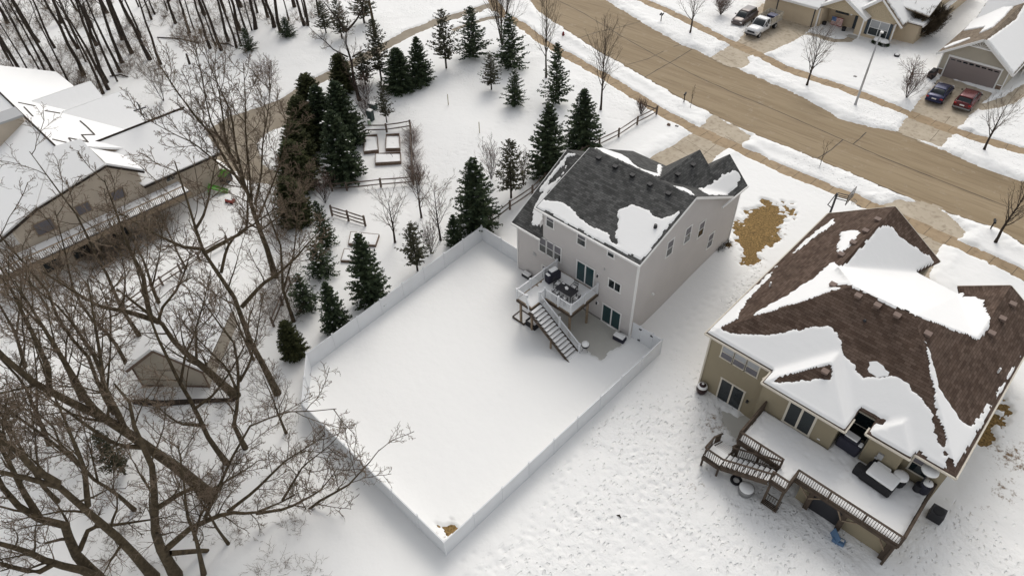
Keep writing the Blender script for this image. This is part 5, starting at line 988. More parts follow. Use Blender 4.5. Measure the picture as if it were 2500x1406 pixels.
def bare_tree(name, label, cat_, loc, h, r, seed, tr=.12, tf=.3, n1=14, ang=(28, 50), up=.12, n2=7, n3=6, twig='twig', bark='bark_dk', lenk=1.0, group=None, multi=1, fall=.45, rmin=.011, ang2=(25, 50)):
    rg = np.random.RandomState(seed); T_ = thing(name, label, cat_, loc, 0, group); L0 = []; 
    if multi == 1: P0, R0 = trunk_line(h*.93, tr, rg)
    else:
        P0 = []; R0 = []
        for m in range(multi):
            a = m*2*pi/multi+rg.rand(); q, rr = trunk_line(h*rg.uniform(.7, .95), tr*.7, rg, lean=(cos(a)*r/h*.6, sin(a)*r/h*.6)); P0.append(q[0]); R0.append(rr[0])
        P0 = np.array(P0); R0 = np.array(R0)
    P1, R1 = spawn(P0, R0, n1, rg, tf, .97, ang, lenk*r/(h*sin(radians(sum(ang)/2))), 6, .07, up, .5, .018, fall)
    P2, R2 = spawn(P1, R1, n2, rg, .15, 1, ang2, .42, 4, .12, up*.8, .6, rmin, .5); P3, R3 = spawn(P2, R2, n3, rg, .2, 1, (22, 50), .45, 3, .14, up*.5, .7, rmin*.8, .4)
    mkobj('trunk', cat([tubes(P0, R0, 7), tubes(P1, R1, 5)]), M[bark], T_); mkobj('crown', cat([tubes(P2, R2, 3), tubes(P3, R3, 3)]), M[twig], T_); return T_
def blades(p, d, l, w_, rg):
    """flat diamond sprays"""
    n = len(p); s = np.cross(d, rg.normal(0, 1, (n, 3))); s /= np.linalg.norm(s, axis=1, keepdims=True)+1e-9; l = l[:, None]; w_ = w_[:, None]
    V = np.stack([p, p+d*l*.45+s*w_, p+d*l, p+d*l*.45-s*w_], 1).reshape(-1, 3); return V, np.arange(4*n).reshape(n, 4)
def spruce_mesh(h, r, seed, dens=1.0, z0=.06, droop=.25, prof=.8, fine=1.0, dark='needle', bark='bark_dk', jag=.35):
    rg = np.random.RandomState(seed); nb = int(150*dens); t = (np.arange(nb)+rg.rand(nb))/nb; t = t**1.15; z = h*(z0+(1-z0)*t); ph = np.arange(nb)*2.39996+rg.rand(nb)*.5
    L = r*((1-t)**prof*(1-jag*rg.rand(nb))+.03)*np.where(t < .08, .75, 1); sl = -droop+(droop+.5)*t+rg.normal(0, .08, nb)
    S = 4; s = np.linspace(0, 1, S+1); P = np.zeros((nb, S+1, 3)); P[..., 0] = np.cos(ph)[:, None]*L[:, None]*s; P[..., 1] = np.sin(ph)[:, None]*L[:, None]*s
    P[..., 2] = z[:, None]+L[:, None]*(sl[:, None]*s+.18*s**2); R = np.maximum(.02*(1-s)[None]*np.ones((nb, 1)), .006)
    K = int(38*fine); tt = rg.rand(nb, K)**.75; f = tt*S; i = np.minimum(f.astype(int), S-1); fr = (f-i)[..., None]; n = np.arange(nb)[:, None]
    p = P[n, i]*(1-fr)+P[n, i+1]*fr; T = P[n, i+1]-P[n, i]; T /= np.linalg.norm(T, axis=2, keepdims=True)+1e-9
    side = np.stack([-np.sin(ph), np.cos(ph), 0*ph], 1)[:, None]*np.sign(rg.rand(nb, K)-.5)[..., None]
    d = T*rg.uniform(.3, .9, (nb, K, 1))+side*rg.uniform(.2, 1.0, (nb, K, 1))+np.array([0, 0, -1])*rg.uniform(-.15, .5, (nb, K, 1)); d /= np.linalg.norm(d, axis=2, keepdims=True)
    l = (.10+.20*L[:, None]*(1.15-tt))*rg.uniform(.6, 1.3, (nb, K))*.9+.06; p = p+rg.normal(0, .03, p.shape)
    b = blades(p.reshape(-1, 3), d.reshape(-1, 3), l.reshape(-1), l.reshape(-1)*.27, rg)
    m = int(60*dens); zt_ = h*(.9+.1*rg.rand(m)); tp = blades(np.stack([rg.normal(0, .03, m), rg.normal(0, .03, m), zt_], 1), (lambda q: q/np.linalg.norm(q, axis=1, keepdims=True))(np.stack([rg.normal(0, .5, m), rg.normal(0, .5, m), rg.uniform(.3, 1, m)], 1)), rg.uniform(.1, .22, m), rg.uniform(.02, .05, m), rg)
    tk = np.zeros((1, 5, 3)); tk[0, :, 2] = np.linspace(-.2, h*.97, 5); tr = np.array([[.045*h**.8, .035*h**.8, .025*h**.8, .012*h**.8, .01]])*.55
    return cat([tubes(tk, tr, 6)]+[tubes(P, R, 3)]), cat([b, tp])
def cedar_mesh(h, r, seed, N=15000):
    rg = np.random.RandomState(seed); t = rg.rand(N)**1.0; ph = rg.rand(N)*2*pi; lob = 1+.16*np.sin(ph*3+seed)+.10*np.sin(ph*7+t*9)+.12*np.sin(t*14+ph*2)
    R_ = r*(1-t)**.62*np.minimum(1, .62+t*2.2)*lob*(.5+.55*rg.rand(N)**.4)*1.12; p = np.stack([np.cos(ph)*R_, np.sin(ph)*R_, h*(.02+.93*t)], 1)
    d = np.stack([np.cos(ph), np.sin(ph), rg.uniform(.2, 1.8, N)], 1)+rg.normal(0, .35, (N, 3)); d /= np.linalg.norm(d, axis=1, keepdims=True); l = rg.uniform(.2, .48, N)
    tk = np.zeros((1, 3, 3)); tk[0, :, 2] = [-.2, h*.5, h*.9]; return tubes(tk, np.array([[.14, .09, .03]]), 6), blades(p, d, l, l*.28, rg)
_pro = {}
def proto(kind):
    if kind in _pro: return _pro[kind]
    k, v = kind[:-1], int(kind[-1])
    if k == 'spruce': tm, fm = spruce_mesh(8, 2.6, 10+v, 1.25, .04, .22, .8, 1.15); mt = 'needle'
    elif k == 'fir': tm, fm = spruce_mesh(8, 2.6, 30+v, .8, .06, .05, .75, .8, jag=.55); mt = 'needle'
    elif k == 'pine': tm, fm = spruce_mesh(8, 2.6, 50+v, .62, .2, -.15, .6, .62, jag=.6); mt = 'needle_lt'
    elif k == 'dense': tm, fm = spruce_mesh(8, 2.6, 70+v, 1.7, .01, .3, .7, 1.5, jag=.22); mt = 'needle'
    elif k == 'cedar': tm, fm = spruce_mesh(8, 2.6, 90+v, 2.0, .01, .1, .5, 1.5, jag=.28); mt = 'needle_br'
    fk = None
    if k in ('spruce', 'dense', 'fir'):
        rg = np.random.RandomState(v+5); c = fm[0].reshape(-1, 4, 3); pick = rg.choice(len(c), 60); p = c[pick, 2]+[0, 0, .04]; d = rg.normal(0, 1, (60, 3))*[1, 1, .15]; d /= np.linalg.norm(d, axis=1, keepdims=True); sd_ = np.cross(d, [0, 0, 1.]); l = rg.uniform(.04, .22, (60, 1)); fk = (np.stack([p-d*l, p-sd_*l*.6, p+d*l, p+sd_*l*.6], 1).reshape(-1, 3), np.arange(240).reshape(60, 4))
    _pro[kind] = (np_mesh('trunk', *tm, M['bark_dk'], True), np_mesh('crown', *fm, M[mt]), np_mesh('snow_fleck', *fk, M['rsnow']) if fk else None); return _pro[kind]
def evergreen(kind, base, top, wpx, label, name=None, cat_='tree', group='evergreens'):
    P = G(*base); h = hgt(base, top); dist = np.dot(P-CP, CF); wpx *= .98 if kind[:2] in ('ce', 'de') else .92 if base in ((910, 738), (824, 802), (1020, 664), (1112, 600)) else 1.08 if base[0] > 905 else 1.15 if base[0] > 700 else 1.0; r = wpx/2*dist/FPX; a, b, fk = proto(kind)
    T_ = thing(name or {'s': 'spruce', 'f': 'fir_tree', 'p': 'pine_tree', 'd': 'spruce', 'c': 'cedar'}[kind[0]], label, cat_, P, random.uniform(0, 6), group); T_.scale = (r/2.6*1.33*random.uniform(.95, 1.08), r/2.6*1.33*random.uniform(.95, 1.08), h/8*1.02)
    for nm, m in (('trunk', a), ('crown', b))+((('snow_fleck', fk),) if fk else ()):
        o = link(bpy.data.objects.new(nm, m), T_)
        if nm == 'snow_fleck': o['kind'] = 'stuff'
    return T_
random.seed(5)
for a in [
    ('fir0', (1155, 142), (1147, 20), 80, 'dense dark spruce nearest the corner where the path meets the sidewalk'), ('pine0', (1090, 170), (1079, 29), 68, 'loose pine with bare lower trunk left of the dense dark corner spruce'),
    ('fir1', (1245, 168), (1242, 40), 84, 'tall spruce with layered boughs in front of the fan-shaped bare tree'), ('pine1', (1200, 222), (1197, 136), 54, 'small spruce left of a pair under the layered spruce'),
    ('fir2', (1257, 260), (1253, 174), 60, 'small airy spruce standing alone nearest the two wooden stakes'), ('fir0', (1357, 256), (1364, 108), 74, 'tall narrow spruce with open tiers beside a bare street tree'),
    ('spruce1', (1420, 362), (1417, 222), 88, 'right one of the two dark spruces at the corner of the grey house'), ('spruce2', (1338, 430), (1341, 259), 96, 'left one of the two dark spruces at the corner of the grey house'),
    ('pine2', (1248, 486), (1251, 347), 86, 'loose brownish evergreen between the grey house and the big orchard spruce'), ('spruce0', (1165, 558), (1165, 390), 112, 'big dark spruce with snow flecks at the back corner of the white fence'),
    ('spruce1', (1112, 600), (1114, 528), 58, 'small dark spruce peeping over the white fence near its back corner'), ('pine3', (1020, 664), (1018, 548), 84, 'open airy evergreen just outside the white fence beside the orchard'),
    ('spruce2', (910, 738), (901, 577), 104, 'largest dark spruce outside the white fence in front of the empty timber bed'), ('spruce3', (824, 802), (827, 692), 82, 'bushy dark spruce at the fence left of the largest one'),
    ('fir3', (800, 606), (784, 494), 62, 'dark spruce left of the three-rail fence section'), ('fir1', (788, 672), (778, 592), 76, 'spruce below the three-rail fence section behind thin branches'),
    ('fir2', (752, 757), (752, 672), 70, 'small spruce behind bare twigs left of the fence-side spruces'), ('cedar1', (722, 870), (727, 790), 60, 'rounded dark evergreen at the left corner of the white fence'),
    ('cedar0', (772, 300), (773, 186), 78, 'topmost of the rounded brownish cedars beside the curved driveway'), ('cedar1', (754, 365), (757, 243), 84, 'second rounded cedar from the top of the driveway row'),
    ('cedar2', (742, 420), (740, 305), 84, 'third rounded cedar in the driveway row'), ('cedar0', (735, 462), (732, 350), 94, 'fourth rounded cedar, widest of the driveway row'), ('cedar2', (727, 545), (728, 440), 92, 'separate round cedar below the driveway row'),
    ('dense0', (848, 355), (824, 205), 96, 'tall dense green spruce behind the front one by the garden beds'), ('dense1', (842, 438), (823, 275), 100, 'tall dense green spruce in front, touching the garden fence'),
    ('dense2', (800, 350), (790, 215), 86, 'dense spruce filling the gap between cedars and garden spruces'), ('cedar3', (842, 226), (826, 136), 60, 'dark yew-like evergreen left of the big bare trunk on the lawn'),
    ('pine0', (945, 302), (940, 203), 44, 'slender soft green pine beside the utility boxes'), ('spruce3', (1028, 206), (1018, 94), 66, 'dark cone-shaped spruce right of the brownish pair by the path'),
    ('dense2', (980, 222), (965, 122), 78, 'broad olive-green spruce left of the cone-shaped one'), ('pine1', (932, 200), (930, 52), 74, 'tall ragged evergreen touching the curved path'), ('pine3', (893, 210), (885, 132), 64, 'sparse brownish evergreen between the bare trunk and the ragged evergreen'),
    ('fir0', (610, 126), (605, 70), 44, 'small snowy spruce at the edge of the wood'), ('fir1', (704, 91), (700, 44), 42, 'small snowy spruce right of the other one at the wood edge'),
    ('pine2', (797, 84), (786, 5), 50, 'thin grey-green pine at the right end of the wood'), ('pine0', (836, 98), (838, 5), 56, 'grey-green pine behind the forked lawn tree'), ('pine3', (890, 60), (882, -40), 70, 'pine crown at the top edge beside the tall bare trunk'),
    ('pine1', (308, 1160), (285, 1062), 88, 'thin green pine among the big bare trees at the lower left'), ('pine2', (30, 1060), (0, 930), 110, 'green pine at the left edge behind the big limbs')]:
    evergreen(*a)
# ---- deciduous, street and yard ----
def deci(base, top, wpx, label, seed, **k):
    P = G(*base); h = hgt(base, top); r = wpx/2*np.dot(P-CP, CF)/FPX; nm = k.pop('name', 'bare_tree'); ct = k.pop('cat_', 'tree'); return bare_tree(nm, label, ct, P, h, r, seed, **k)
street = dict(tf=.28, n1=22, ang=(30, 48), up=.10, n2=7, n3=5, twig='twig', tr=.14, group='bare street trees')
deci((1969, 211), (1995, 85), 108, 'bare round-headed street tree left of the street lamp', 1, **street)
deci((2402, 368), (2440, 250), 104, 'bare open street tree in front of the red car', 2, **{**street, 'n1': 13, 'ang': (25, 50)})
deci((1466, 271), (1492, 68), 118, 'bare tree with a tall upswept crown beside the rail fence', 3, **{**street, 'n1': 26, 'ang': (22, 45), 'up': .14})
deci((1333, 193), (1343, -20), 100, 'bare upswept tree behind the tall narrow spruce', 4, **{**street, 'n1': 22, 'ang': (22, 45), 'up': .14})
deci((1684, 83), (1698, -30), 92, 'bare street tree next to the far mailbox at the top', 5, **{**street, 'n1': 14})
deci((2428, 595), (2478, 425), 100, 'bare street tree beside the mailbox at the right edge', 6, **street)
deci((1226, 113), (1235, -70), 110, 'fan-shaped bare tree with many upright stems by the sidewalk bend', 7, tf=.15, n1=10, multi=7, ang=(15, 30), up=.15, n2=6, tr=.12)
deci((2220, 197), (2228, 156), 84, 'low spreading bare tree beside the sage garage', 8, tf=.3, n1=14, ang=(50, 80), up=.04, n2=8, n3=6, twig='twig_red', tr=.12)
deci((2212, 244), (2209, 192), 52, 'pale bare shrub between the sidewalk and the blue car', 9, tf=.05, n1=6, multi=6, ang=(15, 30), n2=6, twig='twig_red', tr=.05, name='shrub', cat_='shrub')
deci((1759, 39), (1760, 6), 42, 'small round pinkish shrub on the lawn left of the people carrier', 10, tf=.03, n1=7, multi=9, ang=(15, 35), n2=6, twig='twig_red', tr=.04, name='shrub', cat_='shrub')
for i, (b, t_, wd, lb) in enumerate([((2235, 95), (2235, 48), 62, 'left half of the dense brown hedge beside the tan house'), ((2262, 88), (2265, 40), 60, 'right half of the dense brown hedge beside the tan house')]):
    deci(b, t_, wd, lb, 40+i, tf=.03, n1=9, multi=12, ang=(15, 45), n2=9, n3=8, twig='bark', tr=.06, name='shrub', cat_='shrub', rmin=.022)
deci((1999, 413), (2017, 352), 26, 'slim bare sapling on the verge below the street lamp', 11, tf=.3, n1=5, ang=(12, 25), n2=3, n3=2, tr=.035, name='sapling'); deci((1685, 267), (1697, 207), 16, 'slim bare sapling beside the near mailbox', 12, tf=.3, n1=5, ang=(12, 25), n2=3, n3=2, tr=.035, name='sapling')
orch = dict(tf=.25, n1=16, ang=(38, 62), up=.09, n2=7, n3=6, lenk=1.35, fall=.3, tr=.12, twig='twig', group='orchard trees')
deci((965, 595), (965, 478), 96, 'vase-shaped bare orchard tree nearest the empty timber bed', 13, **orch); deci((1029, 534), (1034, 425), 96, 'bare orchard tree below the garden fence corner', 14, **orch); deci((1076, 588), (1072, 452), 88, 'bare orchard tree closest to the big dark spruce', 15, **orch)
for i, (b, t_, wd, lb) in enumerate([((1053, 622), (1050, 548), 60, 'thin grey shrub behind the airy evergreen'), ((1200, 440), (1200, 355), 60, 'thin grey-pink shrub behind the big dark spruce'), ((1278, 452), (1272, 362), 44, 'thin shrub between the loose evergreen and the house spruces'), ((795, 498), (790, 440), 60, 'thin grey shrub under the round cedar'), ((893, 288), (888, 250), 44, 'small bare shrub left of the utility boxes'),
    ((1565, 281), (1567, 252), 34, 'dry shrub at the street end of the rail fence'), ((895, 245), (893, 205), 50, 'tan bare shrub under the sparse brownish evergreen'), ((1022, 455), (1020, 425), 40, 'dry stalks at the garden fence corner')]):
    deci(b, t_, wd, lb, 60+i, tf=.05, n1=6, multi=6, ang=(15, 35), n2=5, n3=3, twig='twig_red', tr=.035, name='shrub', cat_='shrub')
deci((659, 224), (645, 152), 78, 'small vase-shaped bare tree alone on the snow above the driveway', 16, tf=.1, n1=9, multi=4, ang=(20, 40), n2=7, twig='twig_red', tr=.07)
deci((400, 249), (372, 150), 74, 'multi-stemmed bare shrub tree below the wood edge', 17, tf=.1, n1=8, multi=4, ang=(20, 40), n2=6, tr=.07)
deci((237, 246), (232, 225), 40, 'little bare shrub beside the snowy gables of the left house', 18, tf=.1, n1=8, multi=4, ang=(20, 40), n2=6, tr=.05, name='shrub', cat_='shrub')
deci((917, 92), (902, -60), 190, 'tall straight bare trunk at the top beside the curved path', 19, tf=.55, n1=10, ang=(45, 75), n2=6, n3=5, tr=.3, bark='bark')
# ---- traced big trees: limbs follow the photo, each at its own depth ----
def lift(base, px):
    """3D point on the pixel ray nearest to the vertical line over base"""
    d = ray(*px); d = d/np.linalg.norm(d); w0 = CP-np.array([base[0], base[1], 0]); b = d[2]; a = np.dot(d, w0); e = w0[2]; s = (b*e-a)/(1-b*b); return CP+d*s
def smooth(P, S):
    P = np.array(P); L = np.r_[0, np.cumsum(np.linalg.norm(np.diff(P, axis=0), axis=1))]; t = np.linspace(0, L[-1], S+1); return np.stack([np.interp(t, L, P[:, k]) for k in range(3)], 1)
def traced(label, base, limbs, r0, seed, n1=9, n2=7, n3=5, n4=2, bark='bark', group='big bare trees at the lower left', ext=2.5, up=.08, lenk=1.0, push=None, rmin=.015, Lb=4.2):
    rg = np.random.RandomState(seed); B = G(*base) if base[1] < 1500 else np.array(base[2:]); T_ = thing('bare_tree', label, 'tree', B, 0, group); PP = []; RR = []
    for k, lb in enumerate(limbs):
        rs, pts = lb[0], lb[1:]; Q = [B-[0, 0, .3]] if k == 0 else []
        Q += [lift(B, p) for p in pts]; Q = [q+([0, 0, 0] if i == 0 and k else rg.normal(0, .12, 3)*min(1, i)) for i, q in enumerate(Q)]
        d = Q[-1]-Q[-2]; d /= np.linalg.norm(d); d[2] += .2; Q.append(Q[-1]+d*ext); P = smooth(Q, 10); PP.append(P); RR.append(np.maximum(rs*(1-np.linspace(0, 1, 11)*.86), .03)*(np.r_[1.35, 1.1, np.ones(9)] if k == 0 else 1)*.8)
    P0 = np.array(PP)-B; R0 = np.array(RR)
    P1, R1 = spawn(P0, R0, n1, rg, .22, 1, (25, 65), .3*lenk, 6, .13, up, .42, .03, .3, Lmax=Lb); P2, R2 = spawn(P1, R1, n2, rg, .15, 1, (25, 60), .45, 5, .16, up*.6, .55, .018, .5)
    P3, R3 = spawn(P2, R2, n3, rg, .15, 1, (25, 55), .5, 4, .16, .03, .6, rmin, .4); P4, R4 = spawn(P3, R3, n4, rg, .2, 1, (25, 55), .5, 2, .2, .02, .7, rmin*.8, .3)
    mkobj('trunk', cat([tubes(P0, R0, 9), tubes(P1, R1, 6)]), M[bark], T_); mkobj('crown', cat([tubes(P2, R2, 4), tubes(P3, R3, 3), tubes(P4, R4, 3)]), M['twig'], T_); return T_
traced('thick oak leaning up-left beside the shed, forking over its roof', (580, 968), [(.42, (509, 908), (431, 839), (384, 784), (368, 770)), (.24, (384, 784), (340, 768), (278, 752), (250, 755), (205, 722)), (.22, (368, 775), (362, 736), (352, 672), (320, 608), (300, 560)), (.14, (384, 790), (395, 745), (425, 715), (450, 685)), (.13, (480, 885), (476, 800), (500, 745))], .4, 1)
traced('tall bare tree with a dark knot halfway, right of the shed', (679, 962), [(.32, (647, 886), (603, 809), (586, 752), (557, 698), (518, 643), (493, 608), (477, 560), (462, 500)), (.16, (500, 618), (535, 600), (590, 560), (605, 520)), (.15, (493, 608), (450, 600), (395, 580)), (.2, (590, 750), (640, 705), (672, 675), (720, 640)), (.12, (477, 560), (498, 530), (500, 490)), (.14, (540, 665), (548, 600), (580, 570), (625, 545))], .3, 2)
traced('slender curved bare tree just left of the white fence corner', (601, 1097), [(.22, (575, 1041), (582, 990), (590, 912), (565, 843), (540, 790)), (.13, (586, 930), (610, 880), (620, 830)), (.12, (582, 960), (560, 900), (520, 860))], .2, 3)
traced('sinuous bare tree rising across the shed gable', (556, 1132), [(.24, (509, 1067), (474, 998), (431, 925), (388, 834), (375, 800), (352, 730)), (.13, (474, 998), (520, 960), (560, 905)), (.12, (440, 940), (445, 870), (470, 830)), (.12, (495, 1040), (450, 1040), (400, 1010))], .2, 4)
traced('massive mossy leaning trunk crossing the lower left', (517, 1214), [(.50, (453, 1158), (366, 1093), (302, 1041), (254, 1020), (194, 1003), (121, 964), (52, 908), (0, 869)), (.26, (254, 1020), (215, 985), (190, 930), (150, 870)), (.22, (302, 1041), (275, 1000), (250, 940), (245, 880)), (.2, (121, 964), (110, 900), (95, 840)), (.2, (366, 1093), (290, 1080), (230, 1060))], .45, 5, ext=4)
traced('large bare tree with a long limb reaching right to the white fence', (432, 1410), [(.42, (397, 1317), (384, 1231), (366, 1166), (353, 1110), (328, 1059), (319, 994), (302, 950)), (.26, (405, 1340), (474, 1283), (556, 1248), (625, 1253), (690, 1220)), (.22, (415, 1350), (517, 1345), (603, 1358), (707, 1404)), (.2, (603, 1356), (690, 1300), (780, 1225), (850, 1180), (905, 1130)), (.2, (382, 1240), (457, 1200), (520, 1190), (600, 1140)), (.15, (556, 1248), (620, 1190), (690, 1130), (760, 1080)), (.14, (625, 1253), (700, 1240), (780, 1200), (820, 1150)), (.15, (500, 1265), (560, 1130), (610, 1040), (700, 1000), (780, 1010)), (.12, (603, 1358), (660, 1290), (740, 1290)), (.12, (690, 1220), (740, 1130), (800, 1090))], .4, 6, n1=10, n2=7, Lb=4.0, ext=.8)
traced('big bare tree rising from the bottom edge with mossy limbs', (379, 1412), [(.38, (302, 1317), (215, 1235), (142, 1179), (78, 1165), (0, 1162)), (.24, (142, 1179), (86, 1136), (50, 1100), (0, 1065)), (.2, (215, 1235), (205, 1160), (180, 1100))], .35, 7, ext=4)
traced('stout bare tree at the bottom left corner leaning left', (241, 1415), [(.42, (194, 1343), (151, 1287), (95, 1261), (22, 1214), (0, 1190)), (.24, (95, 1261), (60, 1200), (30, 1140)), (.2, (194, 1343), (225, 1290), (262, 1278))], .4, 8, ext=4)
traced('low arching bare tree hugging the bottom left edge', (262, 1420), [(.34, (215, 1392), (129, 1377), (60, 1350), (0, 1334)), (.2, (129, 1377), (80, 1400), (20, 1390))], .3, 9, ext=4)
traced('thin dark bare tree left of the large fence-side one', (332, 1246), [(.17, (276, 1201), (215, 1162), (175, 1110), (120, 1070)), (.1, (240, 1180), (230, 1110))], .2, 10)
for k, (b, pts, lb) in enumerate([((144, 1227), ((100, 1180), (43, 1097), (10, 1040)), 'bare tree with a blunt pale base near the left edge'), ((211, 1145), ((151, 1097), (78, 1054), (30, 1010)), 'bare tree between the leaning trunk and the left edge'), ((32, 1121), ((5, 1080), (-20, 1030)), 'bare tree cut by the left edge'),
    ((280, 1012), ((250, 960), (205, 870), (151, 800), (106, 704), (48, 624), (0, 580)), 'tall pale bare tree in front of the left house deck'), ((288, 1020), ((262, 950), (230, 880), (211, 848), (160, 760), (112, 712)), 'paired bare tree beside the tall pale one'),
    ((342, 822), ((301, 749), (256, 672), (224, 608), (200, 540), (150, 470)), 'bare tree over the left house windows'), ((388, 742), ((372, 700), (352, 640), (330, 590)), 'short bare tree in front of the rail fence'), ((318, 905), ((270, 830), (215, 770), (175, 700), (160, 620)), 'bare tree left of the shed'),
    ((496, 1406), ((474, 1317), (462, 1250), (450, 1180)), 'upright bare tree at the bottom beside the large one'), ((60, 900), ((40, 820), (10, 740)), 'bare tree at the left edge below the deck'), ((718, 787), ((694, 700), (680, 600), (660, 540)), 'thin bare tree left of the small fence-side evergreens'),
    ((200, 980), ((160, 900), (120, 820), (70, 760), (20, 700)), 'leaning bare tree at the end of the left house deck'), ((120, 1090), ((90, 1010), (50, 930), (10, 880)), 'bare tree behind the green pine at the left')]):
    traced(lb, b, [(.2,)+pts, (.11, pts[0], ((pts[0][0]+pts[1][0])/2+25, (pts[0][1]+pts[1][1])/2-30), (pts[1][0]+45, pts[1][1]-30))], .2, 30+k, n1=10, n2=6, n3=6, n4=2, ext=3.0, Lb=3.6)
traced('forked bare tree with a heavy trunk standing on the open snowy lawn', (879, 248), [(.3, (870, 200), (856, 150), (846, 100), (842, 77)), (.17, (842, 77), (825, 50), (805, 25)), (.17, (843, 80), (870, 55), (880, 30), (890, -10)), (.12, (850, 140), (820, 118), (790, 98), (765, 80)), (.12, (860, 140), (885, 122), (905, 130))], .3, 60, bark='bark_dk', n1=7, n2=6, n3=5, group='bare lawn trees', ext=1.5)
traced('big multi-stemmed bare tree with upright fanning branches in the centre left', (672, 678), [(.34, (655, 620), (630, 534), (610, 480), (585, 425), (560, 360), (540, 290)), (.16, (610, 480), (560, 400), (515, 330), (470, 270), (440, 220)), (.15, (600, 460), (575, 360), (560, 280), (535, 200)), (.14, (615, 490), (610, 400), (600, 320), (590, 230)), (.13, (622, 500), (640, 420), (640, 340), (650, 280)), (.12, (590, 440), (530, 390), (470, 350), (420, 330)), (.12, (630, 534), (655, 470), (680, 400), (700, 340)), (.12, (580, 400), (520, 310), (500, 250), (490, 190)), (.1, (640, 560), (690, 520), (720, 470))], .34, 61, n1=12, n2=8, n3=5, n4=3, up=.16, bark='bark', group='bare lawn trees', ext=2, Lb=3.0)
for k, (b, t_, wd, lb) in enumerate([
    ((560, 1330), (520, 1110), 180, 'fine-twigged bare tree at the bottom, right of the large one'), ((250, 900), (190, 690), 150, 'slim bare tree between the shed and the left house'), ((620, 880), (590, 680), 140, 'slim bare tree right behind the shed'),
    ((120, 760), (70, 560), 150, 'slim bare tree in front of the far left deck end'), ((455, 660), (430, 480), 130, 'slim bare tree at the near corner of the left house'), ((700, 1060), (680, 900), 130, 'slim bare tree against the chamfered fence corner'), ]):
    deci(b, t_, wd, lb, 300+k, tf=.25, n1=15, ang=(22, 48), up=.12, n2=8, n3=6, tr=.11, bark='bark', group='slim bare trees at the lower left', rmin=.013)
# ---- the wood at the top left ----
wood_px = [(74, 138), (107, 165), (80, 234), (107, 238), (123, 227), (205, 186), (152, 210), (192, 122), (262, 205), (266, 222), (253, 232), (237, 114), (323, 133), (299, 157), (294, 179), (278, 187), (288, 202), (394, 160), (368, 149), (379, 38), (371, 51), (464, 83), (474, 75), (514, 122), (528, 115), (542, 126), (558, 104), (589, 115), (578, 120), (587, 77), (605, 88), (624, 74), (616, 77), (629, 35), (688, 82), (706, 54), (744, 66), (752, 66), (746, 45), (35, 238), (24, 150), (8, 240), (96, 106), (174, 222), (118, 190), (211, 154), (262, 35), (413, 6), (550, 32), (322, 60), (345, 95), (430, 60), (655, 45), (670, 70), (150, 60), (60, 60), (20, 60), (10, 110), (225, 70), (410, 30), (500, 40), (590, 20), (720, 20), (780, 40), (135, 120), (48, 190), (300, 100), (190, 30), (90, 20), (340, 20)]
wr = random.Random(4); wp_ = []
for v in range(6):
    rg = np.random.RandomState(200+v); P0, R0 = trunk_line(17, .19, rg, 8, lean=((-.05, .03, .06, -.03, .02, -.02)[v], (.02, -.04, .03, .05, 0, -.03)[v]), wig=.05)
    P1, R1 = spawn(P0, R0, 11, rg, .45, 1, (25, 55), .2, 5, .12, .12, .45, .03, .4); P2, R2 = spawn(P1, R1, 6, rg, .2, 1, (25, 50), .45, 3, .14, .05, .6, .02, .4)
    wp_.append((np_mesh('trunk', *tubes(P0, R0, 7), M['bark_dk'], True), np_mesh('crown', *cat([tubes(P1, R1, 4), tubes(P2, R2, 3)]), M['bark_dk'], True)))
for i, q in enumerate(wood_px):
    m = wp_[i % 6]; s = wr.uniform(.5, 1.5); T_ = thing('bare_tree', 'tall dark bare trunk standing in the snowy wood above the left house', 'tree', G(*q), wr.uniform(0, 6.2), 'dark trunks of the wood'); T_.scale = (s, s, wr.uniform(.85, 1.15))
    for nm, mm in zip(('trunk', 'crown'), m): link(bpy.data.objects.new(nm, mm), T_)
# ---- undergrowth: uncountable thin stems ----
def inpoly(x, y, poly): return sdist(np.array([x]), np.array([y]), poly)[0] < 0
def brush(name, polypx, n, hr, seed, mat, per=12, spread=.5, rad=.012, thr=.35):
    rg = np.random.RandomState(seed); pts = []; bb = np.array(polypx); 
    while len(pts) < n:
        x, y = rg.uniform(bb[:, 0].min(), bb[:, 0].max()), rg.uniform(bb[:, 1].min(), bb[:, 1].max())
        if inpoly(x, y, polypx) and vnoise(np.array([x]), np.array([y]), 60, 5)[0] > thr: pts.append(G(x, y))
    B = np.repeat(np.array(pts), per, 0); N = len(B); h = rg.uniform(*hr, N); d = np.stack([rg.normal(0, spread, N), rg.normal(0, spread, N), rg.uniform(.4, 1, N)], 1); d /= np.linalg.norm(d, axis=1, keepdims=True)
    S = 3; P = np.empty((N, S+1, 3)); P[:, 0] = B+rg.normal(0, .15, (N, 3))*[1, 1, 0]
    for s in range(S): d = d+rg.normal(0, .25, (N, 3)); d /= np.linalg.norm(d, axis=1, keepdims=True); P[:, s+1] = P[:, s]+d*(h/S)[:, None]
    R = np.linspace(rad, rad*.5, S+1)[None]*np.ones((N, 1)); P2, R2 = spawn(P, R, 4, rg, .3, 1, (25, 60), .45, 2, .2, .05, .7, rad*.6)
    o = mkobj(name, cat([tubes(P, R, 3), tubes(P2, R2, 3)]), M[mat], None); tag(o, 'thin brown brush stems covering the snow', 'brush', kind='stuff'); return o
b1 = brush('wood_brush', [(0, 5), (770, 5), (775, 50), (620, 90), (560, 130), (470, 110), (420, 165), (330, 200), (270, 235), (0, 240)], 420, (.6, 2.2), 1, 'twig', 10, .5, .018); b1['label'] = 'tangled brown undergrowth covering the wood floor'
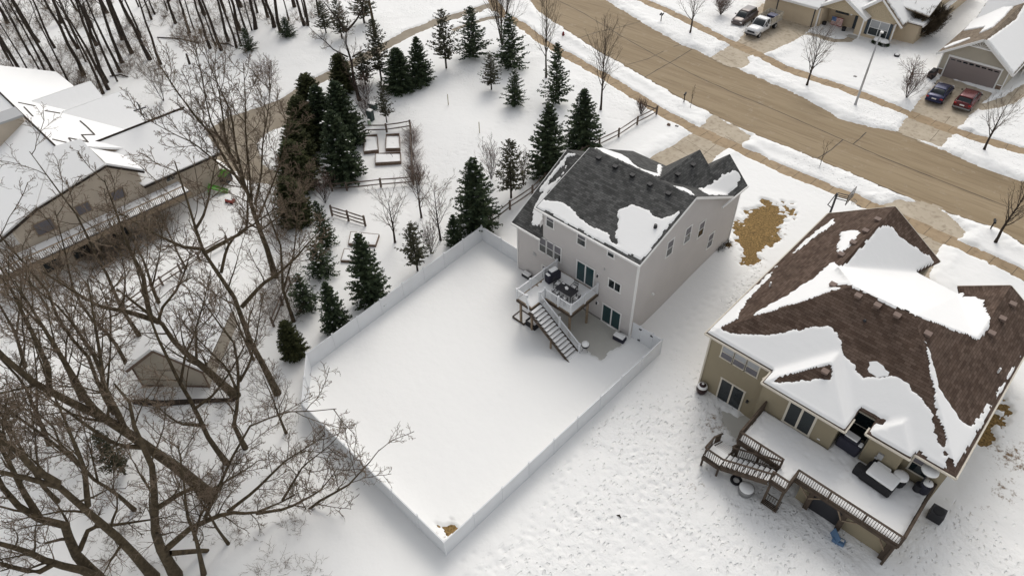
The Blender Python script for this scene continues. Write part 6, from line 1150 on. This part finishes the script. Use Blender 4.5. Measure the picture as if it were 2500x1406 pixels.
b2 = brush('ground_brush', [(0, 800), (330, 720), (620, 900), (720, 1000), (760, 1200), (780, 1406), (0, 1406)], 260, (.3, 1.2), 2, 'twig', 7, .7, .012); b2['label'] = 'sparse thin stems on the snow under the big bare trees'
b3 = brush('fence_vine', [(998, 315), (1014, 318), (1020, 450), (1004, 455)], 60, (.5, 1.6), 3, 'twig_red', 9, .8, .012, 0); b3['label'] = 'tangle of dry vines on the right side of the garden fence'
b4 = brush('foundation_brush', [(330, 560), (420, 530), (400, 585), (300, 650), (180, 700), (120, 690), (250, 610)], 70, (.6, 2.4), 4, 'twig', 10, .6, .016); b4['label'] = 'bare brush below the deck of the left house'
b6 = brush('thicket', [(600, 500), (660, 460), (705, 520), (720, 640), (745, 760), (700, 840), (640, 780), (610, 640)], 60, (.8, 2.8), 8, 'twig', 9, .45, .014); b6['label'] = 'thin brown thicket between the left house and the evergreen row'
b5 = brush('dry_stems', [(1385, 610), (1790, 590), (1775, 608), (1750, 620), (1735, 605)][1:], 14, (.3, .8), 6, 'bark_dk', 9, .7, .014); b5['label'] = 'dark dry perennials at the front corner of the grey house'
# fallen branches in the wood
for k, (a, b) in enumerate([((385, 95), (490, 110)), ((270, 190), (315, 192)), ((535, 110), (572, 118))]):
    A, B = G(*a), G(*b); m = MB(); m.tube([A+[0, 0, .2], (A+B)/2+[0, .3, .35], B+[0, 0, .2]], [.07, .1, .05], 6); o = m.build('fallen_branch', M['bark_dk']); tag(o, ['long fallen branch on the snow in the middle of the wood', 'short fallen log at the wood edge above the left house', 'fallen branch beside the small snowy spruce'][k], 'branch')
ST_ = thing('stump', 'short dark stump on the lawn below the wood', 'stump', G(464, 160)); m = MB(); q = G(464, 160); m.tube([q-[0, 0, .1], q+[-.15, .1, 1.6]], [.18, .14], 8); m.build('trunk', M['bark_dk'], ST_)
# ================= STREET FURNITURE =================
b = G(2087, 259); LP = thing('street_lamp', 'tall grey street lamp with short arm on the snowy verge across the street', 'street lamp', b)
h = hgt((2087, 259), (2146, 75)); top = b+[0, 0, h]; arm = np.array([.35, -.94, 0])
MB().tube([b-[0, 0, .1], b+[0, 0, h*.5], top], [.14, .11, .08], 10).build('pole', M['galv'], LP, smooth=True)
MB().tube([top-[0, 0, .15], top+[0, 0, .15]+arm*.3, top+arm*.9+[0, 0, .25]], [.06, .05, .05], 8).build('arm', M['galv'], LP)
m = MB(); m.box(top+arm*1.15+[0, 0, .27], (.34, .34, .14), rz=.3); hd = m.build('lamp_head', M['trim'], LP, bevel=.04); MB().box(top+arm*1.15+[0, 0, .2], (.22, .22, .04), rz=.3).build('lens', M['glass_lt'], hd)
MB().tube([b-[0, 0, .05], b+[0, 0, .3]], [.2, .16], 10).build('base', M['galv'], LP)
def mailbox(px, label, rz=0.0, two=False):
    b = G(*px); T_ = thing('mailbox', label, 'mailbox', b, rz); MB().box((0, 0, .55), (.1, .1, 1.15)).build('post', M['bark_dk'], T_, world=False)
    for k in ((-.14, .14) if two else (0,)):
        m = MB(); m.add([(k+.11*cos(a), y, 1.2+.02+(.13*sin(a) if sin(a) > 0 else .1*sin(a))) for y in (-.3, .3) for a in np.linspace(0, 2*pi, 10, endpoint=False)], [(i, (i+1) % 10, 10+(i+1) % 10, 10+i) for i in range(10)]+[tuple(range(10))[::-1], tuple(range(10, 20))]); bo = m.build('box', M['black'], T_, world=False)
        MB().box((k+.12, .05, 1.32), (.02, .05, .16)).build('flag', M['dark'], bo, world=False)
    return T_
mailbox((1613, 56), 'pair of black mailboxes on one post on the far verge at the top', .3, True); mailbox((1669, 253), 'single black mailbox on the near verge beside a thin sapling', .3); mailbox((2414, 566), 'single black mailbox beside the street tree at the right edge', .3)
b = G(1375, 92); HY = thing('fire_hydrant', 'dark red fire hydrant in the snow by the near kerb', 'fire hydrant', b); hr_ = col('hydrant_red', (.16, .012, .01), .5)
MB().lathe(b, [(.17, 0), (.17, .06), (.12, .08), (.12, .55), (.16, .58), (.16, .62), (.13, .72), (.05, .80), (.04, .86)], 14).build('barrel', hr_, HY, smooth=False)
for s in (-1, 1): MB().tube([b+[s*.1, 0, .45], b+[s*.22, 0, .45]], .06, 8).build('outlet', hr_, HY)
MB().tube([b+[0, -.1, .4], b+[0, -.22, .4]], .08, 8).build('outlet', hr_, HY)
q5 = lambda x, y: (1960+x/7.03, 420+y/7.03)
b = G(*q5(440, 780)); HP = thing('basketball_hoop', 'basketball hoop on a dark pole standing behind the brown roof', 'basketball hoop', b); h = hgt(q5(440, 780), q5(590, 365)); tp = b+[0, 0, h]; dr = np.array([.85, -.52, 0]); dr = np.array([1.0, 0.05, 0]); sd_ = np.array([-dr[1], dr[0], 0])
MB().beam(b-[0, 0, .1], tp, .16, .16, up=(1, 0, 0)).build('pole', M['dark'], HP)
m = MB()
for z in (-.05, -.45):
    for s in (-.18, .18): m.beam(tp+sd_*s+[0, 0, z], tp+sd_*s+dr*1.1+[0, 0, z+.15], .05, .06)
m.beam(tp-dr*.45+[0, 0, -1.5], tp-dr*.05+[0, 0, .0], .08, .08); m.beam(tp-dr*.5+[0, 0, -1.5], tp+[0, 0, -1.7], .06, .06); m.build('arm', M['dark'], HP)
M['acrylic'] = node_mat('backboard_acrylic', (.30, .30, .31), .2, spec=.6); c = tp+dr*1.18+[0, 0, .25]
bb_ = MB().beam(c-sd_*.9, c+sd_*.9, .03, 1.05).build('backboard', M['acrylic'], HP)
f = MB()
for s in (-.9, .9): f.beam(c+sd_*s-[0, 0, .55], c+sd_*s+[0, 0, .55], .06, .05, up=tuple(sd_))
for z in (-.54, .54): f.beam(c-sd_*.9+[0, 0, z], c+sd_*.9+[0, 0, z], .06, .05)
for s in (-.3, .3): f.beam(c+sd_*s+dr*.02+[0, 0, -.35], c+sd_*s+dr*.02+[0, 0, .1], .03, .03, up=tuple(sd_))
f.beam(c-sd_*.3+dr*.02+[0, 0, .1], c+sd_*.3+dr*.02+[0, 0, .1], .03, .03); f.build('frame', M['dark'], bb_)
rc = c+dr*.42-[0, 0, .38]; rp_ = [rc+dr*.23*cos(a)+sd_*.23*sin(a) for a in np.linspace(0, 2*pi, 13)]; MB().tube(rp_, .015, 5, caps=False).build('rim', M['dark'], HP)
m = MB()
for a in np.linspace(0, 2*pi, 10, endpoint=False):
    for da in (-.35, .35): m.beam(rc+dr*.23*cos(a)+sd_*.23*sin(a), rc+(dr*cos(a+da)+sd_*sin(a+da))*.13-[0, 0, .4], .012, .012)
m.build('net', M['trim'], HP)
for px, t_, lb in (((1095, 259), (1092, 230), 'pale wooden stake standing alone in the snow, the farther one'), ((1171, 328), (1169, 298), 'pale wooden stake standing alone in the snow, the nearer one')):
    b = G(*px); o = MB().box(b+[0, 0, hgt(px, t_)/2-.1], (.09, .05, hgt(px, t_)+.1)).build('stake', col('stake_wood', (.42, .36, .26), .8)); tag(o, lb, 'stake')
# utility boxes
for px, d, lb, nm in (((907, 296), (.7, .55, 1.4), 'green-grey utility cabinet with snow on top beside the garden', 'utility_box'), ((912, 268), (1.0, .6, .8), 'low grey utility box with snow behind the green-grey cabinet', 'utility_box'), ((903, 309), (.3, .25, .8), 'small pale green pedestal in front of the utility cabinets', 'pedestal')):
    b = G(*px); T_ = thing(nm, lb, 'utility box', b, .2); MB().box((0, 0, d[2]/2), d).build('cabinet', col('utility_green', (.05, .075, .07), .6) if nm == 'utility_box' else col('pedestal_green', (.3, .38, .28), .6), T_, world=False, bevel=.02); MB().box((0, 0, d[2]+.06), (d[0]*.95, d[1]*.95, .12)).build('snow', M['rsnow'], T_, world=False, bevel=.04)
b = G(961, 372); BK = thing('bucket', 'snow-capped bucket standing on the right garden bed', 'bucket', (*gz(963, 352, .6)[:2], .38)); MB().lathe((0, 0, 0), [(.16, 0), (.2, .3)], 14).build('body', M['galv'], BK, world=False); MB().lathe((0, 0, .3), [(.19, 0), (.17, .08), (.08, .12)], 14).build('snow', M['rsnow'], BK, world=False, smooth=True)
c = gz(952, 384, .45); HO = MB().tube([c+[.45*cos(a), .1*cos(a), .5*sin(a)] for a in np.linspace(0, pi, 9)], .02, 6).build('hoop', M['dark']); tag(HO, 'thin dark wire hoop standing over the long low garden bed', 'hoop')
# playground things left
gr = col('lime_plastic', (.09, .30, .025), .45); rd = col('red_plastic', (.35, .05, .04), .5)
b = G(548, 445); PS = thing('toy_playhouse', 'dark toy playhouse with a lime green roof behind the big multi-stemmed tree', 'playhouse', b, .5); MB().box((0, 0, .6), (1.5, 1.2, 1.2)).build('wall', M['dark'], PS, world=False); m = MB(); m.add([(-.85, -.7, 1.2), (.85, -.7, 1.2), (.85, .7, 1.2), (-.85, .7, 1.2), (-.85, 0, 1.7), (.85, 0, 1.7)], [(0, 1, 5, 4), (2, 3, 4, 5), (0, 4, 3), (1, 2, 5), (3, 2, 1, 0)]); m.build('roof', gr, PS, world=False)
b = G(541, 472); SLD = thing('toy_slide', 'lime green plastic toy slide in the snow below the playhouse', 'slide', b, .9); m = MB(); m.beam((-1, 0, .95), (.7, 0, .1), .6, .06); m.beam((-1, .3, 1.03), (.7, .3, .18), .05, .15); m.beam((-1, -.3, 1.03), (.7, -.3, .18), .05, .15); m.build('chute', gr, SLD, world=False); m = MB()
for y in (-.25, .25): m.beam((-1.35, y, 0), (-1, y, 1.2), .07, .07, up=(0, 1, 0))
for z in (.3, .6, .9): m.beam((-1.27+z*.25, -.25, z), (-1.27+z*.25, .25, z), .06, .05)
m.build('ladder', gr, SLD, world=False)
b = G(564, 496); RC = thing('toy_car', 'small red plastic toy wagon in the snow below the green slide', 'toy', b, .4); MB().box((0, 0, .35), (.95, .55, .35)).build('body', rd, RC, world=False, bevel=.08)
for x in (-.32, .32):
    for y in (-.28, .28): MB().tube([(x, y-.04, .16), (x, y+.04, .16)], .16, 10).build('wheel', M['black'], RC, world=False)
MB().box((0, 0, .56), (.7, .4, .08)).build('snow', M['rsnow'], RC, world=False, bevel=.03)
# ================= GREY HOUSE: DECK AND PATIO OBJECTS =================
ZF = Zd+.08
GC = thing('grill', 'gas grill under a dark blue fitted cover with snow, on the white-railed deck', 'grill', (-27.5, 32.2, ZF), radians(80))
m = MB(); m.box((0, 0, .42), (1.35, .6, .84)); m.box((0, 0, .95), (.85, .58, .36)); m.build('cover', M['cover'], GC, world=False, bevel=.1); m = MB(); m.box((0.02, 0, 1.16), (.72, .44, .1)); m.box((-.52, 0, .88), (.26, .42, .08)); m.build('snow', M['rsnow'], GC, world=False, bevel=.04)
TB = thing('patio_table', 'dark metal patio table with patches of snow on the white-railed deck', 'table', (-25.4, 31.5, ZF), radians(2))
MB().box((0, 0, .72), (1.7, 1.0, .05)).build('table_top', M['dark'], TB, world=False, bevel=.02)
for x in (-.72, .72):
    for y in (-.4, .4): MB().beam((x, y, 0), (x*.96, y*.96, .7), .05, .05, up=(1, 0, 0)).build('leg', M['dark'], TB, world=False)
pl0 = (np.array([0, 0, .745]), np.array([0, 0, 1.]))
for P_ in ([(-.3, .1, .745), (-.05, -.1, .745), (.12, -.02, .745), (.05, .2, .745), (-.2, .28, .745)], [(-.75, .3, .745), (-.5, .32, .745), (-.52, .44, .745), (-.76, .42, .745)]):
    o = snow3(None, [np.array(p) for p in P_], pl0, th=.04, jag=.03, inset=.02, name='snow_patch'); o.parent = TB
def chair_at(x, y, rz, label):
    T_ = thing('patio_chair', label, 'chair', (x, y, ZF), rz, 'metal chairs round the patio table'); m = MB(); m.box((0, 0, .43), (.46, .44, .04)); m.build('seat', M['dark'], T_, world=False); m = MB()
    for xx in np.linspace(-.2, .2, 5): m.beam((xx, .22, .5), (xx, .3, .95), .025, .025)
    for z, yy in ((.5, .22), (.72, .26), (.95, .3)): m.beam((-.23, yy, z), (.23, yy, z), .035, .035)
    m.build('backrest', M['dark'], T_, world=False)
    for s in (-1, 1):
        for yy in (-.2, .22): MB().beam((s*.21, yy, 0), (s*.21, yy, .43), .035, .035, up=(1, 0, 0)).build('leg', M['dark'], T_, world=False)
        m = MB(); m.beam((s*.24, -.2, .64), (s*.24, .25, .66), .04, .03); m.beam((s*.24, -.2, .43), (s*.24, -.2, .64), .03, .03, up=(1, 0, 0)); m.build('armrest', M['dark'], T_, world=False)
    MB().box((0, -.02, .48), (.36, .34, .06)).build('snow', M['rsnow'], T_, world=False, bevel=.02); return T_
chair_at(-25.3, 32.35, radians(5), 'dark metal chair on the house side of the patio table'); chair_at(-26.6, 31.7, radians(95), 'dark metal chair at the grill end of the patio table')
chair_at(-25.9, 30.75, radians(185), 'dark metal chair by the railing, nearer the stairs'); chair_at(-25.0, 30.7, radians(178), 'dark metal chair by the railing, nearer the deck corner'); chair_at(-24.3, 31.4, radians(-85), 'dark metal chair at the far end of the table from the grill')
def snowbox(name, label, c_, px, z, d, rz, mat, sh=.1):
    b = gz(*px, z) if z > .5 else G(*px); T_ = thing(name, label, c_, b, rz); MB().box((0, 0, d[2]/2), d).build('body', mat, T_, world=False, bevel=.03); MB().box((0, 0, d[2]+sh/2), (d[0]*.94, d[1]*.92, sh)).build('snow', M['rsnow'], T_, world=False, bevel=.04); return T_
snowbox('air_conditioner', 'low dark unit with snow on top against the left end of the grey house', 'air conditioner', (1286, 678), 0, (.85, .5, .42), 0, M['dark'], .16)
b = (-20.75, 32.95, 0); BX = thing('storage_bench', 'dark box heaped with snow at the patio corner below the sliding door', 'bench', b, .1); MB().box((0, 0, .22), (1.05, .55, .42)).build('body', M['cover'], BX, world=False, bevel=.05); MB().box((-.05, 0, .48), (.95, .5, .14)).build('snow', M['rsnow'], BX, world=False, bevel=.06)
b = G(*(1240+815/4.6875, 600+1200/4.6875)); KG = thing('kettle_grill', 'black kettle grill capped with snow at the foot of the white stairs', 'grill', (-22.0, 30.0, 0)); K = np.array((0, 0, 0))
MB().lathe((0, 0, .55), [(.05, 0), (.24, .08), (.33, .25), (.33, .3), (.26, .45), (.1, .52)], 16).build('bowl', M['black'], KG, smooth=True, world=False); MB().lathe((0, 0, .9), [(.31, 0), (.29, .14), (.18, .2), (.05, .22)], 16).build('snow', M['rsnow'], KG, smooth=True, world=False)
for k in range(3): a = k*2*pi/3; MB().tube([(.12*cos(a), .12*sin(a), .6), (.32*cos(a), .32*sin(a), 0)], .015, 6).build('leg', M['dark'], KG, world=False)
SB = thing('sandbox', 'open square timber frame filled with snow under the white-railed deck', 'sandbox', (-28.2, 29.2, 0)); m = MB()
for a, b in (((-28.9, 28.7), (-27.6, 28.7)), ((-27.6, 28.7), (-27.6, 29.8)), ((-27.6, 29.8), (-28.9, 29.8)), ((-28.9, 29.8), (-28.9, 28.7))): m.beam((*a, .2), (*b, .2), .08, .22)
m.build('frame', M['wood'], SB); MB().bx(-28.86, -27.64, 28.74, 29.76, .05, .25).build('snow', M['rsnow'], SB)
o = thing('crate', 'black open crate with snow beside the front deck posts', 'crate', (-27.0, 29.3, 0)); m = MB()
for s in (-1, 1): m.box((s*.5, 0, .4), (.06, .9, .6)); m.box((0, s*.45, .4), (1.0, .06, .6))
m.box((0, 0, .12), (1.0, .9, .05)); m.build('body', M['black'], o, world=False); MB().box((0, 0, .5), (.86, .76, .2)).build('snow', M['rsnow'], o, world=False, bevel=.04)
o = thing('patio_chair', 'dark lounge chair tipped against the yard side of the deck railing', 'chair', (-28.9, 31.0, 0), .3); MB().beam((-.3, 0, .4), (.3, 0, .42), .5, .05).build('seat', M['dark'], o, world=False); MB().beam((.3, 0, .42), (.5, 0, 1.0), .5, .05).build('backrest', M['dark'], o, world=False)
for s in (-1, 1):
    for x in (-.25, .3): MB().beam((x, s*.22, 0), (x, s*.22, .42), .04, .04, up=(1, 0, 0)).build('leg', M['dark'], o, world=False)
# ================= BROWN HOUSE: DECK AND YARD OBJECTS =================
ZG = Zk+.14
GR2 = thing('grill', 'large black covered grill with a slab of snow in the recess of the olive house', 'grill', (-2.45, 33.1, ZG), radians(-4)); m = MB(); m.box((0, 0, .5), (1.45, .75, 1.0)); m.box((0, .05, 1.05), (.95, .6, .3)); m.build('cover', M['cover'], GR2, world=False, bevel=.1); m = MB(); m.box((-.05, .05, 1.25), (.85, .5, .13)); m.box((.62, 0, 1.03), (.24, .4, .08)); m.build('snow', M['rsnow'], GR2, world=False, bevel=.05)
w2g = lambda x, y, z: gz(*w2(x, y), z)
CT = thing('covered_table', 'patio furniture set under black covers with thick snow on top, on the long weathered deck', 'covered furniture', (*w2g(1280, 770, ZG)[:2], ZG), radians(-5))
m = MB(); m.box((0, 0, .38), (2.0, 1.3, .74)); m.build('cover', M['black'], CT, world=False, bevel=.12)
for x, y in ((-1.15, -.25), (-.6, .72)): MB().box((x, y, .36), (.6, .6, .8)).build('chair_cover', M['black'], CT, world=False, bevel=.1)
m = MB(); m.box((.1, 0.05, .82), (1.75, 1.15, .2)); m.build('snow', M['rsnow'], CT, world=False, bevel=.09); MB().box((-.2, .6, .8), (.9, .5, .16)).build('snow', M['rsnow'], CT, world=False, bevel=.07)
c = w2g(1415, 770, ZG); CC = thing('covered_chair', 'round covered chair capped with snow at the right end of the covered furniture', 'covered chair', (c[0], c[1], ZG)); MB().lathe((0, 0, 0), [(.42, 0), (.45, .3), (.4, .75)], 16).build('cover', M['black'], CC, world=False, smooth=True); MB().lathe((0, 0, .72), [(.46, 0), (.44, .12), (.3, .2), (.08, .22)], 16).build('snow', M['rsnow'], CC, world=False, smooth=True)
c = w2g(1590, 840, ZG); DM = thing('smoker', 'black drum smoker with a snowy lid at the right corner of the long deck', 'smoker', (c[0]-.05, c[1]+.1, ZG)); MB().lathe((0, 0, 0), [(.3, 0), (.34, .1), (.34, .85), (.3, .92)], 16).build('drum', M['cover'], DM, world=False, smooth=True); MB().lathe((0, 0, .92), [(.3, 0), (.26, .1), (.1, .15)], 16).build('snow', M['rsnow'], DM, world=False, smooth=True); MB().tube([(0, 0, 1.05), (0, .1, 1.2), (0, .2, 1.1)], .02, 6).build('handle', M['dark'], DM, world=False)
PH = thing('patio_heater', 'patio heater whose round reflector is covered by snow beside the right window', 'heater', (2.0, 33.15, ZG)); MB().lathe((0, 0, 0), [(.25, 0), (.25, .6), (.06, .62), (.04, 1.9), (.1, 1.95), (.1, 2.15)], 14).build('stand', M['dark'], PH, world=False); MB().lathe((0, 0, 2.12), [(.5, 0), (.46, .05), (.1, .14)], 20).build('reflector', M['galv'], PH, world=False, smooth=True); MB().lathe((0, 0, 2.16), [(.5, 0), (.48, .1), (.3, .18), (.05, .2)], 20).build('snow', M['rsnow'], PH, world=False, smooth=True)
AC = thing('air_conditioner', 'square dark air conditioner unit in the snow right of the olive house', 'air conditioner', (3.75, 34.4, 0), .05); m = MB(); m.box((0, 0, .45), (.85, .85, .9)); m.build('body', M['dark'], AC, world=False, bevel=.03); MB().tube([(0, 0, .9), (0, 0, .93)], .34, 16).build('fan_grille', M['black'], AC, world=False)
c = G(*w2(85, 165)); KM = thing('ceramic_grill', 'black egg-shaped grill with a band of snow left of the basement door', 'grill', c); MB().lathe((0, 0, .1), [(.22, 0), (.34, .1), (.42, .35), (.42, .5), (.38, .75), (.22, .95), (.08, 1.02)], 18).build('body', col('grill_burgundy', (.03, .012, .012), .35), KM, world=False, smooth=True); MB().lathe((0, 0, .82), [(.40, 0), (.34, .14), (.2, .2), (.19, .12)], 18).build('snow', M['rsnow'], KM, world=False, smooth=True); MB().lathe((0, 0, 1.08), [(.08, 0), (.1, .06), (.04, .12)], 10).build('vent_cap', M['trim'], KM, world=False)
c = G(*w2(382, 845)); FT = thing('planter_tub', 'round grey tub filled with smooth snow below the deck stairs', 'planter', c); MB().lathe((0, 0, 0), [(.42, 0), (.5, .3), (.52, .72), (.46, .72)], 20).build('tub', M['metal'], FT, world=False, smooth=True); MB().lathe((0, 0, .7), [(.5, 0), (.45, .1), (.2, .16), (.03, .17)], 20).build('snow', M['rsnow'], FT, world=False, smooth=True)
c = G(*w2(322, 765)); WR = thing('tyre', 'dark tyre lying in the snow next to the round tub', 'tyre', c); m = MB(); m.tube([(.32*cos(a), .32*sin(a), .2) for a in np.linspace(0, 2*pi, 17)], .1, 8, caps=False); m.build('ring', M['black'], WR, world=False, smooth=True)
c = G(*w2(1012, 1175)); SD = thing('storage_tub', 'light blue plastic sled propped against the basement wall under the deck', 'sled', (c[0], c[1], 0), .15); SD.name = 'plastic_sled'; bl2 = col('sled_blue', (.10, .18, .30), .4); m = MB(); m.beam((-.32, 0, .12), (-.2, .1, .75), .8, .06); m.build('shell', bl2, SD, world=False, bevel=.02); _inv['plastic_sled'] = _inv.get('storage_tub')
m = MB(); m.box((.02, 0, .2), (.75, .5, .3)); m.build('hull', bl2, SD, world=False, bevel=.08); MB().box((.02, .05, .36), (.55, .14, .05)).build('stripe', M['trim'], SD, world=False)
SW = thing('porch_swing', 'dark slatted swing seat hanging between the two stair posts', 'swing', (-4.35, 27.6, 0)); m = MB()
for k in range(4): m.box((0, -.15+k*.12, .48), (1.1, .09, .03))
m.build('seat', M['wood'], SW, world=False); m = MB()
for k in range(7): m.beam((-.5+k*.166, .3, .5), (-.5+k*.166, .38, 1.0), .04, .03)
m.beam((-.55, .38, 1.0), (.55, .38, 1.0), .05, .05); m.build('backrest', M['wood'], SW, world=False)
c = G(1505, 1260); o = MB().tube([c+[0, 0, .12], c+[.15, .1, .2], c+[.3, .05, .14]], [.05, .07, .04], 6).build('fallen_branch', M['bark_dk']); tag(o, 'short dark stick lying alone on the trampled snow at the bottom', 'stick')
# ================= FRONT YARD BITS =================
for i, (px, lb) in enumerate((((2140, 108), 'left of two snow-capped dark bushes below the tan house window'), ((2156, 113), 'right of two snow-capped dark bushes below the tan house window'))):
    c = G(*px); B_ = thing('bush', lb, 'bush', c); rg = np.random.RandomState(i); N = 1500; u = rg.normal(0, 1, (N, 3)); u /= np.linalg.norm(u, axis=1, keepdims=True); u[:, 2] = abs(u[:, 2]); mkobj('foliage', blades(u*[.7, .7, .75]*rg.uniform(.7, 1, (N, 1)), u, rg.uniform(.08, .2, N), rg.uniform(.03, .05, N), rg), M['needle'], B_, False); MB().lathe((0, 0, .55), [(.6, 0), (.5, .22), (.28, .32), (.05, .36)], 14).build('snow', M['rsnow'], B_, smooth=True, world=False)
c = G(2188, 140); GD = thing('garden_ornament', 'small dark round pot and dry stalks in the snow beside the tan house', 'planter', c); MB().lathe((0, 0, 0), [(.3, 0), (.36, .35), (.3, .35)], 14).build('pot', M['dark'], GD, world=False); MB().lathe((0, 0, .33), [(.3, 0), (.2, .08), (.03, .1)], 14).build('snow', M['rsnow'], GD, world=False, smooth=True)
c = G(1632, 309); o = MB().box(c+[0, 0, .2], (.4, .3, .35)).build('rock', M['wood_bed'], bevel=.1); tag(o, 'brown rock poking from the snow bank beside the grey house driveway', 'rock')
c = G(1652, 312); o = MB().box(c+[0, 0, .15], (.45, .25, .25)).build('rock', M['found'], bevel=.08); tag(o, 'small grey rock right of the brown rock by the driveway', 'rock')
c = G(1700+1208/3.125, 595/3.125); o = MB().box(c+[0, 0, .17], (.4, .35, .12)).build('rock', M['found'], bevel=.05); tag(o, 'flat grey stone alone in the snow of the lawn across the street', 'rock')
for x, lb in ((-35.7, 'dark planter at the left end of the tan house porch'), (-32.8, 'dark bin on the tan house porch right of the flag')):
    T_ = thing('planter', lb, 'planter', (x, 99.4, 1.56)); MB().lathe((0, 0, 0), [(.25, 0), (.32, .6), (.27, .62)], 14).build('pot', M['dark'], T_, world=False)
